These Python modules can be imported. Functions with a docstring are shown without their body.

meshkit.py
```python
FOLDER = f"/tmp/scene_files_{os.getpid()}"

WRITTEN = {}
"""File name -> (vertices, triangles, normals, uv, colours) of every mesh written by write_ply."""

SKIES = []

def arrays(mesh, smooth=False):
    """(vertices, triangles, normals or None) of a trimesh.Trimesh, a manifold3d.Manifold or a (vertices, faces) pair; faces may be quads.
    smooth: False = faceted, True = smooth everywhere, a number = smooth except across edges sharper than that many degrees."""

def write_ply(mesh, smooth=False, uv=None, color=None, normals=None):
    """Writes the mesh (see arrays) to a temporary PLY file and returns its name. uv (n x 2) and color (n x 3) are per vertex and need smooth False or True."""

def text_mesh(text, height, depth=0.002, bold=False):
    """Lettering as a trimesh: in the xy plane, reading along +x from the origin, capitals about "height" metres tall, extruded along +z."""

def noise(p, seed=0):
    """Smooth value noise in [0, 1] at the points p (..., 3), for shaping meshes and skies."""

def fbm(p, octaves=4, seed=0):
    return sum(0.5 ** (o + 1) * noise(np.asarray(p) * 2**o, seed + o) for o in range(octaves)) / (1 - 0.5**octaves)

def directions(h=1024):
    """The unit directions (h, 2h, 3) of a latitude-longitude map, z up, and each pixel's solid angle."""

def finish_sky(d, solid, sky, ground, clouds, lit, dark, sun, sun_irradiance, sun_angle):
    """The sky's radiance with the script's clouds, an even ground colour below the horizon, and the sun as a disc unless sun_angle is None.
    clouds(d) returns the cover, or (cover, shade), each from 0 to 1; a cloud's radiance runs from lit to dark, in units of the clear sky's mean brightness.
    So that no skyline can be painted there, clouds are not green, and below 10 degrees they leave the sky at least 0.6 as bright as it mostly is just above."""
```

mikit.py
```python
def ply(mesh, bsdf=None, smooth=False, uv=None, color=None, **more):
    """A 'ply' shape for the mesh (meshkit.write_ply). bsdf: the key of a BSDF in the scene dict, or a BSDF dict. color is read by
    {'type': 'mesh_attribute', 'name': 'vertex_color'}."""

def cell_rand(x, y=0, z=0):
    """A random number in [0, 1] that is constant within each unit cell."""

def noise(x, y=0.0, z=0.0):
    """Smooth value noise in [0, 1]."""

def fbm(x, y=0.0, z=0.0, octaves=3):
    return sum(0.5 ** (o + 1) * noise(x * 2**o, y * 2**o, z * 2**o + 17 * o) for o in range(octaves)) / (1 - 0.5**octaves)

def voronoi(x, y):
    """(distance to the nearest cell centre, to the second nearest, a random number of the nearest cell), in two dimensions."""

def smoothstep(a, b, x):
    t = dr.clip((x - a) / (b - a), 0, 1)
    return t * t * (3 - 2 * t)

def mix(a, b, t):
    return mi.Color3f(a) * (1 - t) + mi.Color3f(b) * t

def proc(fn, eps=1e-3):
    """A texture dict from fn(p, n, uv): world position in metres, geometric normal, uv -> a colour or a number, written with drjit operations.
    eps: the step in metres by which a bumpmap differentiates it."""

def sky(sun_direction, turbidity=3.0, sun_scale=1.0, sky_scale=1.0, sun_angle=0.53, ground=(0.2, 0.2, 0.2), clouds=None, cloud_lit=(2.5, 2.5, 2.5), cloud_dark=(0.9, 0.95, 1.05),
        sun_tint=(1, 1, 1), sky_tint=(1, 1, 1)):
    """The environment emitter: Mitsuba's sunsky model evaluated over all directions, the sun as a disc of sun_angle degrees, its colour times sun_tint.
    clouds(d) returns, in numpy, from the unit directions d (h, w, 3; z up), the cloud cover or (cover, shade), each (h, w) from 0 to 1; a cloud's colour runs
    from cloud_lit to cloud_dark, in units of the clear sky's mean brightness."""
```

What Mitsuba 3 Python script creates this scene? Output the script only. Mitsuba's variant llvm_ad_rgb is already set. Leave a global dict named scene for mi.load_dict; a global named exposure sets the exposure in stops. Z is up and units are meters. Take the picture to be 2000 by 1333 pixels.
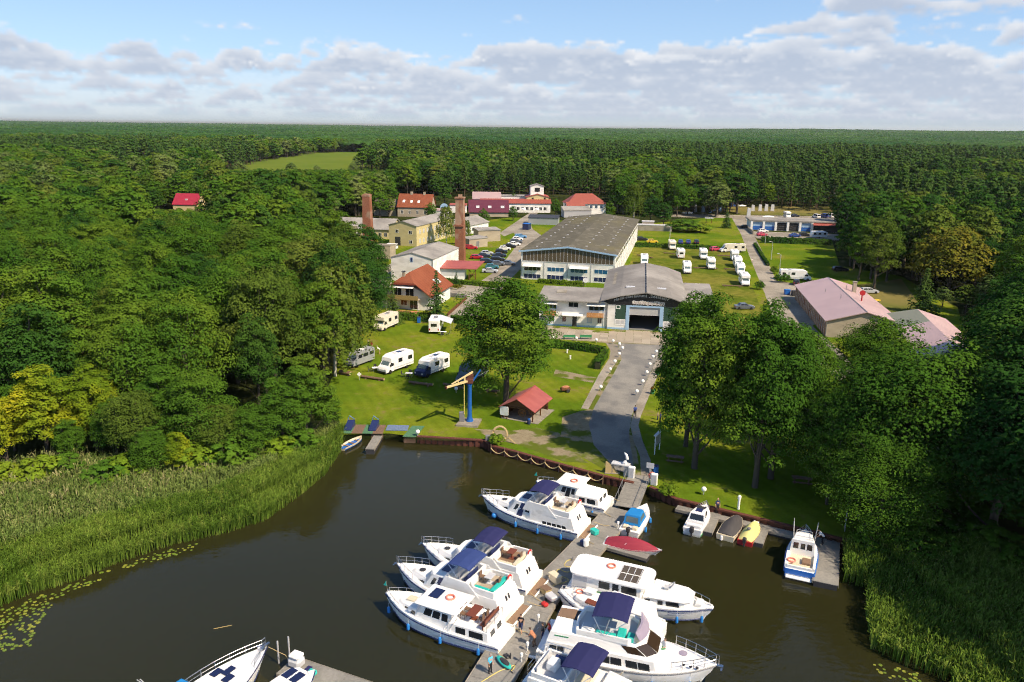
import math, random
import numpy as np
import trimesh, manifold3d
import drjit as dr
import mitsuba as mi
import shapely
from shapely.geometry import Polygon, LineString, Point, MultiPolygon
from shapely import affinity
import mikit, meshkit
from mikit import noise, fbm, cell_rand, voronoi, smoothstep, mix

T = mi.ScalarTransform4f
scene, labels = {}, {}

# ---------------------------------------------------------------- camera, sky, exposure
CAM_Z, PITCH, ROLL, FOV = 42.0, math.radians(15.27), math.radians(0.77), 66.0
FW = np.array([0, math.cos(PITCH), -math.sin(PITCH)])
U0 = np.array([0, math.sin(PITCH), math.cos(PITCH)])
RT = math.cos(ROLL) * np.array([1.0, 0, 0]) + math.sin(ROLL) * U0
UP = math.cos(ROLL) * U0 - math.sin(ROLL) * np.array([1.0, 0, 0])
CAM = np.array([0, 0, CAM_Z])
scene['camera'] = {'type': 'perspective', 'fov': FOV, 'fov_axis': 'x', 'near_clip': 1.0, 'far_clip': 20000.0,
                   'to_world': T().look_at(origin=CAM.tolist(), target=(CAM + FW).tolist(), up=UP.tolist())}
SUN = np.array([0.78, -0.63, 1.07])
exposure = 2.15


def clouds(d):
    """Rows of flat-bottomed fair-weather cumulus: low rows are far off and squeezed together, high ones near and large."""
    elev = np.degrees(np.arcsin(np.clip(d[..., 2], -1, 1)))
    cover, shade = np.zeros_like(elev), np.full_like(elev, 0.5)
    rows = [(28.0, 7.0, 30), (22.0, 6.0, 24), (17.0, 5.0, 18), (13.0, 3.6, 14), (10.0, 2.9, 10), (8.3, 2.3, 8), (7.0, 2.0, 7), (5.9, 1.75, 6), (5.1, 1.5, 5), (4.35, 1.5, 4.6), (3.8, 1.4, 4.2),
            (3.3, 1.25, 3.6), (2.8, 1.15, 3.3), (2.3, 1.0, 2.9), (1.85, 0.9, 2.6), (1.4, 0.75, 2.2), (1.0, 0.6, 1.8), (0.6, 0.45, 1.5)]
    for k, (base, amp, size) in enumerate(rows):
        on = np.nonzero((elev[:, 0] > base - 0.4 * amp) & (elev[:, 0] < base + 2.3 * amp))[0]
        if not len(on):
            continue
        w = slice(on[0], on[-1] + 1)
        el, dd = elev[w], d[w]
        h = np.hypot(dd[..., 0], dd[..., 1]) + 1e-6
        cx, cy = dd[..., 0] / h * 57.3, dd[..., 1] / h * 57.3
        thick = 0.5 + 0.5 * (cx / 57.3 * 0.80 + cy / 57.3 * 0.25)  # the bank is thicker towards one side

        def f(sx, sy, oct_, seed):
            return meshkit.fbm(np.stack([cx / sx, cy / sx + 40 * seed, el / sy], -1), oct_, seed)

        e = el - base
        along = meshkit.fbm(np.stack([cx[:1] / size, cy[:1] / size, np.full_like(el[:1], 5.1 * k)], -1), 3, 21 + k)
        puff = f(size * 0.28, amp * 0.50, 4, 50 + k) - 0.5
        fine = f(size * 0.09, amp * 0.16, 3, 80 + k) - 0.5
        t = np.clip(thick * 2.1 - 1.46 - 0.012 * np.clip(base - 5.0, 0, 30), -0.8, 0.25) if base > 4.0 else np.clip(thick * 1.2 - 0.20, -0.15, 0.6)
        top = amp * np.clip((along - 0.52 + 0.42 * t) * 4.2, -1, 1.25)
        edge = (top + amp * (puff * 1.1 + fine * 0.45) - np.maximum(e, 0)) / amp
        low = (e + amp * 0.14 * (1 + 4.0 * fine + 1.5 * puff)) / (amp * 0.28)
        c = np.clip(edge / 0.26, 0, 1) * np.clip(low, 0, 1) * (along > 0.30)
        c = c * c * (3 - 2 * c)
        rel = np.clip(edge / 0.75, 0, 1)
        s = np.clip(0.0 + 1.0 * rel ** 0.8 - 1.3 * puff - 0.9 * fine + 0.10 * np.clip((base - 3) / 5, 0, 1), 0, 1)
        # nearer (higher) rows are drawn first here, so farther ones only fill what is still clear
        shade[w] = np.where(cover[w] + c > 1e-3, (shade[w] * cover[w] + s * c * (1 - cover[w])) / np.maximum(cover[w] + c * (1 - cover[w]), 1e-3), s)
        cover[w] = cover[w] + c * (1 - cover[w])
    haze = np.clip((4.2 - elev) / 4.2, 0, 1)
    shade = shade * (1 - 0.6 * haze) + 0.6 * haze * 0.7
    return np.clip(np.maximum(cover * 0.95, 0.75 * haze ** 0.8), 0, 1), shade


scene['sky_light'] = mikit.sky(SUN.tolist(), turbidity=3.0, clouds=clouds, cloud_lit=(2.25, 2.28, 2.34), cloud_dark=(1.26, 1.44, 1.76))


# ---------------------------------------------------------------- helpers
def G(px, py, z=0.9):
    """The point at height z seen at a pixel of the photograph: how places in it were surveyed."""
    d = FW + RT * ((px - 1000) / 1539.87) - UP * ((py - 666.5) / 1539.87)
    return CAM + d * ((z - CAM_Z) / d[2])


def g2(px, py, z=0.9):
    return G(px, py, z)[:2]


def lin(c):
    """sRGB 0-255 to linear."""
    c = np.asarray(c, float) / 255
    return np.where(c <= 0.04045, c / 12.92, ((c + 0.055) / 1.055) ** 2.4).tolist()


def col(c):
    return {'type': 'rgb', 'value': [float(x) for x in c]}


def mat(key, c, rough=0.5, metallic=0.0, spec=0.5, **more):
    """A plain material; c is linear RGB or a procedural texture."""
    scene[key] = {'type': 'twosided', 'b': {'type': 'principled', 'base_color': c if isinstance(c, dict) else col(c), 'roughness': rough,
                                            'metallic': metallic, 'specular': spec, **more}}
    return key


def matte(key, c):
    scene[key] = {'type': 'twosided', 'b': {'type': 'diffuse', 'reflectance': c if isinstance(c, dict) else col(c)}}
    return key


def uniq(name):
    if name not in scene and name not in labels and not any_prefix(name):
        USED.add(name)
        return name
    k = COUNT.get(name, 0)
    while True:
        k += 1
        n = f'{name}_{k:03d}'
        if n not in USED:
            COUNT[name] = k
            USED.add(n)
            return n


USED, COUNT = set(), {}


def any_prefix(n):
    return n in USED


def thing(name, label, cat, group=None, kind=None):
    key = uniq(name)
    labels[key] = {'label': label, 'category': cat}
    if group:
        labels[key]['group'] = group
    if kind:
        labels[key]['kind'] = kind
    return key


def tri(mesh):
    if hasattr(mesh, 'to_mesh'):
        m = mesh.to_mesh()
        return np.array(m.vert_properties[:, :3]), np.array(m.tri_verts)
    if isinstance(mesh, tuple):
        return np.asarray(mesh[0], float), np.asarray(mesh[1], int)
    return np.array(mesh.vertices), np.array(mesh.faces)


def put(key, mesh, m, smooth=False, tw=None, **more):
    """One entry of the scene from a mesh or a ready ply dict."""
    d = dict(mesh) if isinstance(mesh, dict) else mikit.ply(tri(mesh), None, smooth, **more)
    d['bsdf'] = {'type': 'ref', 'id': m}
    if tw is not None:
        d['to_world'] = tw
    scene[key] = d
    return key


def part(parent, name, mesh, m, smooth=False, tw=None, label=None):
    key = uniq(parent + '__' + name)
    if label:
        labels[key] = {'label': label}
    return put(key, mesh, m, smooth, tw)


def struct(name, mesh, m, label=None, kind='structure', **k):
    key = uniq(name)
    labels[key] = {'label': label or name.replace('_', ' '), 'category': name.replace('_', ' '), 'kind': kind}
    return put(key, mesh, m, **k)


def cat(*ms):
    vs, fs, n = [], [], 0
    for m in ms:
        v, f = tri(m)
        vs.append(v)
        fs.append(f + n)
        n += len(v)
    return np.vstack(vs), np.vstack(fs)


BOXF = np.array([[0, 2, 1], [0, 3, 2], [4, 5, 6], [4, 6, 7], [0, 1, 5], [0, 5, 4], [1, 2, 6], [1, 6, 5], [2, 3, 7], [2, 7, 6], [3, 0, 4], [3, 4, 7]])


def hexa(b, t):
    """A solid between two quads given corner by corner (counter-clockwise seen from above)."""
    return np.vstack([np.asarray(b, float), np.asarray(t, float)]), BOXF


def box(x0, x1, y0, y1, z0, z1, taper=0.0):
    q = taper
    return hexa([(x0, y0, z0), (x1, y0, z0), (x1, y1, z0), (x0, y1, z0)], [(x0 + q, y0 + q, z1), (x1 - q, y0 + q, z1), (x1 - q, y1 - q, z1), (x0 + q, y1 - q, z1)])


def rbox(x0, x1, y0, y1, z0, z1, r=0.05):
    """A box with chamfered edges."""
    m = manifold3d.Manifold.hull_points(np.array([(x + a * r * (k != 0), y + b * r * (k != 1), z + c * r * (k != 2)) for x, a in ((x0, 1), (x1, -1)) for y, b in ((y0, 1), (y1, -1))
                                                   for z, c in ((z0, 1), (z1, -1)) for k in range(3)], dtype=float))
    return tri(m)


def prism(poly, z0, z1):
    """A plan polygon (list of points or shapely) raised from z0 to z1."""
    p = poly if hasattr(poly, 'geoms') or hasattr(poly, 'exterior') else Polygon(poly)
    out = []
    for q in getattr(p, 'geoms', [p]):
        if q.area < 1e-9:
            continue
        m = trimesh.creation.extrude_polygon(q, z1 - z0, engine='earcut')
        m.apply_translation([0, 0, z0])
        out.append(m)
    return cat(*out)


def sheet(poly, z):
    p = poly if hasattr(poly, 'geoms') or hasattr(poly, 'exterior') else Polygon(poly)
    out = []
    for q in getattr(p, 'geoms', [p]):
        v, f = trimesh.creation.triangulate_polygon(q, engine='earcut')
        a, b, c = v[f[:, 0]], v[f[:, 1]], v[f[:, 2]]
        s = (b[:, 0] - a[:, 0]) * (c[:, 1] - a[:, 1]) - (b[:, 1] - a[:, 1]) * (c[:, 0] - a[:, 0])
        f = np.where(s[:, None] < 0, f[:, ::-1], f)
        out.append((np.column_stack([v, np.full(len(v), z)]), f))
    return cat(*out)


def tube(pts, r, sides=6, closed=False):
    p = np.asarray(pts, float)
    n = len(p)
    rr = np.broadcast_to(np.asarray(r, float), (n,))
    t = np.gradient(p, axis=0) if not closed else np.roll(p, -1, 0) - np.roll(p, 1, 0)
    t /= np.linalg.norm(t, axis=1, keepdims=True) + 1e-12
    ref = np.where(np.abs(t[:, 2:]) < 0.9, [0, 0, 1.0], [1.0, 0, 0])
    a = np.cross(t, ref)
    a /= np.linalg.norm(a, axis=1, keepdims=True)
    b = np.cross(t, a)
    an = np.arange(sides) * 2 * np.pi / sides
    v = (p[:, None] + rr[:, None, None] * (np.cos(an)[None, :, None] * a[:, None] + np.sin(an)[None, :, None] * b[:, None])).reshape(-1, 3)
    f = []
    for i in range(n if closed else n - 1):
        j = (i + 1) % n
        for k in range(sides):
            l = (k + 1) % sides
            f += [[i * sides + k, j * sides + k, j * sides + l], [i * sides + k, j * sides + l, i * sides + l]]
    if not closed:
        for k in range(1, sides - 1):
            f += [[0, k, k + 1], [(n - 1) * sides, (n - 1) * sides + k + 1, (n - 1) * sides + k]]
    return v, np.array(f)


def lathe(prof, sides=12):
    """Profile [(r, z), ...] turned about the z axis."""
    an = np.arange(sides) * 2 * np.pi / sides
    v, f = [], []
    for r, z in prof:
        v += [(r * math.cos(a), r * math.sin(a), z) for a in an]
    for i in range(len(prof) - 1):
        for k in range(sides):
            l = (k + 1) % sides
            f += [[i * sides + k, i * sides + l, (i + 1) * sides + l], [i * sides + k, (i + 1) * sides + l, (i + 1) * sides + k]]
    n = len(v)
    v += [(0, 0, prof[0][1]), (0, 0, prof[-1][1])]
    for k in range(sides):
        l = (k + 1) % sides
        f += [[n, l, k], [n + 1, (len(prof) - 1) * sides + k, (len(prof) - 1) * sides + l]]
    return np.array(v, float), np.array(f)


def sphere(c, r, sub=2):
    m = trimesh.creation.icosphere(subdivisions=sub, radius=1.0)
    return np.array(m.vertices) * np.broadcast_to(r, 3) + np.asarray(c, float), np.array(m.faces)


def loft(rings, cap=True, close=True):
    """Rings of equally many points joined in order."""
    R = [np.asarray(r, float) for r in rings]
    n = len(R[0])
    f = []
    for i in range(len(R) - 1):
        for k in range(n if close else n - 1):
            l = (k + 1) % n
            f += [[i * n + k, i * n + l, (i + 1) * n + l], [i * n + k, (i + 1) * n + l, (i + 1) * n + k]]
    v = np.vstack(R)
    if cap and close:
        for base, rev in ((0, True), ((len(R) - 1) * n, False)):
            c = len(v)
            v = np.vstack([v, R[0 if rev else -1].mean(0)])
            for k in range(n):
                l = (k + 1) % n
                f.append([c, base + l, base + k] if rev else [c, base + k, base + l])
    return v, np.array(f)


def pane(p00, p10, p01, p11, u0, u1, v0, v1, out=0.02, deep=0.03):
    """A thin solid on a four-cornered face (p00 to p10 along, p00 to p01 up), standing "out" proud of it; used for windows, doors and trim."""
    p00, p10, p01, p11 = (np.asarray(p, float) for p in (p00, p10, p01, p11))

    def at(u, v):
        return (1 - v) * ((1 - u) * p00 + u * p10) + v * ((1 - u) * p01 + u * p11)

    q = [at(u0, v0), at(u1, v0), at(u1, v1), at(u0, v1)]
    n = np.cross(q[1] - q[0], q[3] - q[0])
    n /= np.linalg.norm(n)
    return hexa([x - n * deep for x in q], [x + n * out for x in q])


def mv(m, x=0, y=0, z=0, rz=0, s=1.0):
    v, f = tri(m)
    c, si = math.cos(math.radians(rz)), math.sin(math.radians(rz))
    v = v * s
    return np.column_stack([v[:, 0] * c - v[:, 1] * si + x, v[:, 0] * si + v[:, 1] * c + y, v[:, 2] + z]), f


def frame(x, y, z=0.0, rz=0.0, s=1.0):
    return T().translate([float(x), float(y), float(z)]).rotate([0, 0, 1], float(rz)).scale(float(s))


def heading(a, b):
    return math.degrees(math.atan2(b[1] - a[1], b[0] - a[0]))
# ---------------------------------------------------------------- materials of the setting
def P3(p, s=1.0):
    return p.x * s, p.y * s, p.z * s


def f_floor(p, n, uv):
    a = fbm(p.x * 0.25, p.y * 0.25, 0.0, 4)
    return mix((0.018, 0.026, 0.008), (0.045, 0.055, 0.016), smoothstep(0.3, 0.7, a))


def f_lawn(p, n, uv):
    a = fbm(p.x * 0.10, p.y * 0.10, 3.0, 4)
    b = fbm(p.x * 0.9, p.y * 0.9, 9.0, 3)
    c = noise(p.x * 5.0, p.y * 5.0, 1.0)
    g = mix((0.090, 0.152, 0.010), (0.160, 0.195, 0.016), smoothstep(0.35, 0.68, a))
    g = mix(g, (0.17, 0.15, 0.045), smoothstep(0.60, 0.80, b * 0.55 + a * 0.5))
    row = dr.sin((p.x * 0.93 + p.y * 0.37) * 3.6 + 1.5 * a)
    return g * (0.78 + 0.28 * b + 0.16 * c + 0.05 * row)


def f_dirt(p, n, uv):
    a = fbm(p.x * 0.45, p.y * 0.45, 1.0, 4)
    b = fbm(p.x * 3.0, p.y * 3.0, 5.0, 3)
    g = mix((0.20, 0.165, 0.10), (0.30, 0.26, 0.18), b)
    return mix(g, (0.10, 0.13, 0.02), smoothstep(0.42, 0.62, a))


def f_asphalt(p, n, uv):
    a = fbm(p.x * 0.35, p.y * 0.35, 2.0, 4)
    b = noise(p.x * 9.0, p.y * 9.0, 0.0)
    return mix((0.19, 0.188, 0.182), (0.275, 0.265, 0.24), smoothstep(0.3, 0.72, a)) * (0.86 + 0.22 * b)


def f_concrete(p, n, uv):
    a = fbm(p.x * 0.6, p.y * 0.6, p.z * 0.6, 4)
    b = noise(p.x * 6.0, p.y * 6.0, p.z * 6.0)
    return mix((0.25, 0.225, 0.185), (0.37, 0.34, 0.285), smoothstep(0.28, 0.72, a)) * (0.88 + 0.2 * b)


def f_road(p, n, uv):
    a = fbm(p.x * 0.22, p.y * 0.22, 8.0, 4)
    b = noise(p.x * 4.0, p.y * 4.0, 0.0)
    return mix((0.25, 0.225, 0.185), (0.34, 0.31, 0.26), smoothstep(0.3, 0.7, a)) * (0.85 + 0.25 * b)


def f_field(p, n, uv):
    a = fbm(p.x * 0.02, p.y * 0.02, 4.0, 4)
    return mix((0.085, 0.15, 0.02), (0.15, 0.18, 0.03), a)


def f_meadow(p, n, uv):
    a = fbm(p.x * 0.05, p.y * 0.05, 4.0, 4)
    return mix((0.10, 0.12, 0.025), (0.19, 0.165, 0.055), smoothstep(0.3, 0.7, a))


for k, f in (('m_floor', f_floor), ('m_lawn', f_lawn), ('m_dirt', f_dirt), ('m_asphalt', f_asphalt), ('m_concrete', f_concrete), ('m_road', f_road), ('m_field', f_field), ('m_meadow', f_meadow)):
    matte(k, mikit.proc(f))


def f_ripple(p, n, uv):
    gust = smoothstep(0.35, 0.7, fbm(p.x * 0.05, p.y * 0.05, 2.0, 3))
    w = fbm(p.x * 1.5 + p.y * 0.7, p.y * 2.6 - p.x * 0.6, 0.0, 3)
    return w * (0.35 + 0.65 * gust)


def f_water(p, n, uv):
    a = fbm(p.x * 0.045, p.y * 0.045, 6.0, 3)
    return mix((0.0180, 0.0185, 0.0065), (0.027, 0.026, 0.0085), a)


scene['m_water'] = {'type': 'bumpmap', 'arbitrary': mikit.proc(f_ripple, eps=0.05), 'scale': 0.022,
                    'b': {'type': 'principled', 'base_color': mikit.proc(f_water), 'roughness': 0.035, 'eta': 1.33}}

# ---------------------------------------------------------------- land and water
shore = [(-60, 1195), (60, 1120), (200, 1075), (330, 1030), (440, 1005), (540, 960), (610, 915), (655, 868), (672, 848), (760, 846), (815, 853), (947, 861), (962, 872),
         (1000, 881), (1100, 909), (1180, 931), (1270, 952), (1320, 975), (1420, 999), (1500, 1018), (1590, 1040), (1655, 1057), (1740, 1100), (1850, 1200), (1960, 1310), (2060, 1440)]
SHORE = [tuple(g2(*p)) for p in shore]
land_poly = Polygon(SHORE + [(60, 20), (120, -80), (3000, -80), (16000, 6000), (16000, 17000), (-16000, 17000), (-16000, 6000), (-2500, -60), (-100, 40)])
land_poly = land_poly if land_poly.is_valid else land_poly.buffer(0)
struct('land', prism(land_poly, -1.5, 0.9), 'm_floor', 'wooded flat land behind the marina')
struct('water', sheet([(-400, -120), (400, -120), (400, 260), (-400, 260)], 0.0), 'm_water', 'dark brown river basin of the marina')


def gsheet(name, pts, m, level, label, kind='structure'):
    p = Polygon([tuple(g2(*q)) for q in pts]).buffer(0)
    struct(name, sheet(p, 0.9 + 0.006 * level), m, label)
    return p


lawn_px = [(640, 760), (672, 849), (760, 847), (815, 854), (947, 862), (962, 873), (1100, 910), (1180, 932), (1270, 953), (1320, 976), (1500, 1019), (1655, 1058), (1760, 1000), (1990, 960), (2050, 800),
           (1900, 700), (1870, 600), (1760, 540), (1640, 520), (1625, 470), (1480, 470), (1440, 420), (1240, 440), (1000, 425), (860, 440), (720, 470), (700, 600)]
gsheet('lawn', lawn_px, 'm_lawn', 1, 'mown green lawn of the campsite and park')
# ---------------------------------------------------------------- materials of buildings and things
def f_white(p, n, uv):
    a = fbm(p.x * 0.5, p.y * 0.5, p.z * 0.9, 3)
    b = fbm(p.x * 1.7, p.y * 1.7, p.z * 0.35, 3)
    return mix((0.68, 0.67, 0.64), (0.84, 0.835, 0.81), smoothstep(0.25, 0.6, a)) * (0.90 + 0.14 * b)


def f_cream(p, n, uv):
    a = fbm(p.x * 0.5, p.y * 0.5, p.z * 0.8, 3)
    return mix((0.56, 0.47, 0.24), (0.66, 0.57, 0.31), a) * 0.95


def f_beige(p, n, uv):
    a = fbm(p.x * 0.6, p.y * 0.6, p.z * 0.9, 4)
    return mix((0.33, 0.28, 0.21), (0.47, 0.41, 0.32), a)


def f_brick(p, n, uv):
    u = dr.select(dr.abs(n.x) > dr.abs(n.y), p.y, p.x)
    row = dr.floor(p.z / 0.09)
    q = u / 0.26 + 0.5 * (row - 2 * dr.floor(row / 2))
    c = cell_rand(q, row, 3)
    a = fbm(p.x * 0.4, p.y * 0.4, p.z * 0.35, 4)
    g = mix((0.20, 0.075, 0.045), (0.34, 0.155, 0.10), c * 0.55 + a * 0.5)
    return mix(g, (0.36, 0.27, 0.20), smoothstep(0.60, 0.82, a))


def f_brick_pale(p, n, uv):
    g = f_brick(p, n, uv)
    a = fbm(p.x * 0.9, p.y * 0.9, p.z * 0.30, 4)
    return mix(g, (0.40, 0.29, 0.21), smoothstep(0.30, 0.62, a) * 0.75)


def f_roof_grey(p, n, uv):
    a = fbm(p.x * 0.16, p.y * 0.16, p.z * 0.2, 4)
    b = fbm(p.x * 1.1, p.y * 1.1, p.z * 1.1, 3)
    return mix((0.22, 0.21, 0.20), (0.33, 0.315, 0.295), smoothstep(0.25, 0.7, a)) * (0.84 + 0.3 * b)


def f_roof_moss(p, n, uv):
    a = fbm(p.x * 0.09, p.y * 0.05, 1.0, 4)
    b = fbm(p.x * 0.7, p.y * 0.35, 5.0, 4)
    g = mix((0.105, 0.10, 0.082), (0.145, 0.138, 0.11), b)
    g = mix(g, (0.165, 0.15, 0.08), smoothstep(0.5, 0.75, a) * 0.6)
    return mix(g, (0.20, 0.19, 0.165), 0.5 * smoothstep(0.70, 0.85, noise(p.x * 0.55, p.y * 0.40, 2.0)))


def f_tile(p, n, uv):
    a = fbm(p.x * 0.5, p.y * 0.5, p.z * 0.5, 3)
    r = p.z / 0.22
    row = r - dr.floor(r)
    return mix((0.20, 0.062, 0.036), (0.27, 0.095, 0.055), a) * (0.80 + 0.25 * smoothstep(0.0, 0.35, row))


def f_pink(p, n, uv):
    a = fbm(p.x * 0.25, p.y * 0.25, 3.0, 4)
    return mix((0.36, 0.25, 0.25), (0.43, 0.31, 0.305), a)


def f_sheet_red(p, n, uv):
    a = fbm(p.x * 0.9, p.y * 0.9, 3.0, 3)
    return mix((0.27, 0.068, 0.058), (0.34, 0.095, 0.08), a)


def f_wood(p, n, uv):
    a = fbm(p.x * 2.2, p.y * 2.2, p.z * 2.2, 3)
    return mix((0.09, 0.045, 0.024), (0.19, 0.095, 0.05), a)


for k, f in (('m_white', f_white), ('m_cream', f_cream), ('m_beige', f_beige), ('m_brick', f_brick), ('m_brick_pale', f_brick_pale), ('m_roof_grey', f_roof_grey), ('m_roof_moss', f_roof_moss),
             ('m_tile', f_tile), ('m_wood', f_wood)):
    matte(k, mikit.proc(f))
mat('m_pink', mikit.proc(f_pink), 0.45)
mat('m_sheet_red', mikit.proc(f_sheet_red), 0.45)
mat('m_maroon', (0.11, 0.025, 0.045), 0.4)
mat('m_red_far', (0.27, 0.065, 0.045), 0.6)
mat('m_glass', (0.015, 0.018, 0.022), 0.08, spec=0.7)
mat('m_glass_blue', (0.02, 0.10, 0.22), 0.15, spec=0.6)
mat('m_glass_brown', (0.085, 0.066, 0.045), 0.3)
mat('m_black', (0.012, 0.012, 0.015), 0.5)
mat('m_dark', (0.035, 0.035, 0.04), 0.55)
mat('m_grey', (0.18, 0.18, 0.19), 0.5)
mat('m_lightgrey', (0.42, 0.42, 0.43), 0.5)
mat('m_paint_white', (0.80, 0.80, 0.79), 0.35)
mat('m_lamp_white', (0.85, 0.85, 0.83), 0.3)


def f_gel(p, n, uv):
    a = fbm(p.x * 1.3, p.y * 1.3, p.z * 1.3, 3)
    st = noise(p.x * 4.0 + p.y * 3.0, p.y * 2.0, p.z * 0.5)
    g = mix((0.80, 0.80, 0.785), (0.66, 0.65, 0.61), smoothstep(0.55, 0.8, a) * 0.7 + smoothstep(0.72, 0.9, st) * 0.3)
    return mix(g, (0.40, 0.38, 0.30), smoothstep(0.34, 0.05, p.z) * 0.55)


mat('m_gel', mikit.proc(f_gel), 0.22)
mat('m_gel_grey', (0.50, 0.51, 0.53), 0.4)
mat('m_cream_gel', (0.62, 0.55, 0.40), 0.4)
mat('m_lightblue', (0.30, 0.46, 0.66), 0.5)
mat('m_blue', (0.015, 0.11, 0.42), 0.4)
mat('m_blue_bright', (0.01, 0.22, 0.62), 0.45)
mat('m_fender', (0.03, 0.22, 0.60), 0.4)
mat('m_navy', (0.014, 0.016, 0.085), 0.85)
mat('m_navy_gloss', (0.02, 0.03, 0.10), 0.3)
mat('m_green_dark', (0.022, 0.062, 0.040), 0.6)
mat('m_green', (0.05, 0.22, 0.10), 0.5)
mat('m_teal', (0.02, 0.42, 0.36), 0.6)
mat('m_teak', (0.21, 0.135, 0.085), 0.7)
mat('m_mahogany', (0.16, 0.045, 0.02), 0.4)
mat('m_orange_wood', (0.46, 0.21, 0.055), 0.6)
mat('m_balcony', (0.33, 0.25, 0.10), 0.6)
mat('m_steel', (0.62, 0.62, 0.64), 0.25, metallic=1.0)
mat('m_alu', (0.40, 0.41, 0.42), 0.45, metallic=0.6)
mat('m_red', (0.42, 0.02, 0.025), 0.45)
mat('m_ring', (0.72, 0.22, 0.16), 0.6)
mat('m_yellow', (0.62, 0.50, 0.14), 0.5)
mat('m_yellow_strong', (0.70, 0.45, 0.02), 0.5)
mat('m_cover_red', (0.27, 0.022, 0.045), 0.75)
mat('m_cover_dark', (0.055, 0.052, 0.055), 0.75)
mat('m_cover_yellow', (0.62, 0.58, 0.22), 0.75)
mat('m_canopy_blue', (0.01, 0.19, 0.50), 0.7)
mat('m_rust', (0.105, 0.035, 0.022), 0.8)
mat('m_rope', (0.42, 0.32, 0.16), 0.9)
mat('m_tyre', (0.012, 0.012, 0.012), 0.85)
mat('m_solar', (0.012, 0.018, 0.065), 0.2)
mat('m_silver', (0.38, 0.40, 0.43), 0.3, metallic=0.3)
mat('m_skin', (0.50, 0.29, 0.20), 0.6)
mat('m_hair', (0.06, 0.04, 0.025), 0.8)
mat('m_hair_grey', (0.30, 0.28, 0.26), 0.8)
mat('m_cloth_black', (0.014, 0.014, 0.018), 0.9)
mat('m_cloth_navy', (0.02, 0.03, 0.09), 0.9)
mat('m_cloth_white', (0.74, 0.74, 0.74), 0.9)
mat('m_cloth_blue', (0.10, 0.46, 0.66), 0.9)
mat('m_cloth_red', (0.50, 0.03, 0.03), 0.9)
mat('m_cloth_khaki', (0.30, 0.26, 0.17), 0.9)
mat('m_terracotta', (0.40, 0.17, 0.09), 0.8)
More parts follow.
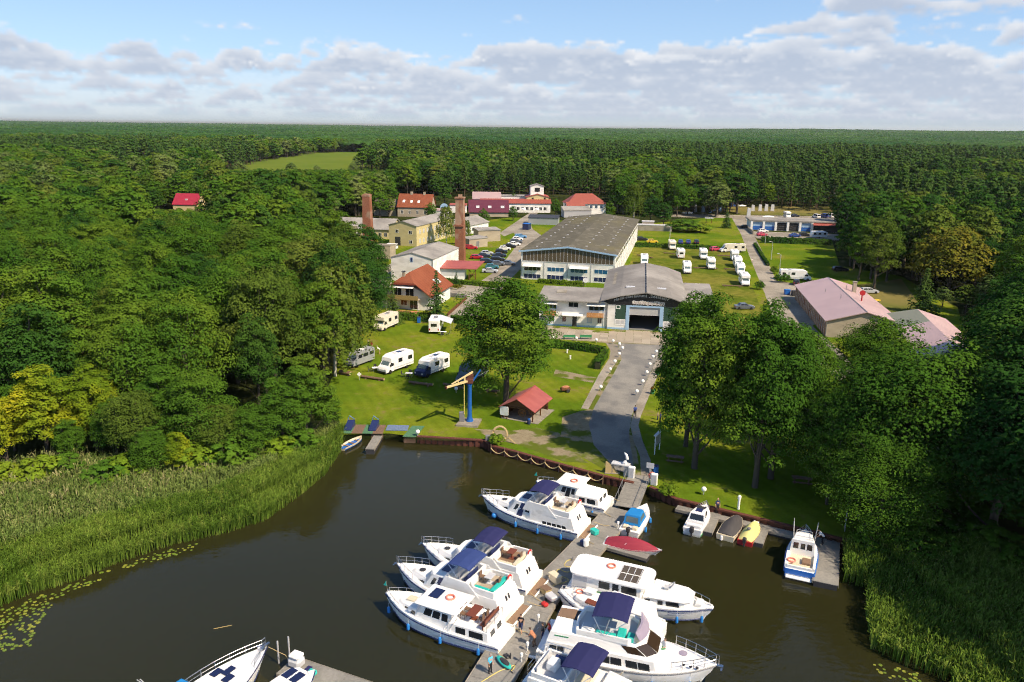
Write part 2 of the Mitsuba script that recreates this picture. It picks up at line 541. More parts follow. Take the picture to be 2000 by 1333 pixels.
mat('m_quay_green', (0.07, 0.17, 0.09), 0.8)
mat('m_planks_brown', (0.16, 0.10, 0.065), 0.8)
mat('m_planks_blue', (0.13, 0.18, 0.28), 0.8)
mat('m_reed_rope', (0.40, 0.30, 0.13), 0.9)


def f_pontoon(p, n, uv):
    a = fbm(p.x * 0.8, p.y * 0.8, 2.0, 4)
    b = noise(p.x * 7, p.y * 7, 1.0)
    return mix((0.20, 0.195, 0.18), (0.30, 0.29, 0.265), a) * (0.88 + 0.2 * b)


matte('m_pontoon', mikit.proc(f_pontoon))
# ---------------------------------------------------------------- trees
def quads(c, n, s, rng, ratio=1.0, bend=0.25):
    """Leaf-sized faces: centres c, normals n, half sizes s; each a slightly folded pair of triangles."""
    k = len(c)
    r = rng.normal(size=(k, 3))
    a = np.cross(n, r)
    a /= np.linalg.norm(a, axis=1, keepdims=True) + 1e-9
    b = np.cross(n, a)
    s = np.asarray(s)[:, None]
    w = ratio
    v = np.stack([c - a * s, c + b * s * w - n * s * bend, c + a * s, c - b * s * w - n * s * bend], 1).reshape(-1, 3)
    i = np.arange(k)[:, None] * 4
    return v, np.vstack([i + [0, 1, 2], i + [0, 2, 3]])


def unit(v):
    return v / (np.linalg.norm(v, axis=-1, keepdims=True) + 1e-9)


def broadleaf(seed, H=18.0, R=5.5, base=0.22, clumps=70, per=55, leaf=0.36, flat=0.62, open_=0.0, jag=1.0):
    """Crown: clumps of leaves set on an uneven egg, each lit on top and open below, and limbs that reach them."""
    rng = np.random.default_rng(seed)
    z0 = H * base
    cz, rz = (H + z0) / 2, (H - z0) / 2
    k = np.arange(clumps) + 0.5
    th = np.arccos(1 - 1.72 * k / clumps)
    ph = np.pi * (1 + 5 ** 0.5) * k + rng.normal(0, 0.25, clumps)
    d = np.stack([np.sin(th) * np.cos(ph), np.sin(th) * np.sin(ph), np.cos(th)], 1)
    lump = 0.80 + 0.42 * jag * (meshkit.fbm(d * 1.5 + seed * 3.7, 3, seed) - 0.35) + rng.normal(0, 0.06, clumps) * jag
    f = np.where(rng.random(clumps) < 0.25, rng.uniform(0.35, 0.7, clumps), rng.uniform(0.86, 1.02, clumps)) * lump
    egg = 1.0 - 0.22 * d[:, 2] * (d[:, 2] > 0)
    c = np.column_stack([d[:, 0] * R * f * egg, d[:, 1] * R * f * egg, cz + d[:, 2] * rz * f])
    cr = R * rng.uniform(0.23, 0.36, clumps) * (1.0 - 0.15 * np.maximum(d[:, 2], 0))
    pts, nor, siz = [], [], []
    for i in range(clumps):
        m = max(4, int(per * rng.uniform(0.75, 1.25)))
        u = unit(rng.normal(size=(m, 3)))
        u[:, 2] = np.where(u[:, 2] < -0.25, -u[:, 2], u[:, 2])
        rad = cr[i] * rng.uniform(0.55, 1.05, m) ** 0.6 * (1 + 0.25 * jag * (meshkit.noise(u * 2.3 + i * 1.7, seed) - 0.5))
        q = u * rad[:, None] * [1, 1, flat]
        o = unit(c[i] - [0, 0, cz])
        pts.append(c[i] + q)
        nor.append(unit(u * [1, 1, 1.4] + 0.3 * o + [0, 0, 0.35] + rng.normal(0, 0.27, (m, 3))))
        siz.append(leaf * rng.uniform(0.6, 1.35, m))
    crown = quads(np.vstack(pts), np.vstack(nor), np.concatenate(siz), rng, 0.75)
    lean = rng.normal(0, 0.25, 2)
    tr = [tube([(0, 0, -0.3), (lean[0] * 0.2, lean[1] * 0.2, H * 0.2), (lean[0], lean[1], H * 0.5), (lean[0] * 1.5, lean[1] * 1.5, H * 0.82)],
               [H * 0.021, H * 0.016, H * 0.011, 0.03], 7)]
    for i in rng.choice(clumps, min(12, clumps), replace=False):
        zb = min(max(c[i, 2] - rng.uniform(0.15, 0.35) * H, z0 * 0.75), c[i, 2] - 0.3)
        s0 = np.array([lean[0] * zb / H * 1.5, lean[1] * zb / H * 1.5, zb])
        mid = (s0 + c[i]) / 2 + [0, 0, -0.35]
        tr.append(tube([s0, mid, c[i]], [H * 0.007, H * 0.005, 0.03], 4))
    return crown, cat(*tr)


def birch(seed, H=17.0, R=3.6, strands=420, leaf=0.16, per=16):
    """Narrow crown whose twigs hang in curtains."""
    rng = np.random.default_rng(seed)
    pts, nor = [], []
    for i in range(strands):
        z = H * rng.uniform(0.30, 0.99)
        t = (z / H - 0.2) / 0.8
        w = R * (1.15 - t) ** 0.6 * (0.75 + 0.5 * meshkit.noise(np.array([[math.cos(i * 2.4), math.sin(i * 2.4), z * 0.35]]) * 1.4, seed)[0])
        a = i * 2.39996 + rng.normal(0, 0.3)
        r = w * rng.uniform(0.35, 1.0) ** 0.6
        L = rng.uniform(1.0, 3.4) * (1.2 - t)
        s = np.linspace(0, 1, per)
        p = np.column_stack([np.cos(a) * (r + 0.35 * s), np.sin(a) * (r + 0.35 * s), z - L * s ** 1.4]) + rng.normal(0, 0.13, (per, 3))
        pts.append(p)
        nor.append(unit(np.column_stack([np.full(per, math.cos(a)), np.full(per, math.sin(a)), np.full(per, 0.55)]) + rng.normal(0, 0.5, (per, 3))))
    P_, N_ = np.vstack(pts), np.vstack(nor)
    crown = quads(P_, N_, leaf * rng.uniform(0.7, 1.4, len(P_)), rng, 0.8)
    return crown, tube([(0, 0, -0.3), (0.1, 0, H * 0.4), (0.0, 0.15, H * 0.93)], [0.2, 0.13, 0.02], 7)


def pine(seed, H=20.0, R=3.0, clumps=26, per=34, leaf=0.34, base=0.5):
    """Scots pine: a bare stem and a rounded crown of separate tufts."""
    rng = np.random.default_rng(seed)
    pts, nor, siz, tr = [], [], [], []
    for i in range(clumps):
        t = (i + 0.5) / clumps
        z = H * (base + (1 - base) * t ** 0.85) - 0.7
        r = R * (1.02 - t ** 1.8) * rng.uniform(0.35, 1.0)
        a = i * 2.39996 + rng.normal(0, 0.4)
        c = np.array([math.cos(a) * r, math.sin(a) * r, z])
        cr = rng.uniform(0.75, 1.25) * R * 0.36
        u = unit(rng.normal(size=(per, 3)))
        u[:, 2] = np.where(u[:, 2] < -0.2, -u[:, 2], u[:, 2])
        pts.append(c + u * cr * rng.uniform(0.5, 1.05, (per, 1)) * [1, 1, 0.7])
        nor.append(unit(u + [0, 0, 0.5] + rng.normal(0, 0.45, (per, 3))))
        siz.append(leaf * rng.uniform(0.6, 1.3, per))
        if i % 3 == 0:
            tr.append(tube([(0, 0, z - 0.8), c], [0.07, 0.03], 4))
    crown = quads(np.vstack(pts), np.vstack(nor), np.concatenate(siz), rng, 0.7)
    return crown, cat(tube([(0, 0, -0.3), (0.1, 0.05, H * 0.5), (0, 0, H * 0.96)], [0.24, 0.17, 0.04], 6), *tr)


def spruce(seed, H=10.0, R=2.6, rows=22, leaf=0.3):
    rng = np.random.default_rng(seed)
    pts, nor, siz = [], [], []
    for i in range(rows):
        t = i / rows
        z, w = H * (0.08 + 0.92 * t), R * (1 - t) ** 0.9 + 0.08
        for j in range(int(7 + 9 * (1 - t))):
            a = rng.uniform(0, 2 * np.pi)
            L = w * rng.uniform(0.75, 1.1)
            k = max(4, int(L / 0.16))
            s = rng.uniform(0.1, 1, k)
            p = np.column_stack([np.cos(a) * L * s, np.sin(a) * L * s, z - 0.32 * L * s ** 1.5]) + rng.normal(0, 0.09, (k, 3))
            pts.append(p)
            nor.append(unit(np.array([math.cos(a) * 0.6, math.sin(a) * 0.6, 1.0]) + rng.normal(0, 0.4, (k, 3))))
            siz.append(leaf * rng.uniform(0.5, 1.1, k) * (0.6 + 0.4 * (1 - t)))
    return quads(np.vstack(pts), np.vstack(nor), np.concatenate(siz), rng, 0.6), tube([(0, 0, -0.2), (0, 0, H * 0.97)], [0.16, 0.02], 6)


def leaf_mat(key, dark, mid, light, sc=0.13):
    def f(p, n, uv):
        a = noise(p.x * sc, p.y * sc, p.z * sc * 0.5)
        b = noise(p.x * 2.3, p.y * 2.3, p.z * 2.3)
        g = mix(dark, mid, smoothstep(0.2, 0.55, a))
        g = mix(g, light, smoothstep(0.5, 0.85, a))
        return g * (0.72 + 0.56 * b)
    return matte(key, mikit.proc(f))


leaf_mat('m_leaf', (0.037, 0.095, 0.011), (0.060, 0.129, 0.013), (0.100, 0.164, 0.016))
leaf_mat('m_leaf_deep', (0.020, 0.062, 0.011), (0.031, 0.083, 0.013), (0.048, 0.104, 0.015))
leaf_mat('m_leaf_olive', (0.056, 0.100, 0.014), (0.082, 0.126, 0.018), (0.110, 0.148, 0.024))
leaf_mat('m_leaf_yellow', (0.11, 0.18, 0.012), (0.22, 0.26, 0.014), (0.34, 0.32, 0.016), 0.35)
leaf_mat('m_leaf_ochre', (0.085, 0.105, 0.014), (0.14, 0.14, 0.018), (0.20, 0.17, 0.022), 0.5)
leaf_mat('m_needle', (0.034, 0.082, 0.018), (0.052, 0.106, 0.022), (0.074, 0.124, 0.024))
leaf_mat('m_bush', (0.075, 0.14, 0.011), (0.12, 0.19, 0.015), (0.19, 0.235, 0.02))
leaf_mat('m_leaf_pale', (0.075, 0.125, 0.03), (0.105, 0.155, 0.04), (0.14, 0.18, 0.05))
mat('m_bark', (0.075, 0.062, 0.048), 0.9)
mat('m_bark_pine', (0.085, 0.055, 0.036), 0.9)
mat('m_bark_birch', (0.42, 0.40, 0.36), 0.8)

PROTO = {}


def proto(name, pair, leaf, bark='m_bark'):
    key = 'group_' + name
    scene[key] = {'type': 'shapegroup', 'crown': mikit.ply(pair[0], leaf), 'trunk': mikit.ply(pair[1], bark, 60)}
    PROTO[name] = key
    return name


BL = [dict(H=18, R=5.2, base=.12), dict(H=18, R=6.0, base=0.1), dict(H=18, R=4.6, base=0.08), dict(H=18, R=5.6, base=0.14, flat=0.5)]
GEO = [broadleaf(11 + i, clumps=120, per=120, leaf=0.17, **b) for i, b in enumerate(BL)]
MID = [broadleaf(31 + i, clumps=70, per=34, leaf=0.40, **b) for i, b in enumerate(BL)]
FAR = [broadleaf(51 + i, clumps=30, per=14, leaf=0.85, jag=1.2, **b) for i, b in enumerate(BL)]
PIN = [pine(71 + i, H=20, R=3.2, clumps=34, per=17, leaf=0.55, base=.22) for i in range(3)]
PFAR = [pine(81 + i, H=20, R=3.3, clumps=17, per=9, leaf=0.95, base=.2) for i in range(3)]
for i in range(4):
    for s, lf in (('', 'm_leaf'), ('_deep', 'm_leaf_deep'), ('_olive', 'm_leaf_olive'), ('_pale', 'm_leaf_pale')):
        proto(f'near{s}{i}', GEO[i], lf)
        proto(f'mid{s}{i}', MID[i], lf)
        proto(f'far{s}{i}', FAR[i], lf)
for i in range(3):
    proto(f'pine{i}', PIN[i], 'm_needle', 'm_bark_pine')
    proto(f'pfar{i}', PFAR[i], 'm_needle', 'm_bark_pine')
    proto(f'birch{i}', birch(91 + i), 'm_leaf_olive', 'm_bark_birch')
proto('yellow0', GEO[2], 'm_leaf_yellow')
proto('yellow1', GEO[0], 'm_leaf_yellow')
proto('ochre0', broadleaf(131, H=16, R=8.5, base=0.12, clumps=130, per=50, leaf=0.33, flat=0.55), 'm_leaf_ochre')
for i in range(2):
    proto(f'spruce{i}', spruce(101 + i), 'm_needle')
proto('bush0', broadleaf(111, H=3.2, R=2.0, base=0.0, clumps=36, per=30, leaf=0.2), 'm_bush')
proto('bush1', broadleaf(112, H=3.2, R=2.2, base=0.0, clumps=36, per=30, leaf=0.2), 'm_leaf')
NOM = {'near': 18, 'mid': 18, 'far': 18, 'pine': 20, 'pfar': 20, 'birch': 17, 'yellow': 18, 'ochre': 16, 'spruce': 10, 'bush': 3.2}


def plant(key, pname, x, y, h, rz, wide=1.0, z=0.9):
    base = NOM[''.join(c for c in pname.split('_')[0] if c.isalpha())]
    s = h / base
    scene[key] = {'type': 'instance', 'g': {'type': 'ref', 'id': PROTO[pname]},
                  'to_world': T().translate([float(x), float(y), z]).rotate([0, 0, 1], float(rz)).scale([s * wide, s * wide, s])}


rng = np.random.default_rng(2024)


def wpoly(pts):
    return Polygon([tuple(g2(*q)) for q in pts]).buffer(0)


# open ground: nothing of the forest grows here
OPEN = [wpoly([(640, 770), (660, 720), (720, 640), (735, 590), (640, 520), (600, 470), (612, 440), (700, 425), (760, 410), (770, 385), (1190, 383), (1200, 420), (1420, 428), (1470, 405), (1640, 418),
               (1640, 520), (1680, 600), (1760, 550), (1850, 575), (1960, 605), (2010, 720), (2130, 900), (2400, 1200), (1600, 1500), (300, 1500), (-300, 1250), (-200, 850), (0, 845), (300, 850), (520, 845), (640, 845)]),
        wpoly([(425, 348), (500, 318), (620, 300), (735, 294), (740, 322), (620, 346), (500, 366), (440, 366)]),
        Polygon([(-160, 350), (-130, 352), (-128, 378), (-160, 376)]),
        wpoly([(205, 345), (275, 322), (335, 342), (330, 366), (260, 372)]), wpoly([(425, 355), (455, 345), (470, 362), (430, 372)])]
OPEN_U = shapely.union_all(OPEN)
shapely.prepare(OPEN_U)
shapely.prepare(land_poly)


def spread(y0, y1, step, jit, edge=24):
    out = []
    y = y0
    while y < y1:
        w = 0.70 * y + edge
        xs = np.arange(-w, w, step)
        X = xs + rng.uniform(-jit, jit, len(xs)) * step + rng.uniform(0, step)
        Y = y + rng.uniform(-jit, jit, len(xs)) * step
        out.append(np.column_stack([X, Y]))
        y += step * 0.87
    p = np.vstack(out)
    q = shapely.points(p)
    return p[shapely.contains(land_poly, q) & ~shapely.intersects(OPEN_U, q)]


GL = {'l': ('tall broad-leaved tree packed in the dense forest left of the campsite', 'trees of the dense forest on the left'),
      'r': ('dark broad-leaved tree in the wood along the right edge behind the pink-roofed buildings', 'trees of the wood on the right'),
      'b': ('broad-leaved tree in the belt of forest behind the village', 'trees in the belt behind the village')}
near = spread(92, 300, 9.2, 0.34)
midp = spread(300, 560, 9.0, 0.45)
farp = spread(560, 1250, 9.5, 0.6)
print('trees', len(near), len(midp), len(farp))
named = 0
order = np.argsort(near[:, 1])
stuff_n = 0


def limit(x, y, h):
    # gardens and young growth in front of the crimson-roofed house
    if -0.47 < x / y < -0.375 and 190 < y < 362:
        h = min(h, max(3.0, 40.5 - 37.5 * y / 360))
    # and young growth before the bright field
    if -0.37 < x / y < -0.15 and 330 < y < 720:
        h = min(h, max(4.0, 40.5 - 38 * y / 700))
    return h


def region(x, y):
    return 'l' if x < -0.16 * y - 8 else ('r' if x > 55 else 'b')


for k in order:
    x, y = near[k]
    r = region(x, y)
    h = limit(x, y, rng.uniform(14.5, 23.0))
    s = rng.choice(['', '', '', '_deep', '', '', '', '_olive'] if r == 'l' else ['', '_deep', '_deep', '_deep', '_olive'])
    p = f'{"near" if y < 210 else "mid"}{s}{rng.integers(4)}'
    if named < 300:
        key = thing('forest_tree', GL[r][0], 'tree', GL[r][1])
        named += 1
    else:
        stuff_n += 1
        key = f'forest__{stuff_n:03d}'
    plant(key, p, x, y, h, rng.uniform(0, 360), rng.uniform(0.78, 1.08))
pn = 0
for x, y in np.vstack([midp, farp]):
    nz = meshkit.noise(np.array([[x / 90.0, y / 120.0, 3.3]]), 5)[0]
    pin = nz + (0.25 if x > 0 else 0.02) + min(max((y - 420) / 900, -0.2), 0.35) > (0.88 if y < 470 else 0.83)
    lod = y < 560
    roll = 0.72 + 0.55 * meshkit.fbm(np.array([[x / 55.0, y / 75.0, 8.1]]), 2, 12)[0]
    if pin and lod and pn < 200:
        pn += 1
        key = thing('pine_tree', 'straight pine with a bare reddish trunk at the forest edge behind the village', 'tree', 'pines along the forest edge')
    else:
        stuff_n += 1
        key = f'forest__{stuff_n:03d}'
    if pin:
        plant(key, f'{"pine" if lod else "pfar"}{rng.integers(3)}', x, y, limit(x, y, roll * rng.uniform(14, 23)), rng.uniform(0, 360), rng.uniform(1.0, 1.6))
    else:
        s = rng.choice(['', '_deep', '_olive', '', '_pale', ''] if nz < 0.55 else ['', '_deep', '_deep', '_olive', ''])
        plant(key, f'{"mid" if lod else "far"}{s}{rng.integers(4)}', x, y, limit(x, y, roll * rng.uniform(10, 22)), rng.uniform(0, 360), rng.uniform(0.85, 1.45))
labels['forest'] = {'label': 'green forest canopy stretching back behind the village', 'category': 'forest', 'kind': 'stuff'}


# beyond the trees set one by one: the canopy runs on to the horizon
ra = np.concatenate([np.arange(1230, 2300, 5.0), 2300 * 1.0035 ** np.arange(0, 470)])
az = np.radians(np.arange(-39, 39.01, 0.11))
RR, AZ = np.meshgrid(ra, az, indexing='ij')
X, Y = RR * np.sin(AZ), RR * np.cos(AZ)
Q = np.stack([X, Y, 0 * X], -1)
n1 = meshkit.noise(Q / 7.5, 3)
n2 = meshkit.fbm(Q / 60.0, 3, 5)
swell = meshkit.fbm(Q / 1500.0, 2, 9)
hill = np.clip((RR - 3000) / 3500, 0, 1) * 55 * np.clip(np.sin(AZ) * 1.5 - 0.15 + 0.8 * (swell - 0.5), 0, 1)
Zc = 3.5 + 11 * n1 ** 0.7 + 9 * (n2 - 0.3) + hill + np.clip((RR - 2500) / 2500, 0, 1) * 22 * (meshkit.fbm(Q / 330.0, 3, 31) - 0.45) + np.where(RR > 1330, 2, 0)
nr, na = RR.shape
i = (np.arange(nr - 1)[:, None] * na + np.arange(na - 1)).reshape(-1, 1)
struct('distant_forest', (np.stack([X, Y, Zc], -1).reshape(-1, 3), np.vstack([i + [0, 1, na + 1], i + [0, na + 1, na]])[:, ::-1]), 'm_canopy', 'dark forest canopy running to the horizon', 'stuff')


def f_canopy(p, n, uv):
    a = noise(p.x / 11.0, p.y / 11.0, 2.0)
    b = fbm(p.x / 260.0, p.y / 260.0, 5.0, 3)
    g = mix((0.022, 0.066, 0.018), (0.038, 0.088, 0.020), smoothstep(0.3, 0.7, b))
    return g * (0.55 + 0.8 * a)


matte('m_canopy', mikit.proc(f_canopy))
# ---------------------------------------------------------------- trees that stand out
proto('park0', broadleaf(201, H=20, R=6.3, base=0.03, clumps=170, per=190, leaf=0.145, flat=0.6, jag=1.25), 'm_leaf')
proto('park1', broadleaf(202, H=20, R=5.6, base=0.07, clumps=170, per=190, leaf=0.145, flat=0.6, jag=1.3), 'm_leaf')
proto('park2', broadleaf(203, H=20, R=8.0, base=0.02, clumps=230, per=170, leaf=0.155, flat=0.62, jag=1.2), 'm_leaf')
NOM['park'] = 20


def tree(pname, px, py, h, label, wide=1.0, group=None, rz=None, name='tree', cat_='tree', xy=None):
    x, y = xy if xy is not None else g2(px, py)
    k = thing(name, label, cat_, group)
    plant(k, pname, x, y, h, rng.uniform(0, 360) if rz is None else rz, wide)
    return k


tree('park0', 988, 785, 20.8, 'large round tree standing on the lawn behind the red-roofed shelter', 1.15, rz=20)
tree('park1', 1356, 915, 23.3, 'park tree right of the slipway, nearest to the footpath', .86, rz=75)
tree('park1', 1339, 872, 21, 'park tree just behind the one nearest to the footpath', .8, rz=140)
tree('park1', 1474, 952, 23.0, 'park tree with a bare trunk above the dark covered boat', .85, rz=200)
tree('park1', 1505, 935, 20.5, 'park tree in the middle of the right-hand group, farther back', .95, rz=290)
tree('park0', 1615, 985, 15, 'park tree in the dark left side of the right-hand mass', .8, rz=250)
tree('park1', 1560, 880, 17, 'park tree far back between the two groups', .9, rz=30)
tree('park0', 1690, 845, 17.8, 'dark park tree covering the gable of the pink-roofed building', 1.05, rz=310)
tree('park2', 1755, 985, 20.0, 'broad tree towering over the broad pontoon on the right', 1.2, rz=40)
tree('park2', 1712, 1052, 11.5, 'lower leafy tree hanging over the bank by the broad pontoon', 1.2, rz=160)
tree('park2', 2030, 960, 22.0, 'tall tree in shade at the right edge above the reeds', .9, rz=100)
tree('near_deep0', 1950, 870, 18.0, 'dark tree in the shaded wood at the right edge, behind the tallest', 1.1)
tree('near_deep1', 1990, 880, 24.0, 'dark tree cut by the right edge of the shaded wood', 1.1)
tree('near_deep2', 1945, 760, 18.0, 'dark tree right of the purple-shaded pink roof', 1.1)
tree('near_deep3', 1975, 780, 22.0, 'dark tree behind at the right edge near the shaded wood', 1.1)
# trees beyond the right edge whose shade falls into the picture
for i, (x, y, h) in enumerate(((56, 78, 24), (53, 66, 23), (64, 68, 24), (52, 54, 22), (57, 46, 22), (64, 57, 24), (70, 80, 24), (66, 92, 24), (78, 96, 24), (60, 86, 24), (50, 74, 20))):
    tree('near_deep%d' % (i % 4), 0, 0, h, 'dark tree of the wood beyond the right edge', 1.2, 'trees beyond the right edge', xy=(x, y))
BG = 'birches at the left edge of the camping lawn'
for i, (px, py, h, lb) in enumerate(((655, 735, 19, 'tall drooping birch at the left edge of the camping lawn, nearest the silver van'), (690, 690, 18, 'drooping birch right behind the silver van'), (640, 690, 18.5, 'olive drooping birch among the forest at the lawn edge'),
                                  (684, 652, 17, 'drooping birch left of the beige alcove motorhome'), (620, 640, 17, 'olive birch farther back at the lawn edge'), (665, 610, 17, 'birch in front of the brown-grey roofed barn'),
                                  (676, 600, 15, 'birch left of the red-tiled house'))):
    tree('birch%d' % (i % 3), px, py, h, lb, 1.35, BG, name='birch', cat_='birch')
tree('birch0', 872, 478, 13.5, 'birch beside the right brick chimney', 1.3, name='birch', cat_='birch')
tree('birch1', 912, 480, 9, 'slender young birch right of the right brick chimney', 1.0, name='birch', cat_='birch')
tree('birch2', 1237, 432, 17, 'tall olive birch behind the far end of the large hall', 1.7, name='birch', cat_='birch')
tree('spruce0', 768, 632, 8.5, 'left one of two spruces below the balcony house', 1.15, name='spruce', cat_='spruce')
tree('spruce1', 853, 628, 11.5, 'right, taller one of two spruces at the red-tiled house', 1.05, name='spruce', cat_='spruce')
tree('spruce0', 891, 560, 4.0, 'small blue-green conifer in a round bed in the paved yard', 1.4, name='spruce', cat_='conifer')
tree('spruce1', 1418, 446, 9.0, 'dark conifer at the left of the straight road', 1.1, name='spruce', cat_='conifer')
tree('mid_deep0', 1295, 445, 11, 'dark tree right of the olive birch behind the large hall', 1.2)
tree('mid_deep1', 1270, 440, 13, 'tall dark tree behind the whitish garage wall', 1.1)
tree('bush1', 1340, 452, 5.0, 'broad dark bush right of the whitish garage wall', 2.4, name='bush', cat_='bush')
tree('bush0', 1367, 455, 4.2, 'low green bush beside the broad dark one', 1.8, name='bush', cat_='bush')
tree('ochre0', 1852, 577, 17.0, 'big ochre-tinged round tree in the wood on the right', 1.12)
tree('mid3', 1660, 520, 15, 'green tree at the right corner of the small lawn', 1.1)
tree('near2', 1700, 545, 17, 'green tree behind the pink roof', 1.1)
tree('spruce1', 1800, 612, 11, 'dark conifer below the ochre tree', 1.4, name='spruce', cat_='conifer')
tree('mid0', 742, 428, 12, 'dark round tree behind the left brick chimney', 1.2)
tree('mid1', 842, 432, 8, 'green tree in front of the rust-red roof', 1.3)
tree('mid_deep1', 868, 405, 14, 'dark tree right of the rust-red roof', 1.0)
tree('mid_olive2', 760, 424, 11, 'olive tree left of the rust-red roof', 1.1)
tree('mid1', 945, 445, 8, 'small round tree before the storehouse', 1.0)
tree('spruce0', 1003, 408, 10, 'dark pointed tree beside the maroon roof', 1.5, name='spruce', cat_='conifer')
tree('mid2', 1002, 432, 7, 'green bush-like tree below the maroon roof', 1.2)
tree('mid0', 1085, 425, 9, 'green tree left of the orange-red hipped roof', .9)
tree('mid1', 1190, 432, 9, 'green tree right of the orange-red hipped roof', 1.0)
tree('yellow0', 95, 893, 12.5, 'bright yellow-green tree at the left edge', 1.2, rz=10, group='bright yellow trees at the lower left')
tree('yellow1', 190, 880, 11.5, 'bright yellow-green tree second from the left edge', 1.0, rz=60, group='bright yellow trees at the lower left')
tree('yellow0', 15, 905, 9.0, 'smaller yellow tree cut by the left edge', 1.2, rz=160, group='bright yellow trees at the lower left')
tree('yellow1', 352, 932, 6.0, 'small bright yellow tree at the back of the reeds', .9, rz=200)
for i, (px, py, h, wd, lb) in enumerate(((300, 935, 6.5, 1.3, 'green bush tree left of the small yellow one at the reeds'), (270, 905, 10, 1.1, 'olive green tree behind the reeds, left of the bare trunk'), (600, 862, 12.5, 1.15, 'bright green tree at the lawn edge beside the rowing boat'),
                                        (555, 880, 10, 1.2, 'bright green tree left of the one at the rowing boat'), (500, 895, 7.5, 1.3, 'low green tree behind the right end of the reeds'), (640, 845, 7, 1.2, 'small leafy tree next to the bathing dock'),
                                        (230, 895, 8, 1.2, 'low green tree between the yellow ones and the reeds'), (430, 900, 8, 1.2, 'green tree beside the bare leaning trunk'), (140, 905, 6, 1.2, 'low green tree under the yellow trees'), (30, 880, 9, 1.2, 'green tree behind the smaller yellow one'),
                                        (395, 890, 12, 1.1, 'green tree behind the bare leaning trunk'), (330, 880, 12, 1.1, 'green tree at the forest front above the small yellow one'))):
    tree(['near0', 'near_olive1', 'near2', 'near0', 'near1', 'near2'][i % 6], px, py, h, lb, wd)
for i, (px, py, s_) in enumerate(((80, 945, 1.0), (210, 950, .9), (380, 925, 1.1), (450, 915, 1.1), (250, 940, 1.0), (130, 930, .8), (545, 898, .9), (590, 885, .9), (0, 955, 1.0))):
    tree('bush%d' % (i % 2), px, py, 3.5 * s_, 'yellow-green shrub at the back of the left reed bed', 1.2, 'shrubs behind the left reeds', name='bush', cat_='bush')
for i, (px, py, lb) in enumerate(((1305, 968, 'bright leafy shrub hanging over the quay right of the gangway'), (970, 868, 'small bright shrub on the quay wall below the rope coil'))):
    tree('bush0', px, py, 1.5, lb, 1.2, name='bush', cat_='bush')
for px, py, lb in ((1512, 535, 'left shrub in the row right of the straight road'), (1520, 552, 'lower shrub in the row right of the straight road'), (1483, 566, 'small reddish tree on the campsite side of the straight road'), (1533, 552, 'shrub beside the long white motorhome')):
    tree('bush1', px, py, 2.4, lb, .8, name='bush', cat_='bush')

PALE = 'pale trees around the clearings on the far left'
for i, (px, py, h_) in enumerate(((150, 356, 13), (232, 352, 15), (335, 362, 13), (395, 356, 16), (355, 372, 10), (470, 352, 14), (570, 352, 13), (620, 345, 9), (735, 330, 15), (690, 340, 10), (60, 352, 12), (300, 345, 14), (500, 372, 13))):
    tree('mid_pale%d' % (i % 2), px, py, h_, 'pale green round tree beside the clearings at the far left', 1.25, PALE)
for i, (px, py, s_) in enumerate(((1780, 1085, 1.2), (1850, 1090, 1.0), (1930, 1080, 1.3), (1700, 1075, .9), (1830, 1050, 1.1), (1900, 1030, 1.0), (1985, 1020, 1.3), (1760, 1060, 1.0), (1960, 1110, 1.1), (1880, 1000, 1.2))):
    tree('bush1', px, py, 2.4 * s_, 'dark shrub in the shaded undergrowth behind the right reeds', 1.3, 'shrubs behind the right reeds', name='bush', cat_='bush')

for i, (px, py, h_) in enumerate(((1885, 612, 7), (1930, 603, 8), (1975, 645, 9), (1905, 665, 7), (1950, 700, 9), (1990, 610, 9), (1890, 720, 8), (1840, 600, 5), (1985, 680, 8))):
    tree(['mid_olive0', 'mid_pale1', 'mid0'][i % 3], px, py, h_, 'low light green tree in the thicket right of the pink roofs', 1.4, 'young trees right of the pink roofs')
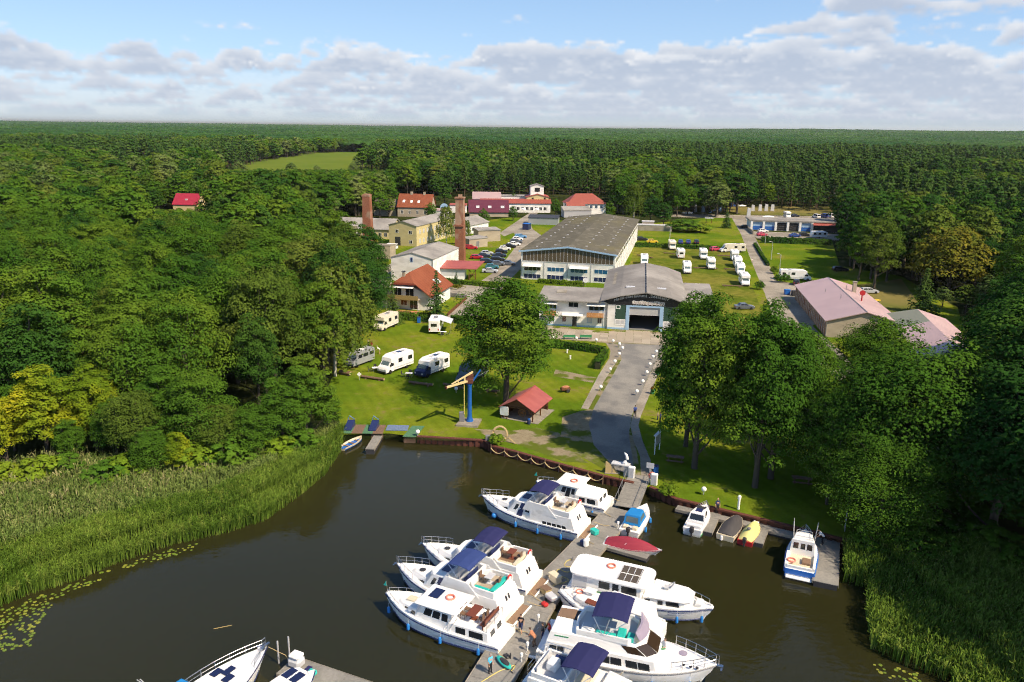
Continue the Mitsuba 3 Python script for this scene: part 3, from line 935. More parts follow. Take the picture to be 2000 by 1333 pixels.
# ---------------------------------------------------------------- buildings
class House:
    """A building in its own frame: x along the front wall, y to the rear, z up; its parts go under its key."""

    def __init__(s, key, x, y, ang, z=0.9):
        s.k, s.tw = key, frame(x, y, z, ang)

    def add(s, name, mesh, m, parent=None, smooth=False, label=None):
        return part(parent or s.k, name, mesh, m, smooth, s.tw, label)

    def gable(s, x0, x1, y0, y1, eave, ridge, wall, roof, along='y', over=0.35, mid=None, thick=0.16, plinth=None, over_end=None, roofname='roof', eave2=None):
        """Walls with gables and a two-slope roof; the ridge runs along y or x."""
        oe = over if over_end is None else over_end
        e2 = eave if eave2 is None else eave2
        if along == 'y':
            m = (x0 + x1) / 2 if mid is None else mid
            prof = [(x0, 0), (x1, 0), (x1, e2), (m, ridge), (x0, eave)]
            ring = lambda y: [(a, y, b) for a, b in prof]
            s.add('wall', loft([ring(y1), ring(y0)]), wall)
            sl, sr = (ridge - eave) / (m - x0), (ridge - e2) / (x1 - m)
            L, R = (x0 - over, eave - sl * over), (x1 + over, e2 - sr * over)
            g = 0.012
            for n, (a, b) in enumerate(((L, (m, ridge)), ((m, ridge), R))):
                rr = [(a[0], a[1] + g), (b[0], b[1] + g), (b[0], b[1] + g + thick), (a[0], a[1] + g + thick)]
                s.add(roofname, loft([[(p, y1 + oe, q) for p, q in rr], [(p, y0 - oe, q) for p, q in rr]]), roof)
        else:
            m = (y0 + y1) / 2 if mid is None else mid
            prof = [(y0, 0), (y1, 0), (y1, e2), (m, ridge), (y0, eave)]
            ring = lambda x: [(x, a, b) for a, b in prof]
            s.add('wall', loft([ring(x0), ring(x1)]), wall)
            sl, sr = (ridge - eave) / (m - y0), (ridge - e2) / (y1 - m)
            L, R = (y0 - over, eave - sl * over), (y1 + over, e2 - sr * over)
            g = 0.012
            for a, b in ((L, (m, ridge)), ((m, ridge), R)):
                rr = [(a[0], a[1] + g), (b[0], b[1] + g), (b[0], b[1] + g + thick), (a[0], a[1] + g + thick)]
                s.add(roofname, loft([[(x0 - oe, p, q) for p, q in rr], [(x1 + oe, p, q) for p, q in rr]]), roof)

    def flat(s, x0, x1, y0, y1, h, wall, roof, h2=None, over=0.25, thick=0.2):
        h2 = h if h2 is None else h2
        s.add('wall', hexa([(x0, y0, 0), (x1, y0, 0), (x1, y1, 0), (x0, y1, 0)], [(x0, y0, h), (x1, y0, h), (x1, y1, h2), (x0, y1, h2)]), wall)
        o = over
        k = (h2 - h) / (y1 - y0) * o
        b = [(x0 - o, y0 - o, h - k + .01), (x1 + o, y0 - o, h - k + .01), (x1 + o, y1 + o, h2 + k + .01), (x0 - o, y1 + o, h2 + k + .01)]
        s.add('roof', hexa(b, [(x, y, z + thick) for x, y, z in b]), roof)

    def face(s, side, w):
        """The lower edge of a side wall as two points; w = (x0, x1, y0, y1)."""
        x0, x1, y0, y1 = w
        return {'F': ((x0, y0), (x1, y0)), 'R': ((x1, y0), (x1, y1)), 'L': ((x0, y1), (x0, y0)), 'B': ((x1, y1), (x0, y1))}[side]

    def plate(s, side, w, u0, u1, z0, z1, m, name='panel', out=0.03, deep=0.02, parent=None, label=None):
        A, B = s.face(side, w)
        L = math.hypot(B[0] - A[0], B[1] - A[1])
        return s.add(name, pane((*A, 0), (*B, 0), (*A, 10), (*B, 10), u0 / L, u1 / L, z0 / 10, z1 / 10, out, deep), m, parent, label=label)

    def win(s, side, w, u0, u1, z0, z1, fm='m_paint_white', gm='m_glass', bars=1, name='window', t=0.09, sill=False, rows=1):
        """A window: a frame with bars that stands proud of the wall, and panes set back in it."""
        A, B = s.face(side, w)
        L = math.hypot(B[0] - A[0], B[1] - A[1])
        pn = lambda a, b, c, d, o, dp=0.02: pane((*A, 0), (*B, 0), (*A, 10), (*B, 10), a / L, b / L, c / 10, d / 10, o, dp)
        ms = [pn(u0, u1, z0, z0 + t, .06), pn(u0, u1, z1 - t, z1, .06), pn(u0, u0 + t, z0 + t, z1 - t, .06), pn(u1 - t, u1, z0 + t, z1 - t, .06)]
        for i in range(1, bars + 1):
            c = u0 + (u1 - u0) * i / (bars + 1)
            ms.append(pn(c - t * .4, c + t * .4, z0 + t, z1 - t, .05))
        for i in range(1, rows):
            c = z0 + (z1 - z0) * i / rows
            ms.append(pn(u0 + t, u1 - t, c - t * .3, c + t * .3, .045))
        k = s.add(name, cat(*ms), fm)
        n = bars + 1
        for i in range(n):
            a, b = u0 + (u1 - u0) * i / n, u0 + (u1 - u0) * (i + 1) / n
            s.add('pane', pn(a + t * .5, b - t * .5, z0 + t * .5, z1 - t * .5, .022), gm, k)
        if sill:
            s.add('sill', pn(u0 - .08, u1 + .08, z0 - .1, z0 - .005, .13), 'm_lightgrey', k)
        return k


# -- the large hall with the mossy roof
k = thing('boat_hall', 'large white boat hall with a mossy grey roof and a brown glazed gable', 'hall')
h = House(k, 2.2, 216.5, -12.5)
W = (0, 26, 0, 88)
h.gable(0, 26, 0, 88, 7.7, 9.3, 'm_white', 'm_roof_moss', over=0.5, thick=0.28)
for a, b in (((-.6, 7.62), (13, 9.3)), ((13, 9.3), (26.6, 7.62))):
    q = [(a[0], a[1] - .05), (b[0], b[1] - .05), (b[0], b[1] + .36), (a[0], a[1] + .36)]
    h.add('fascia', loft([[(x, -.505, z) for x, z in q], [(x, -.60, z) for x, z in q]]), 'm_lightblue')
sl = (9.3 - 7.7) / 13
band = lambda x: 7.45 + sl * min(x, 26 - x)
for i in range(24):
    a, b = .5 + i * 25 / 24, .5 + (i + 1) * 25 / 24
    q = pane((a + .05, 0, 5.25), (b - .05, 0, 5.25), (a + .05, 0, band(a)), (b - .05, 0, band(b)), 0, 1, 0, 1, .05, .02)
    h.add('glazing_pane', q, 'm_glass_brown')
ms = [pane((.5 + i * 25 / 24 - .05, 0, 5.1), (.5 + i * 25 / 24 + .05, 0, 5.1), (.5 + i * 25 / 24 - .05, 0, band(i * 25 / 24)), (.5 + i * 25 / 24 + .05, 0, band(i * 25 / 24)), 0, 1, 0, 1, .09, .02) for i in range(25)]
h.add('mullions', cat(*ms, pane((.4, 0, 5.05), (25.6, 0, 5.05), (.4, 0, 5.25), (25.6, 0, 5.25), 0, 1, 0, 1, .11, .02)), 'm_lightgrey')
for i, x in enumerate((0.15, 6.5, 13, 19.5, 25.85)):
    h.add('pilaster', box(x - .14, x + .14, -.09, .02, 0, 5.04), 'm_lightgrey')
for i in range(4):
    c = 3.25 + 6.5 * i
    h.win('F', W, c - 2.4, c + 2.4, 2.45, 3.75, 'm_paint_white', ['m_glass', 'm_glass_blue', 'm_glass_blue', 'm_glass_blue'][i], bars=3)
    h.win('F', W, c - 2.4, c + 2.4, 0.25, 1.6, 'm_paint_white', 'm_navy_gloss', bars=3)
    if i in (0, 2):
        h.add('awning', hexa([(c - 2.6, -1.3, 3.75), (c + 2.6, -1.3, 3.75), (c + 2.6, -.03, 4.15), (c - 2.6, -.03, 4.15)], [(c - 2.6, -1.3, 3.83), (c + 2.6, -1.3, 3.83), (c + 2.6, -.03, 4.25), (c - 2.6, -.03, 4.25)]), 'm_paint_white')
for i in range(15):
    h.add('pilaster', box(25.98, 26.1, 2 + i * 6 - .15, 2 + i * 6 + .15, 0, 7.3), 'm_lightgrey')
for i in range(14):
    h.plate('R', W, 3.2 + i * 6, 6.8 + i * 6, 5.4, 6.4, 'm_glass', 'side_window')

for i in range(4):
    for j in range(11):
        x = (3.4, 8.6, 17.4, 22.6)[i]
        z = 7.7 + 1.6 * (1 - abs(x - 13) / 13) + .30
        h.add('roof_vent', box(x - .28, x + .28, 5 + j * 7.6, 5.5 + j * 7.6, z, z + .16), 'm_lightgrey')

# -- the restaurant with the boat shed gable
k = thing('restaurant', 'grey-roofed waterfront restaurant with a black sign gable and an open boat shed door', 'restaurant')
h = House(k, 20.0, 161.4, -9)
W = (0, 15.4, 0, 36)
prof = [(0, 0), (15.4, 0), (15.4, 6.0), (12.9, 7.25), (7.7, 8.15), (2.5, 7.25), (0, 6.0)]
ring = lambda y, pr=prof: [(a, y, b) for a, b in pr]
dx0, dx1 = 4.55, 10.75
# front wall with the door left open, and the shed behind it hollow
fr = Polygon(prof).difference(shapely.box(dx0, -1, dx1, 5.0))
v, f = prism(fr, 0, .3)
h.add('front_wall', (np.column_stack([v[:, 0], .3 - v[:, 2], v[:, 1]]), f), 'm_white')
h.add('wall', cat(box(0, .3, .302, 36, 0, 6.0), box(15.1, 15.4, .302, 36, 0, 6.0), loft([ring(36.3), ring(36.002)])), 'm_white')
h.add('shed_floor', box(.31, 15.09, .31, 35.9, -.05, .02), 'm_grey')
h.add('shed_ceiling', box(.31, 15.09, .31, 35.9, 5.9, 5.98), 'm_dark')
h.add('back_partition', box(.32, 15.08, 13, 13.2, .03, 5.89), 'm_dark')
ro = [(-1.6, 5.98), (2.5, 7.25), (7.7, 8.15), (12.9, 7.25), (16.4, 6.05)]
for a, b in zip(ro[:-1], ro[1:]):
    q = [(a[0], a[1] + .02), (b[0], b[1] + .02), (b[0], b[1] + .2), (a[0], a[1] + .2)]
    h.add('roof', loft([[(x, 36.6, z) for x, z in q], [(x, -.95, z) for x, z in q]]), 'm_roof_grey')
h.add('ridge_cap', box(7.55, 7.85, -.95, 36.6, 8.36, 8.42), 'm_dark')
sg = Polygon([(-.9, 5.95), (2.4, 7.15), (7.7, 8.05), (13.0, 7.15), (16.0, 6.0), (15.6, 5.36), (7.7, 5.36), (.2, 5.36)])
v, f = prism(sg, 0, .12)
sign = h.add('sign_gable', (np.column_stack([v[:, 0], -.02 - v[:, 2], v[:, 1]]), f), 'm_black')


def lettering(text, height, bold, depth=0.03):
    v, f = tri(meshkit.text_mesh(text, height, depth, bold))
    return np.column_stack([v[:, 0], -v[:, 2], v[:, 1]]), f


# first line follows the roof: every letter is set along a shallow arch
words = 'Hotel-Restaurant „Seestern“'
xs, ms, x = 1.3, [], 1.3
for ch in words:
    if ch == ' ':
        x += .30
        continue
    v, f = lettering(ch, .56, True)
    wdt = v[:, 0].max() - v[:, 0].min()
    v[:, 0] -= v[:, 0].min()
    t = x + wdt / 2
    sl2 = -2 * .030 * (t - 7.7)
    zb = 7.22 - .030 * (t - 7.7) ** 2
    v[:, 2] += (v[:, 0] - wdt / 2) * sl2
    ms.append((np.column_stack([v[:, 0] + x, v[:, 1] - .15, v[:, 2] + zb]), f))
    x += wdt + .08
for m_ in ms:
    h.add('letter', m_, 'm_gel_grey', sign)
LETTERS = []
mat('m_letter', (.30, .24, .20), .6)
x = 0.0
for ch in 'Gastliegeplätze':
    lv, lf = lettering(ch, .62, True)
    x0_, x1_ = lv[:, 0].min(), lv[:, 0].max()
    h.add('letter', (np.column_stack([(lv[:, 0] - x0_ + x) * 1.0 + 5.02, lv[:, 1] - .165, lv[:, 2] + 5.72]), lf), 'm_letter', sign)
    LETTERS.append((lv, lf, x - x0_))
    x += x1_ - x0_ + .075

# the same word drawn wider behind, as the pale outline that the sign has
fat = shapely.union_all([Polygon(lv[t][:, [0, 2]] + [dx_, 0]).buffer(0) for lv, lf, dx_ in LETTERS for t in lf]).buffer(.085).simplify(.02)
vv, ff = prism(affinity.translate(fat, 5.02, 5.72), 0, .02)
h.add('lettering_outline', (np.column_stack([vv[:, 0], -.142 - vv[:, 2], vv[:, 1]]), ff), 'm_cloth_white', sign)
df = h.add('door_frame', cat(box(dx0 - .75, dx0 - .02, -.12, .31, 0, 5.34), box(dx1 + .02, dx1 + .75, -.12, .31, 0, 5.34), box(dx0 - .02, dx1 + .02, -.12, .31, 4.98, 5.34)), 'm_lightblue')
h.add('rolling_shutter', cat(*[box(dx0, dx1, .12, .2, 3.25 + i * .22, 3.25 + i * .22 + .21) for i in range(8)]), 'm_lightgrey')
for (a, b) in ((1.6, 3.78), (11.55, 13.9)):
    h.plate('F', W, a, b, 2.25, 5.3, 'm_green_dark', 'green_panel', .04)
    h.win('F', W, a, b, .95, 2.15, 'm_paint_white', 'm_gel_grey', 1, t=.16)
h.win('F', W, 1.75, 2.6, 4.4, 5.25, 'm_paint_white', 'm_glass', 0, t=.13)
h.plate('F', W, 0, dx0 - .78, 0.01, .42, 'm_lightblue', 'plinth', .05)
h.plate('F', W, dx1 + .78, 15.4, .01, .42, 'm_lightblue', 'plinth', .05)
h.add('rainwater_pipe', tube([(-.12, -.1, 0), (-.12, -.1, 5.3)], .07, 6), 'm_grey')
for (x, yb) in ((4.6, 7), (10.9, 6.5)):
    z = 7.25 + (8.15 - 7.25) / 5.2 * (min(x, 15.4 - x) - 2.5)
    h.add('skylight', box(x - 1.1, x + 1.1, yb - .5, yb + .5, z + .05, z + .34), 'm_gel_grey')
h.add('light_strip', hexa([(.3, 14, 6.7), (1.0, 14, 6.92), (1.0, 29, 6.92), (.3, 29, 6.7)], [(.3, 14, 6.82), (1.0, 14, 7.04), (1.0, 29, 7.04), (.3, 29, 6.82)]), 'm_concrete')
# two-storey wing on the left
WW = (-14.5, -.02, .4, 12)
h.add('wing_wall', hexa([(-14.5, .4, 0), (-.02, .4, 0), (-.02, 12, 0), (-14.5, 12, 0)], [(-14.5, .4, 5.6), (-.02, .4, 5.6), (-.02, 12, 5.95), (-14.5, 12, 5.95)]), 'm_white')
b = [(-15, -.75, 5.60), (-1.62, -.75, 5.60), (-1.62, 12.5, 6.0), (-15, 12.5, 6.0)]
h.add('wing_roof', hexa(b, [(x, y, z + .22) for x, y, z in b]), 'm_roof_grey')
h.add('roof_hatch', hexa([(-11.5, 6, 5.9), (-9.4, 6, 5.9), (-9.4, 8.6, 5.98), (-11.5, 8.6, 5.98)], [(-11.5, 6, 6.16), (-9.4, 6, 6.16), (-9.4, 8.6, 6.24), (-11.5, 8.6, 6.24)]), 'm_concrete')
X = lambda x: x + 14.5
for a, b_ in ((-13.2, -10.8), (-4.0, -.75)):
    h.win('F', WW, X(a), X(b_), 3.7, 5.05, 'm_lightblue', 'm_glass', 2, t=.1)
    bal = h.add('balcony', box(a - .3, b_ + .1, -.85, .39, 2.45, 2.6), 'm_lightgrey')
    for i in range(int((b_ - a + .4) / .16)):
        h.add('slat', box(a - .3 + i * .16, a - .3 + i * .16 + .14, -.93, -.86, 2.5, 3.5), 'm_orange_wood', bal)
    h.add('awning', hexa([(a - .4, -.7, 4.85), (b_ + .2, -.7, 4.85), (b_ + .2, .38, 5.3), (a - .4, .38, 5.3)], [(a - .4, -.7, 4.92), (b_ + .2, -.7, 4.92), (b_ + .2, .38, 5.4), (a - .4, .38, 5.4)]), 'm_paint_white')
h.win('F', WW, X(-8.3), X(-6.2), 4.2, 5.35, 'm_gel_grey', 'm_glass', 1)
h.win('F', WW, X(-12.5), X(-11.2), .95, 2.2, 'm_lightblue', 'm_glass', 1)
h.win('F', WW, X(-9.6), X(-8.7), .95, 2.25, 'm_gel_grey', 'm_mahogany', 1)
h.win('F', WW, X(-4.3), X(-3.2), .95, 2.3, 'm_lightblue', 'm_gel_grey', 0)
h.win('F', WW, X(-2.1), X(-1.1), .95, 2.2, 'm_gel_grey', 'm_glass', 1)
d = h.plate('F', WW, X(-7.4), X(-6.45), .05, 2.25, 'm_dark', 'door', .05)
h.add('handle', box(-6.62, -6.55, .26, .34, 1.0, 1.15), 'm_steel', d)
h.add('porch_canopy', hexa([(-9.6, -.9, 2.55), (-5.2, -.9, 2.55), (-5.2, .38, 2.7), (-9.6, .38, 2.7)], [(-9.6, -.9, 2.66), (-5.2, -.9, 2.66), (-5.2, .38, 2.84), (-9.6, .38, 2.84)]), 'm_paint_white')
h.plate('F', WW, 0, X(-7.45), .01, .38, 'm_lightblue', 'plinth', .05)
h.plate('F', WW, X(-6.4), 14.45, .01, .38, 'm_lightblue', 'plinth', .05)
h.add('satellite_dish', mv((lathe([(0, -.1), (.3, -.05), (.55, .1), (.6, .16)], 14)[0] @ np.array([[1, 0, 0], [0, 0, 1], [0, -1, 0]]), lathe([(0, -.1), (.3, -.05), (.55, .1), (.6, .16)], 14)[1]), -5.6, 11.8, 8.0), 'm_gel')
h.add('dish_mast', tube([(-5.6, 11.9, 6.6), (-5.6, 11.9, 8.0)], .04, 5), 'm_grey')
# low wing on the right
h.flat(15.45, 22.5, 4, 26, 4.6, 'm_white', 'm_roof_grey', 5.4)

# -- white gabled workshop
k = thing('workshop', 'plain white workshop with a grey pitched roof behind the red-tiled house', 'workshop')
h = House(k, -33, 211.2, -14)
h.gable(0, 12, 0, 22, 6.4, 7.9, 'm_white', 'm_roof_grey', over=.2)
h.win('F', (0, 12, 0, 22), 5.5, 6.3, 5.4, 6.7, 'm_lightblue', 'm_navy_gloss', 0)
h.add('rainwater_pipe', tube([(11.9, -.1, 0), (11.9, -.1, 6.3)], .06, 5), 'm_grey')

# -- red-roofed canopy beside it
k = thing('open_shed', 'pale green shed with a flat red roof below the right chimney', 'shed')
h = House(k, -21.5, 214.2, -3)
h.add('wall', box(0, 8.2, 0, 4.5, 0, 3.0), 'm_gel_grey')
h.add('plinth', box(-.05, 8.25, -.06, -.001, 0, .9), 'm_paint_white')
b = [(-.4, -.6, 3.05), (11.6, -.6, 3.05), (13.3, 5.2, 4.3), (1.4, 5.2, 4.3)]
h.add('roof', hexa(b, [(x, y, z + .2) for x, y, z in b]), 'm_sheet_red')
for x in (9.4, 11.2):
    h.add('post', box(x, x + .18, -.2, 0, 0, 3.05), 'm_wood')
h.add('brace', cat(tube([(9.5, -.1, .3), (11.3, -.1, 2.9)], .07, 4), tube([(11.3, -.1, .3), (9.5, -.1, 2.9)], .07, 4), box(9.3, 11.4, -.14, -.04, 1.5, 1.66)), 'm_wood')

# -- house with red tile roof, balcony
k = thing('house', 'pale house with a red-tiled half-hipped roof, balcony and white awning beside two spruces', 'house')
h = House(k, -30.3, 178.6, -14)
w_, d_, e_, r_ = 11.8, 14.5, 3.7, 8.0
h.add('wall', cat(loft([[(0, d_, 0), (w_, d_, 0), (w_, d_, e_), (w_ / 2, d_, 7.7), (0, d_, e_)], [(0, .0, 0), (w_, .0, 0), (w_, .0, e_), (w_ * .68, .0, 5.95), (w_ * .32, .0, 5.95)][:3] + [(w_ / 2, 0.0, 5.9), (0, 0, e_)]])), 'm_beige_white' if False else 'm_white')
o = .7
ez = e_ - o * (r_ - e_) / (w_ / 2)
hz, hy = 6.15, 2.6
tx = (hz - e_) / (r_ - e_) * (w_ / 2)
A = lambda x, y, z: (x, y, z)
th = .2
left = [A(-o, -1.0, ez), A(-o, d_ + .5, ez), A(w_ / 2, d_ + .5, r_), A(w_ / 2, hy, r_), A(tx, -1.0, hz)]
right = [A(w_ + o, d_ + .5, ez), A(w_ + o, -1.0, ez), A(w_ - tx, -1.0, hz), A(w_ / 2, hy, r_), A(w_ / 2, d_ + .5, r_)]
hip = [A(tx, -1.0, hz), A(w_ / 2, hy, r_), A(w_ - tx, -1.0, hz)]
for q in (left, right, hip):
    if q is left:
        q = q[::-1]
    elif q is hip:
        q = [q[0], q[2], q[1]]
    h.add('roof', loft([[(x, y, z) for x, y, z in q], [(x, y, z + th) for x, y, z in q]]), 'm_tile')
h.add('fascia', box(tx - .1, w_ - tx + .1, -1.08, -1.01, hz - .25, hz + .08), 'm_red_far')
ch = h.add('chimney', box(w_ * .40, w_ * .40 + .7, 1.0, 1.6, 6.6, 8.3), 'm_beige')
h.add('chimney_cap', box(w_ * .40 - .12, w_ * .40 + .82, .88, 1.72, 8.5, 8.62), 'm_dark', ch)
W = (0, w_, 0, d_)
h.add('awning', hexa([(2.6, -1.35, 5.15), (8.2, -1.35, 5.15), (8.2, -.02, 5.65), (2.6, -.02, 5.65)], [(2.6, -1.35, 5.24), (8.2, -1.35, 5.24), (8.2, -.02, 5.76), (2.6, -.02, 5.76)]), 'm_paint_white')
h.win('F', W, 3.0, 5.0, 3.0, 5.0, 'm_paint_white', 'm_glass', 1)
h.win('F', W, 5.9, 8.0, 3.0, 5.0, 'm_paint_white', 'm_glass', 1)
bal = h.add('balcony', box(1.6, 9.6, -1.7, -.01, 2.55, 2.75), 'm_beige')
for i in range(50):
    h.add('slat', box(1.6 + i * .16, 1.6 + i * .16 + .13, -1.78, -1.705, 2.6, 3.6), 'm_balcony', bal)
for x in (1.7, 9.4):
    h.add('balcony_post', box(x, x + .15, -1.65, -1.5, 0, 2.55), 'm_lightgrey')
h.win('F', W, 4.7, 6.3, .9, 2.2, 'm_paint_white', 'm_mahogany', 1)
h.win('F', W, 6.9, 8.9, .1, 2.3, 'm_paint_white', 'm_glass', 1, name='terrace_door')
h.win('R', W, 2.5, 3.6, 1.0, 2.2, 'm_paint_white', 'm_glass', 1)
h.win('R', W, 6.5, 7.6, 1.0, 2.2, 'm_paint_white', 'm_glass', 1)
for i in range(2):
    x0, x1 = w_ - 2.3, w_ - 1.0
    zf = lambda x: e_ + (w_ - x) * (r_ - e_) / (w_ / 2) + th + .02
    y0 = 8.2 + i * 1.5
    h.add('roof_window', hexa([(x0, y0, zf(x0)), (x1, y0, zf(x1)), (x1, y0 + 1.2, zf(x1)), (x0, y0 + 1.2, zf(x0))], [(x0, y0, zf(x0) + .08), (x1, y0, zf(x1) + .08), (x1, y0 + 1.2, zf(x1) + .08), (x0, y0 + 1.2, zf(x0) + .08)]), 'm_gel_grey')
h.add('terrace', box(4.5, 10, -4.2, -1.8, -.05, .12), 'm_terracotta')

# -- brickworks chimneys
k = thing('brick_chimney', 'tall tapering red brick chimney on the left, above the birches', 'chimney')
h = House(k, -45.9, 249, -8)
h.add('base', box(-1.6, 1.6, -1.6, 1.6, 0, 4.0, .12), 'm_brick')
h.add('shaft', box(-1.42, 1.42, -1.42, 1.42, 4.01, 19.2, .26), 'm_brick')
h.add('band', box(-1.45, 1.45, -1.45, 1.45, 9.0, 9.25), 'm_brick')
h.add('band', box(-1.55, 1.55, -1.55, 1.55, 3.6, 4.2), 'm_brick')
h.add('crown', cat(box(-1.25, 1.25, -1.25, 1.25, 19.21, 19.8), box(-1.0, 1.0, -1.0, 1.0, 19.81, 20.0)), 'm_brick_pale')
k = thing('brick_chimney', 'weathered pale brick chimney on the right with a dark ledge half way up', 'chimney')
h = House(k, -16.6, 246, -8)
h.add('shaft', box(-1.45, 1.45, -1.45, 1.45, 0, 10.8, .1), 'm_brick')
h.add('ledge', box(-1.75, 1.38, -1.75, 1.38, 10.81, 11.3), 'm_brick')
h.add('upper_shaft', box(-1.32, 1.32, -1.32, 1.32, 11.31, 19.3, .12), 'm_brick_pale')
h.add('crown', cat(box(-1.45, 1.45, -1.45, 1.45, 19.31, 19.7), box(-.55, .6, -.4, .5, 19.71, 20.5)), 'm_brick_pale')

# -- yellow factory block and its neighbours
k = thing('factory', 'yellow two-storey factory block with a grey roof and rows of small windows', 'factory')
h = House(k, -43.8, 277.5, -20)
W = (0, 10.8, 0, 30)
h.gable(0, 10.8, 0, 30, 7.0, 8.5, 'm_cream', 'm_roof_grey', over=.25)
for u, z in ((2.6, 4.4), (7.8, 4.2), (7.8, .9)):
    h.win('F', W, u, u + 1.3, z, z + 1.2, 'm_paint_white', 'm_glass', 1)
h.plate('F', W, 2.4, 4.5, .02, 3.0, 'm_dark', 'door', .06)
for i in range(9):
    for z in (4.2, .9):
        h.win('R', W, 2.0 + i * 3, 3.1 + i * 3, z, z + 1.5, 'm_gel_grey', 'm_gel_grey', 1)
k = thing('long_factory', 'long low grey-roofed factory wing behind the left chimney', 'factory')
h = House(k, -76, 296, -9)
h.gable(0, 31, 0, 15, 3.6, 6.6, 'm_cream', 'm_roof_grey', along='x', over=.5)
for i in range(6):
    h.win('F', (0, 31, 0, 15), 18 + i * 2.1, 19.2 + i * 2.1, .8, 2.3, 'm_gel_grey', 'm_glass', 1)
k = thing('barn', 'brown-grey roofed barn with a white gable half hidden behind the birches', 'barn')
h = House(k, -67, 270, 6)
h.gable(0, 12.5, 0, 10, 3.8, 6.4, 'm_white', 'm_roof_moss', along='x', over=.4)
h.win('R', (0, 12.5, 0, 10), 4.2, 5.2, 3.6, 4.9, 'm_gel_grey', 'm_glass', 0)
k = thing('shed', 'beige block of a shed right of the left chimney foot', 'shed')
h = House(k, -44, 247, -8)
h.flat(0, 5.4, 0, 6, 4.2, 'm_beige', 'm_concrete', 3.8, over=.1)
k = thing('shed', 'small grey open lean-to in front of the left chimney', 'shed')
h = House(k, -44.5, 232, -8)
h.add('roof', hexa([(-3, 0, 2.9), (3.4, 0, 2.7), (3.4, 4.5, 3.2), (-3, 4.5, 3.4)], [(-3, 0, 3.05), (3.4, 0, 2.85), (3.4, 4.5, 3.35), (-3, 4.5, 3.55)]), 'm_roof_grey')
h.add('wall', box(-3, 1.0, .3, 4.3, 0, 2.7), 'm_dark')
for x in (2.9, 1.6):
    h.add('post', box(x, x + .2, .2, .4, 0, 2.72), 'm_dark')
k = thing('storehouse', 'grey-roofed storehouse with a yellow end wall right of the right chimney', 'storehouse')
h = House(k, -21.5, 300, 62)
h.gable(0, 24, 0, 11, 3.4, 5.6, 'm_white', 'm_roof_grey', along='x', over=.4)
h.plate('R', (0, 24, 0, 11), 0, 11, .02, 3.4, 'm_cream', 'end_wall', .04)
for i in range(4):
    h.win('F', (0, 24, 0, 11), 3 + i * 4, 4.4 + i * 4, 1.0, 2.3, 'm_gel_grey', 'm_glass', 1)
k = thing('concrete_shed', 'taller beige concrete shed beside the car park', 'shed')
h = House(k, -12.8, 287.5, 20)
h.flat(0, 8.5, 0, 6, 4.0, 'm_beige', 'm_roof_grey', 4.3)
h.plate('F', (0, 8.5, 0, 6), 2.5, 3.4, .02, 2.1, 'm_grey', 'door', .05)
k = thing('concrete_shed', 'lower pale concrete shed beside the car park next to the red car', 'shed')
h = House(k, -15.2, 271.5, 40)
h.flat(0, 8.0, 0, 5, 3.0, 'm_beige', 'm_roof_grey', 3.3)
h.plate('F', (0, 8.0, 0, 5), 3, 4.2, .02, 2.2, 'm_grey', 'door', .05)

# -- village behind
k = thing('house', 'old house with a steep rust-red roof and small white skylights behind the factory', 'house')
h = House(k, -53.5, 366, -6)
h.gable(0, 15.5, 0, 11, 4.6, 9.9, 'm_beige', 'm_tile', along='x', over=.4)
W = (0, 15.5, 0, 11)
for i in range(4):
    h.win('F', W, 1.5 + i * 3.6, 2.6 + i * 3.6, 1.3, 3.0, 'm_paint_white', 'm_glass', 1)
for x, z in ((2.0, 6.2), (5.6, 6.1), (9.0, 6.1)):
    y = (z - 4.6) / 5.3 * 5.5
    h.add('roof_window', hexa([(x, y, z + .2), (x + 1.1, y, z + .2), (x + 1.1, y + 1, z + 1.15), (x, y + 1, z + 1.15)], [(x, y, z + .3), (x + 1.1, y, z + .3), (x + 1.1, y + 1, z + 1.25), (x, y + 1, z + 1.25)]), 'm_gel')
for x in (5, 11):
    h.add('chimney', box(x, x + 1.0, 5, 5.9, 9.2, 11.0), 'm_beige')
k = thing('shed', 'brownish pitched outbuilding left of the steep rust-red roof', 'shed')
h = House(k, -65, 369, -6)
h.gable(0, 10.5, 0, 8, 3.6, 7.2, 'm_beige', 'm_roof_moss', along='x', over=.3)
k = thing('shed', 'white flat annex right of the steep rust-red roofed house', 'shed')
h = House(k, -37.3, 367, -6)
h.flat(0, 8, 0, 6, 2.8, 'm_white', 'm_pink', 3.2)
k = thing('kiosk', 'small orange-roofed hut behind the right chimney', 'hut')
h = House(k, -31, 385, 0)
h.flat(0, 8, 0, 5, 3.6, 'm_white', 'm_red_far', 4.0)
h.add('sign_disc', mv((lathe([(0, 0), (2.0, 0), (2.0, .15), (0, .15)], 18)[0] @ np.array([[1, 0, 0], [0, 0, 1], [0, -1, 0]]), lathe([(0, 0), (2.0, 0), (2.0, .15), (0, .15)], 18)[1]), -2.6, -1, 2.6), 'm_lightblue')
k = thing('house', 'long house with a dark maroon roof right of the right chimney', 'house')
h = House(k, -20.5, 369, 4)
h.gable(0, 18, 0, 12, 2.4, 7.2, 'm_beige', 'm_maroon', along='x', over=.5)
for x in (3.0, 8.6, 14.6):
    h.add('roof_window', hexa([(x, 1.5, 3.9), (x + 1.6, 1.5, 3.9), (x + 1.6, 2.6, 4.78), (x, 2.6, 4.78)], [(x, 1.5, 4.0), (x + 1.6, 1.5, 4.0), (x + 1.6, 2.6, 4.9), (x, 2.6, 4.9)]), 'm_gel_grey')
k = thing('inn', 'white inn with a red roof, yellow gable and a lantern tower on top', 'inn')
h = House(k, -16, 389, 3)
h.gable(0, 34, 0, 9, 4.6, 6.2, 'm_white', 'm_red_far', along='x', over=.5)
W = (0, 34, 0, 9)
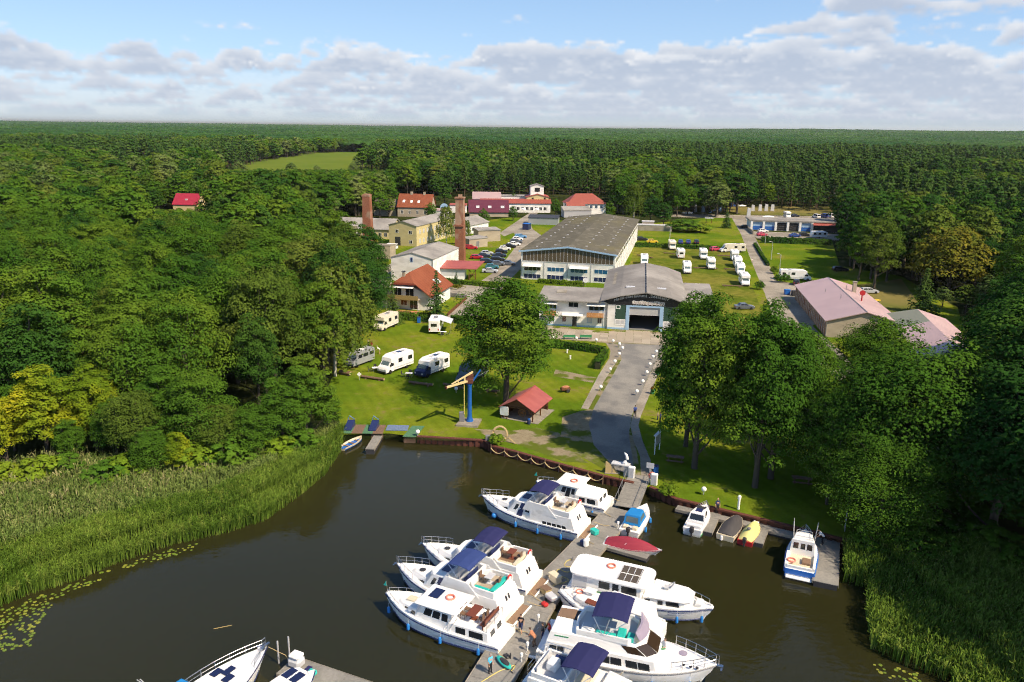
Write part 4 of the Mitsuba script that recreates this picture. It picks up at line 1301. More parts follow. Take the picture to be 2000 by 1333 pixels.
for i in range(7):
    h.win('F', W, 17.5 + i * 2.2, 18.9 + i * 2.2, 1.2, 2.8, 'm_gel_grey', 'm_glass', 1)
h.gable(22.5, 33.5, 4, 16, 7.2, 8.6, 'm_cream', 'm_red_far', over=.4)
for x in (25, 31):
    h.plate('F', (22.5, 33.5, 4, 16), x - 22.5, x - 21.5, 5.9, 7.0, 'm_glass', 'gable_window')
h.gable(24.6, 31.2, 6.5, 12.5, 12.2, 13.3, 'm_white', 'm_roof_grey', over=.3)
h.plate('F', (24.6, 31.2, 6.5, 12.5), 2.0, 4.6, 9.6, 11.6, 'm_black', 'tower_opening', .05)
h.gable(-4, 10, 10, 24, 5.6, 8.4, 'm_pink', 'm_pink', along='x', over=.3)
h.flat(8, 23, 16, 26, 6.4, 'm_white', 'm_roof_grey')
for x in (20.5, 27.0):
    h.add('parasol', mv(lathe([(.05, 2.1), (1.6, 2.0), (.1, 2.7)], 10), x, -3.2, 0), 'm_cloth_white')
    h.add('parasol_pole', tube([(x, -3.2, 0), (x, -3.2, 2.1)], .04, 4), 'm_grey')
k = thing('house', 'white house with a bright orange-red hipped roof behind the large hall', 'house')
h = House(k, 26, 385, 8)
h.add('wall', box(0, 19, 0, 11, 0, 5.2), 'm_white')
q0, q1 = [(-.6, -.6, 5.0), (19.6, -.6, 5.0), (19.6, 11.6, 5.0), (-.6, 11.6, 5.0)], [(5, 5.4, 9.6), (13.5, 5.4, 9.6), (13.5, 5.6, 9.6), (5, 5.6, 9.6)]
h.add('roof', hexa(q0, q1), 'm_red_far')
for i in range(4):
    h.win('F', (0, 19, 0, 11), 8.6 + i * 2.5, 9.9 + i * 2.5, 2.9, 4.4, 'm_lightblue', 'm_glass', 1)
h.gable(-1, 7.5, -4, -.02, 4.4, 6.0, 'm_white', 'm_red_far', along='x', over=.3)
h.win('F', (-1, 7.5, -4, -.02), 1, 3, 2.6, 4, 'm_lightblue', 'm_glass', 1)
k = thing('garage', 'flat grey garage block in front of the orange-red hipped roof', 'garage')
h = House(k, 23.5, 371, 8)
h.flat(0, 13, 0, 7, 3.2, 'm_lightgrey', 'm_roof_grey', 4.4)
k = thing('shed', 'long blue-grey corrugated shed left behind the large hall', 'shed')
h = House(k, 6.4, 343, -8)
h.flat(0, 12.8, 0, 7, 2.8, 'm_silver', 'm_dark', 3.4)
k = thing('container', 'dark blue box container by the lane bend', 'container')
h = House(k, 3.6, 324, -20)
h.add('body', rbox(0, 2.6, 0, 3.4, .1, 2.4, .05), 'm_navy_gloss')
h.add('lid', box(-.05, 2.65, -.05, 3.45, 2.41, 2.5), 'm_blue')
k = thing('garage', 'low whitish garage wall right of the far end of the large hall', 'garage')
h = House(k, 50.5, 327, -9)
h.flat(0, 14.8, 0, 4, 2.2, 'm_concrete', 'm_lightgrey', over=.1)
h.flat(2.5, 7.5, 5, 9, 3.1, 'm_beige', 'm_lightgrey', over=.1)

k = thing('garage_row', 'flat-roofed row of garages with white pillars, blue doors and a red awning', 'garage')
h = House(k, 99.8, 333, -8)
h.flat(0, 38, .6, 12, 3.9, 'm_white', 'm_roof_grey', over=.8, thick=.45)
for i in range(6):
    h.add('pillar', box(i * 4.9 - .1, i * 4.9 + .75, -.1, .59, 0, 3.86), 'm_paint_white')
for i in range(5):
    m_ = ['m_blue', 'm_blue', 'm_mahogany', 'm_mahogany', 'm_blue'][i]
    d = h.plate('F', (0, 38, .6, 12), i * 4.9 + .9, i * 4.9 + 4.7, .05, 3.4, 'm_grey', 'garage_door', .05)
    for j in range(4):
        h.plate('F', (0, 38, .6, 12), i * 4.9 + 1.0, i * 4.9 + 4.6, .15 + j * .82, .15 + j * .82 + .74, 'm_black' if i in (2, 3) else ('m_blue' if j < 2 else 'm_lightblue'), 'panel', .08, .02, d)
h.plate('F', (0, 38, .6, 12), 25, 38, .05, 3.0, 'm_dark', 'shop_window', .05)
h.add('awning', hexa([(24.8, -1.6, 2.9), (38.2, -1.6, 2.9), (38.2, .5, 3.7), (24.8, .5, 3.7)], [(24.8, -1.6, 3.0), (38.2, -1.6, 3.0), (38.2, .5, 3.82), (24.8, .5, 3.82)]), 'm_sheet_red')
h.add('side_wall', box(-1.2, -.8, -14, .5, 0, 1.4), 'm_concrete')

k = thing('long_building', 'long low building with a pink sheet-metal roof, a round red sign and a chimney', 'building')
h = House(k, 66.2, 165.5, 0)
ax, ay = np.array([5.6, 31.6]) / math.hypot(5.6, 31.6)
h = House(k, 64.5, 157, -10)
W = (0, 14.6, 0, 38)
h.gable(0, 14.6, 0, 38, 3.5, 5.6, 'm_beige', 'm_pink', over=.5)
for i in range(19):
    h.add('wall_pier', box(-.12, -.002, 1 + i * 2, 1.8 + i * 2, 0, 3.1), 'm_brick_pale')
for i in range(18):
    h.win('L', W, 1.45 + i * 2, 2.25 + i * 2, 1.1, 2.6, 'm_gel_grey', 'm_glass', 0)
h.add('ridge_cap', box(7.2, 7.4, -.5, 38.5, 5.79, 5.84), 'm_grey')
c = h.add('chimney', box(10.2, 11.0, 25, 25.8, 4.4, 7.2), 'm_beige')
h.add('cap', box(10.1, 11.1, 24.9, 25.9, 7.21, 7.35), 'm_concrete', c)
for x, y, z in ((9.0, 26, 5.1), (4.0, 24, 4.4), (5.5, 15, 4.9)):
    h.add('vent_pipe', tube([(x, y, z), (x, y, z + 1.2)], .06, 5), 'm_grey')
h.add('roof_sign', cat(tube([(9.6, 14, 4.9), (9.6, 14, 6.3)], .15, 6), mv((lathe([(0, 0), (.6, 0), (.6, .1), (0, .1)], 16)[0] @ np.array([[1, 0, 0], [0, 0, 1], [0, -1, 0]]), lathe([(0, 0), (.6, 0), (.6, .1), (0, .1)], 16)[1]), 9.6, 13.9, 6.9)), 'm_red')

k = thing('long_building', 'nearer pink sheet-metal roof with one green-grey slope among the dark trees', 'building')
h = House(k, 68.5, 127.5, -14.5)
h.add('wall', box(.5, 12, .5, 36, 0, 3.4), 'm_beige')
r0, r1 = (6.6, 4.5, 5.6), (6.6, 34, 5.6)
e0, e1, e2, e3 = (-.2, -.2, 3.4), (12.9, -.2, 3.4), (12.9, 36.5, 3.4), (-.2, 36.5, 3.4)
up = lambda q: loft([q, [(x, y, z + .18) for x, y, z in q]])
h.add('roof', up([e0, e1, r0]), 'm_pink')
h.add('roof', up([e1, e2, r1, r0]), 'm_pink')
h.add('roof', up([e2, e3, r1]), 'm_pink')
h.add('roof', up([e3, (-.2, 23, 3.4), (6.6, 23, 5.6), r1]), 'm_green_grey')
h.add('roof', up([(-.2, 23, 3.4), e0, r0, (6.6, 23, 5.6)]), 'm_pink')
h.add('porch_wall', box(.5, 6, -2.2, .4, 0, 2.9), 'm_dark')
h.add('fascia', box(-.3, 13, -.36, -.21, 3.2, 3.55), 'm_concrete')

k = thing('house', 'yellow-gabled house with a crimson roof in the trees on the left', 'house')
h = House(k, -154, 359, -6)
h.gable(0, 11.5, 0, 9, 5.0, 9.4, 'm_cream', 'm_crimson', along='x', over=.3)
h.win('R', (0, 11.5, 0, 9), 3.8, 5.2, 5.2, 6.6, 'm_paint_white', 'm_glass', 1)
h.add('roof_window', box(5.2, 6.4, 1.6, 2.6, 6.7, 7.3), 'm_gel_grey')
k = thing('shed', 'small terracotta-roofed shed beside the crimson-roofed house', 'shed')
h = House(k, -142, 353, -6)
h.flat(0, 5, 0, 4, 2.6, 'm_dark', 'm_terracotta', 3.0)
mat('m_green_grey', (0.19, 0.20, 0.15), 0.6)
mat('m_crimson', (0.32, 0.022, 0.045), 0.5)
# ---------------------------------------------------------------- roads, paths, yards, hedges, quay
forecourt = Polygon([tuple(g2(*q)) for q in [(1050, 634), (1185, 648), (1226, 642), (1285, 649), (1352, 652), (1345, 668), (1318, 676), (1195, 672), (1160, 668), (1075, 662), (1040, 660)]])
slip = gsheet('slipway', [(1207, 671), (1302, 675), (1284, 700), (1262, 745), (1234, 812), (1228, 850), (1236, 900), (1240, 930), (1205, 920), (1160, 870), (1150, 830), (1160, 797), (1196, 735), (1214, 702)], 'm_asphalt', 4, 'grey asphalt slipway running down to the quay')
gsheet('verge', [(1200, 671), (1305, 675), (1290, 692), (1276, 730), (1240, 812), (1236, 832), (1243, 880), (1252, 936), (1188, 922), (1120, 884), (1095, 855), (1098, 815), (1147, 800), (1196, 705)], 'm_dirt', 3, 'worn grassy verge on both sides of the slipway')
gsheet('footpath', [(1183, 670), (1206, 673), (1212, 690), (1204, 707), (1178, 748), (1149, 800), (1135, 798), (1168, 735), (1190, 700), (1192, 685)], 'm_road', 4, 'pale concrete footpath left of the slipway')
gsheet('footpath', [(1345, 667), (1312, 683), (1298, 702), (1262, 788), (1251, 815), (1247, 832), (1255, 862), (1271, 900), (1272, 938), (1252, 936), (1250, 892), (1237, 860), (1231, 832), (1236, 812), (1243, 788),
                     (1283, 702), (1296, 688), (1320, 676)], 'm_road', 5, 'narrow footpath winding right of the slipway')
gsheet('dirt_patch', [(925, 838), (1000, 842), (1046, 836), (1092, 846), (1120, 884), (1150, 905), (1100, 902), (1010, 868), (960, 858)], 'm_dirt', 2, 'worn sandy ground between shelter and quay')
gsheet('dirt_patch', [(1085, 722), (1165, 738), (1158, 748), (1080, 735)], 'm_dirt', 2, 'worn sandy strip in the lawn beside the footpath')
gsheet('yard', [(858, 553), (960, 557), (985, 560), (945, 600), (925, 630), (868, 622), (912, 580), (862, 576)], 'm_road', 3, 'grey paved yard between house and restaurant')
gsheet('yard', [(700, 540), (765, 515), (765, 552), (800, 560), (760, 575), (700, 575)], 'm_road', 3, 'concrete yard left of the white workshop')
gsheet('lane', [(940, 549), (990, 552), (1018, 525), (1020, 494), (1034, 478), (1060, 462), (1040, 448), (1036, 436), (1052, 414), (1040, 413), (1022, 424), (975, 456), (985, 462), (1003, 455), (1012, 468), (1003, 488), (986, 510), (968, 530)], 'm_road', 3, 'pale lane beside the car park bending towards the village')
gsheet('road', [(1426, 420), (1455, 421), (1478, 470), (1503, 520), (1527, 570), (1548, 600), (1600, 650), (1680, 720), (1640, 745), (1570, 690), (1508, 616), (1494, 575), (1468, 512), (1447, 458)], 'm_road', 3, 'straight pale road between the campsites')
gsheet('turning_area', [(1512, 548), (1560, 556), (1566, 574), (1600, 630), (1580, 640), (1540, 600)], 'm_road', 2, 'paved turning area beside the pink-roofed building')
gsheet('road', [(1290, 418), (1650, 424), (1650, 430), (1290, 424)], 'm_road', 4, 'road along the forest edge')
gsheet('garage_yard', [(1466, 452), (1640, 458), (1640, 470), (1478, 466)], 'm_road', 2, 'paved yard in front of the garage row')
gsheet('dry_meadow', [(1300, 402), (1640, 404), (1650, 423), (1290, 417)], 'm_meadow', 2, 'dry yellowish meadow along the forest edge')
gsheet('dry_meadow', [(1650, 560), (1760, 545), (1800, 600), (1770, 640), (1700, 600)], 'm_meadow', 2, 'yellowish clearing behind the pink-roofed buildings')
gsheet('far_field', [(415, 352), (500, 312), (620, 296), (740, 292), (750, 328), (620, 352), (500, 372), (430, 372)], 'm_field', 2, 'bright green field in the forest')
gsheet('clearing', [(205, 345), (275, 320), (335, 342), (290, 360)], 'm_meadow', 3, 'ochre clearing in the forest on the left')
gsheet('clearing', [(420, 365), (455, 340), (475, 362), (435, 380)], 'm_meadow', 4, 'small ochre gap in the forest above the crimson roof')
gsheet('campsite_strip', [(1242, 480), (1425, 482), (1470, 560), (1500, 640), (1430, 660), (1330, 560), (1225, 530)], 'm_lawn_dry', 2, 'olive campsite lawn behind the restaurant')


def f_lawn_dry(p, n, uv):
    a = fbm(p.x * 0.12, p.y * 0.12, 3.0, 4)
    b = fbm(p.x * 0.8, p.y * 0.8, 9.0, 3)
    return mix((0.085, 0.125, 0.012), (0.17, 0.165, 0.03), smoothstep(0.3, 0.7, a * 0.7 + b * 0.3)) * (0.8 + 0.4 * b)


matte('m_lawn_dry', mikit.proc(f_lawn_dry))

# forecourt of concrete slabs, each its own, with open joints
base_k = struct('forecourt', sheet(forecourt, 0.9 + 0.012), 'm_dirt', 'forecourt of pale concrete slabs before the restaurant')
a0 = g2(1050, 636)
fx = unit(g2(1352, 652) - g2(1050, 636))
fy = np.array([-fx[1], fx[0]])
srng = np.random.default_rng(5)
n_sl = 0
for i in range(-3, 24):
    for j in range(-8, 5):
        o = a0 + fx * i * 1.7 + fy * j * 1.7
        q = [o, o + fx * 1.66, o + fx * 1.66 + fy * 1.66, o + fy * 1.66]
        if forecourt.contains(Polygon([tuple(x) for x in q])) and n_sl < 290:
            z = 0.925 + srng.uniform(-.004, .006)
            n_sl += 1
            part(base_k, 'slab', hexa([(*x, .905) for x in q], [(*x, z) for x in q]), ['m_slab', 'm_slab_pale', 'm_slab_dark'][srng.choice(3, p=[.6, .22, .18])])
matte('m_slab', col([.36, .315, .25]))
matte('m_slab_pale', col([.40, .355, .285]))
matte('m_slab_dark', col([.32, .28, .225]))


def hedge(pts, w, hgt, leaf, label, seed, name='hedge', dens=34, size=.17, grp=None):
    r = np.random.default_rng(seed)
    P_, N_ = [], []
    for (a, b) in zip(pts[:-1], pts[1:]):
        a, b = np.asarray(a), np.asarray(b)
        L = np.linalg.norm(b - a)
        d = (b - a) / L
        s = np.array([-d[1], d[0]])
        n = int(L * (w + 2 * hgt) * dens)
        u = r.uniform(0, L, n)
        t = r.uniform(-hgt - w / 2, hgt + w / 2, n)
        side = np.clip(t, -w / 2, w / 2)
        z = np.where(np.abs(t) > w / 2, hgt - (np.abs(t) - w / 2), hgt)
        wob = 1 + .18 * (meshkit.noise(np.column_stack([u * .8, t, 0 * u]), seed) - .5) * 2
        xy = a + d * u[:, None] + s * (side * wob)[:, None]
        P_.append(np.column_stack([xy, .9 + z * wob + r.normal(0, .05, n)]))
        nn = np.column_stack([s[0] * np.sign(t) * (np.abs(t) > w / 2), s[1] * np.sign(t) * (np.abs(t) > w / 2), np.where(np.abs(t) > w / 2, .35, 1.0)])
        N_.append(unit(nn + r.normal(0, .45, (n, 3))))
    P_, N_ = np.vstack(P_), np.vstack(N_)
    k = thing(name, label, 'hedge', grp)
    part(k, 'foliage', quads(P_, N_, size * r.uniform(.6, 1.3, len(P_)), r, .8), leaf)
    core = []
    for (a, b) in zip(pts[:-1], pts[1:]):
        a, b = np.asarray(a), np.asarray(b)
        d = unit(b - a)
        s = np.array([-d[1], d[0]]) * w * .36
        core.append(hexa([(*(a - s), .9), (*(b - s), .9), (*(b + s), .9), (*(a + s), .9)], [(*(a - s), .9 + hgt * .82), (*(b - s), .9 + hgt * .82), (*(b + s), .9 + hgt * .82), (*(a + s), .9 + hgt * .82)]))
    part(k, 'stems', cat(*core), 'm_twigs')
    return k


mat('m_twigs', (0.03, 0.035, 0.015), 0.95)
H_ = lambda *p: [g2(*q) for q in p]
hedge(H_((1072, 678), (1130, 684), (1182, 692)), 1.3, 1.4, 'm_leaf', 'clipped hedge along the top of the park lawn', 1)
hedge(H_((1182, 696), (1166, 722)), 1.2, 1.4, 'm_leaf', 'short clipped hedge running down beside the left footpath', 2)
hedge(H_((768, 622), (800, 626), (838, 628)), 1.4, 1.6, 'm_leaf', 'green hedge behind the upper motorhomes', 3)
hedge(H_((884, 628), (935, 640)), 1.4, 1.5, 'm_leaf', 'hedge piece right of the motorhome with the awning', 4)
hedge(H_((852, 551), (905, 556), (972, 562)), 1.3, 1.1, 'm_bush', 'long low hedge along the top of the paved yard', 5)
hedge(H_((1050, 553), (1140, 560)), 1.2, 1.2, 'm_bush', 'hedge at the front of the large hall', 6)
hedge(H_((1240, 482), (1300, 484), (1425, 490)), 1.3, 1.4, 'm_leaf', 'hedge between the two campsite lawns', 7, dens=18, size=.25)
hedge(H_((1486, 474), (1622, 479)), 2.0, 2.0, 'm_leaf_deep', 'tall dark hedge before the garage yard', 8, dens=14, size=.3)
hedge(H_((1474, 478), (1490, 505), (1500, 520)), .9, .8, 'm_leaf_deep', 'low hedge along the right side of the straight road', 9, dens=18, size=.22)

# quay wall: sheet piles with a capping beam, timber walings, and a rope slung in swags
for nm, pts, lb in (('quay_wall', [(815, 853), (947, 861), (962, 872), (1000, 881), (1100, 909), (1180, 931), (1238, 944)], 'rusty sheet pile quay wall along the campsite'),
                    ('quay_wall', [(1270, 952), (1320, 975), (1420, 999), (1500, 1018), (1590, 1040), (1655, 1057)], 'dark red quay wall behind the small boats')):
    W_ = [np.array(g2(*p)) for p in pts]
    k = thing(nm, lb, 'wall')
    cap, pl = [], []
    for a, b in zip(W_[:-1], W_[1:]):
        d = unit(b - a)
        s = np.array([-d[1], d[0]])
        q = [a - s * .28, b - s * .28, b + s * .2, a + s * .2]
        cap.append(hexa([(*x, .86) for x in q], [(*x, 1.04) for x in q]))
        L = np.linalg.norm(b - a)
        n = max(2, int(L / .42))
        for i in range(n):
            o = a + d * L * i / n - s * (.2 if i % 2 else .05)
            e = a + d * L * (i + .96) / n - s * (.2 if i % 2 else .05)
            q = [o - s * .05, e - s * .05, e + s * .06, o + s * .06]
            pl.append(hexa([(*x, -1.0) for x in q], [(*x, .855) for x in q]))
    part(k, 'capping_beam', cat(*cap), 'm_rust')
    key = part(k, 'sheet_piles', cat(*pl), 'm_rust')
    labels[key] = {'kind': 'stuff'}
W_ = [np.array(g2(*p)) for p in [(962, 872), (1000, 881), (1100, 909), (1180, 931)]]
seg = np.cumsum([0] + [np.linalg.norm(b - a) for a, b in zip(W_[:-1], W_[1:])])
at = lambda s_: np.array([np.interp(s_, seg, [p[0] for p in W_]), np.interp(s_, seg, [p[1] for p in W_])])
nw = unit(at(seg[-1]) - at(0))
sw = np.array([nw[1], -nw[0]])
k = thing('mooring_rope', 'thick tan rope hung in swags along the quay wall', 'rope')
rp = []
npost = 8
for i in range(npost):
    for t in np.linspace(0, 1, 9)[:-1]:
        s_ = seg[-1] * (i + t) / npost
        rp.append((*(at(s_) + sw * .42), .80 - .55 * 4 * t * (1 - t)))
rp.append((*(at(seg[-1]) + sw * .42), .8))
part(k, 'rope', tube(rp, .075, 6), 'm_rope', smooth=True)
for i in range(npost + 1):
    o = at(seg[-1] * i / npost) + sw * .36
    part(k, 'post', tube([(*o, -.8), (*o, 1.25)], .085, 6), 'm_planks_brown')
k = thing('rope_coil', 'tan rope looped in a ring at the corner of the quay', 'rope')
c = g2(976, 862)
an = np.linspace(0, 2 * np.pi, 20)
part(k, 'loop', tube([(c[0] + .95 * math.cos(a), c[1] + .25 * math.sin(a), 1.95 + .95 * math.sin(a)) for a in an], .16, 6), 'm_rope')
part(k, 'stand', box(c[0] - 1.9, c[0] - .8, c[1] - .3, c[1] + .3, .9, 1.7), 'm_grey')
part(k, 'tail', tube([(c[0] + .6, c[1], 1.2), (c[0] + 1.3, c[1] - .4, 1.5), (c[0] + 2.1, c[1] - 1.0, 1.0)], .09, 5), 'm_rope')
# ---------------------------------------------------------------- reeds, lilies, shore plants
def reeds(name, poly, dens, h0, h1, m, label, seed, w=.05, kind='stuff', lean=.25, hvar=None):
    r = np.random.default_rng(seed)
    x0, y0, x1, y1 = poly.bounds
    n = int((x1 - x0) * (y1 - y0) * dens)
    p = np.column_stack([r.uniform(x0, x1, n), r.uniform(y0, y1, n)])
    p = p[shapely.contains_xy(poly, p[:, 0], p[:, 1])]
    c = meshkit.noise(np.column_stack([p * .35, np.zeros(len(p))]), seed)
    keep = r.random(len(p)) < .35 + .9 * c
    p, c = p[keep], c[keep]
    n = len(p)
    land = shapely.contains_xy(land_poly, p[:, 0], p[:, 1])
    z = np.where(land, .85, -.1)
    h = (h0 + (h1 - h0) * (.25 + .75 * c)) * r.uniform(.75, 1.15, n)
    an = r.uniform(0, 2 * np.pi, n)
    a = np.column_stack([np.cos(an), np.sin(an), np.zeros(n)])
    dr_ = np.column_stack([r.normal(.06, lean * .5, n), r.normal(-.02, lean * .5, n), np.zeros(n)]) * h[:, None] * .6
    b0 = np.column_stack([p, z])
    up = np.array([0, 0, 1.0])
    mid = b0 + dr_ * .35 + up * (h * .55)[:, None]
    top = b0 + dr_ + up * h[:, None]
    ww = w * r.uniform(.7, 1.4, n)[:, None]
    v = np.stack([b0 - a * ww * .6, b0 + a * ww * .6, mid - a * ww, mid + a * ww, top], 1)
    # two drooping leaves on every stalk
    bn = np.column_stack([-a[:, 1], a[:, 0], a[:, 2]])
    L1 = np.stack([mid, mid + bn * (.30 * h)[:, None] * .7 + up * (.16 * h)[:, None] + a * ww, mid + bn * (.30 * h)[:, None] * .7 + up * (.14 * h)[:, None] - a * ww], 1)
    L2 = np.stack([mid + up * (.12 * h)[:, None], mid - bn * (.26 * h)[:, None] * .7 + up * (.30 * h)[:, None] + a * ww, mid - bn * (.26 * h)[:, None] * .7 + up * (.28 * h)[:, None] - a * ww], 1)
    V = np.concatenate([v, L1, L2], 1)
    i = np.arange(n)[:, None] * 11
    F = np.vstack([i + [0, 1, 3], i + [0, 3, 2], i + [2, 3, 4], i + [5, 6, 7], i + [8, 9, 10]])
    return struct(name, (V.reshape(-1, 3), F), m, label, kind)


def reed_mat(key, c0, c1, c2):
    def f(p, n, uv):
        a = noise(p.x * .22, p.y * .22, 1.0)
        b = noise(p.x * 2.5, p.y * 2.5, p.z * .8)
        g = mix(c0, c1, smoothstep(.25, .75, a))
        return mix(g, c2, smoothstep(.55, .9, b)) * (.75 + .5 * b)
    matte(key, mikit.proc(f))


reed_mat('m_reed', (.085, .155, .02), (.125, .20, .028), (.165, .22, .04))
reed_mat('m_reed_dry', (.15, .185, .055), (.23, .235, .095), (.31, .28, .14))
reed_mat('m_reed_blue', (.115, .18, .04), (.155, .215, .055), (.20, .23, .075))
A_ = lambda pts: Polygon([tuple(g2(*q, 0.0)) for q in pts]).buffer(0)
water_edge = [(-120, 1260), (0, 1188), (60, 1162), (140, 1140), (220, 1106), (330, 1068), (440, 1044), (520, 1018), (580, 975), (640, 925), (668, 880)]
mid_edge = [(672, 858), (640, 880), (560, 925), (480, 965), (380, 1000), (240, 1035), (120, 1075), (0, 1105), (-120, 1160)]
back_edge = [(660, 852), (600, 868), (520, 890), (430, 905), (330, 915), (200, 920), (60, 925), (-120, 960)]
reeds('reed_bed', A_(water_edge + mid_edge), 85, 1.5, 2.3, 'm_reed', 'lush green reed bed along the left shore', 1, .026, lean=.4)
reeds('reed_bed_behind', A_(mid_edge[::-1] + back_edge), 24, 1.3, 2.4, 'm_reed_blue', 'bluish green reeds behind the lush belt', 2, .042)
reeds('dry_reeds', A_([(-120, 1130), (0, 1085), (120, 1050), (250, 1015), (330, 985), (420, 950), (440, 905), (330, 912), (200, 915), (60, 922), (-120, 955)]), 4, 1.7, 2.7, 'm_reed_dry', 'dry straw coloured reeds at the back of the left shore', 3, .05)
right = A_([(1648, 1082), (1690, 1085), (1760, 1090), (1990, 1100), (2150, 1180), (2150, 1420), (1860, 1400), (1850, 1333), (1760, 1300), (1700, 1270), (1690, 1200), (1692, 1150), (1645, 1140)])
reeds('reed_bed_right', right, 42, 1.6, 2.5, 'm_reed', 'green reed bed in the lower right corner, half in shade', 4, .042)
# water lilies: every pad is one
lr = np.random.default_rng(8)


def pads(n, poly, group, label):
    x0, y0, x1, y1 = poly.bounds
    got = []
    while len(got) < n:
        x, y = lr.uniform(x0, x1), lr.uniform(y0, y1)
        if poly.contains(Point(x, y)) and lr.random() < .15 + 1.1 * meshkit.noise(np.array([[x * .8, y * .8, 2.0]]), 4)[0] ** 1.5 and all((x - a) ** 2 + (y - b_) ** 2 > .30 ** 2 for a, b_ in got):
            got.append((x, y))
    an = np.linspace(.25, 2 * np.pi - .25, 11)
    base = [(0, 0)] + [(math.cos(a), math.sin(a)) for a in an]
    v, f = prism(base, 0, .012)
    d = mikit.ply((v, f))
    for x, y in got:
        k = thing('lily_pad', label, 'lily pad', group)
        s_ = lr.uniform(.10, .21)
        put(k, d, ['m_pad', 'm_pad_yellow'][int(lr.random() < .4)], tw=T().translate([x, y, .012]).rotate([0, 0, 1], lr.uniform(0, 360)).scale([s_, s_ * lr.uniform(.8, 1), 1]))


mat('m_pad', (0.13, 0.19, 0.022), 0.5)
mat('m_pad_yellow', (0.21, 0.23, 0.03), 0.5)
pads(170, A_([(-60, 1225), (0, 1192), (140, 1142), (215, 1112), (200, 1132), (110, 1170), (70, 1225), (60, 1262), (0, 1275), (-60, 1300)]), 'water lilies at the lower left reed edge', 'round yellow-green water lily pad off the left reed bed')
pads(40, A_([(225, 1112), (300, 1082), (385, 1062), (380, 1075), (310, 1094), (240, 1112)]), 'water lilies further along the left reed edge', 'yellow-green water lily pad in the strip along the middle of the left reeds')
pads(22, A_([(1690, 1285), (1720, 1290), (1800, 1318), (1800, 1340), (1730, 1330), (1700, 1305)]), 'water lilies at the lower right reed edge', 'water lily pad in front of the lower right reeds')
k = thing('reed_stem', 'single broken reed stem floating on the open water', 'reed')
c = g2(435, 1226, 0)
put(uniq(k + '__stem'), tube([(c[0] - .7, c[1] - .25, .03), (c[0] + .7, c[1] + .3, .03)], .03, 5), 'm_reed_rope')
# ---------------------------------------------------------------- vehicles
class Kit:
    """A thing built once; stamp() puts a copy of every part under a new key."""

    def __init__(s):
        s.parts = []

    def add(s, name, mesh, role, up=None, smooth=False):
        s.parts.append((name, mikit.ply(tri(mesh), None, smooth), role, up))
        return len(s.parts) - 1

    def stamp(s, key, tw, roles=None, skip=()):
        made = {}
        for i, (name, d, role, up) in enumerate(s.parts):
            if name in skip or (up is not None and up not in made):
                continue
            made[i] = part(made[up] if up is not None else key, name, d, (roles or {}).get(role, role), tw=tw)
        return key


def side_loft(prof, y0, y1, inset=0.0):
    """A side outline (x, z) drawn across the width, its far edges drawn in a little."""
    c = np.mean(prof, axis=0)
    sm = lambda s: [(c[0] + (x - c[0]) * s, c[1] + (z - c[1]) * s) for x, z in prof]
    R = []
    for y, s in ((y0, 1 - inset), (y0 + .12, 1.0), (y1 - .12, 1.0), (y1, 1 - inset)):
        R.append([(x, y, z) for x, z in sm(s)][::-1])
    return loft(R)


def wheel(x, y, r=.33, w=.22):
    v, f = lathe([(r * .55, -w / 2), (r * .93, -w / 2), (r, -w * .3), (r, w * .3), (r * .93, w / 2), (r * .55, w / 2)], 14)
    hub = lathe([(.02, -w * .42), (r * .55, -w * .46), (r * .55, w * .46), (.02, w * .42)], 10)
    tn = lambda m: (np.column_stack([m[0][:, 0] + x, m[0][:, 2] + y, m[0][:, 1] + r]), m[1])
    return tn((v, f)), tn(hub)


def quad_on(a, b, c, d, off=0.012):
    a, b, c, d = (np.asarray(p, float) for p in (a, b, c, d))
    n = np.cross(b - a, d - a)
    n /= np.linalg.norm(n)
    return hexa([p - n * .02 for p in (a, b, c, d)], [p + n * off for p in (a, b, c, d)])


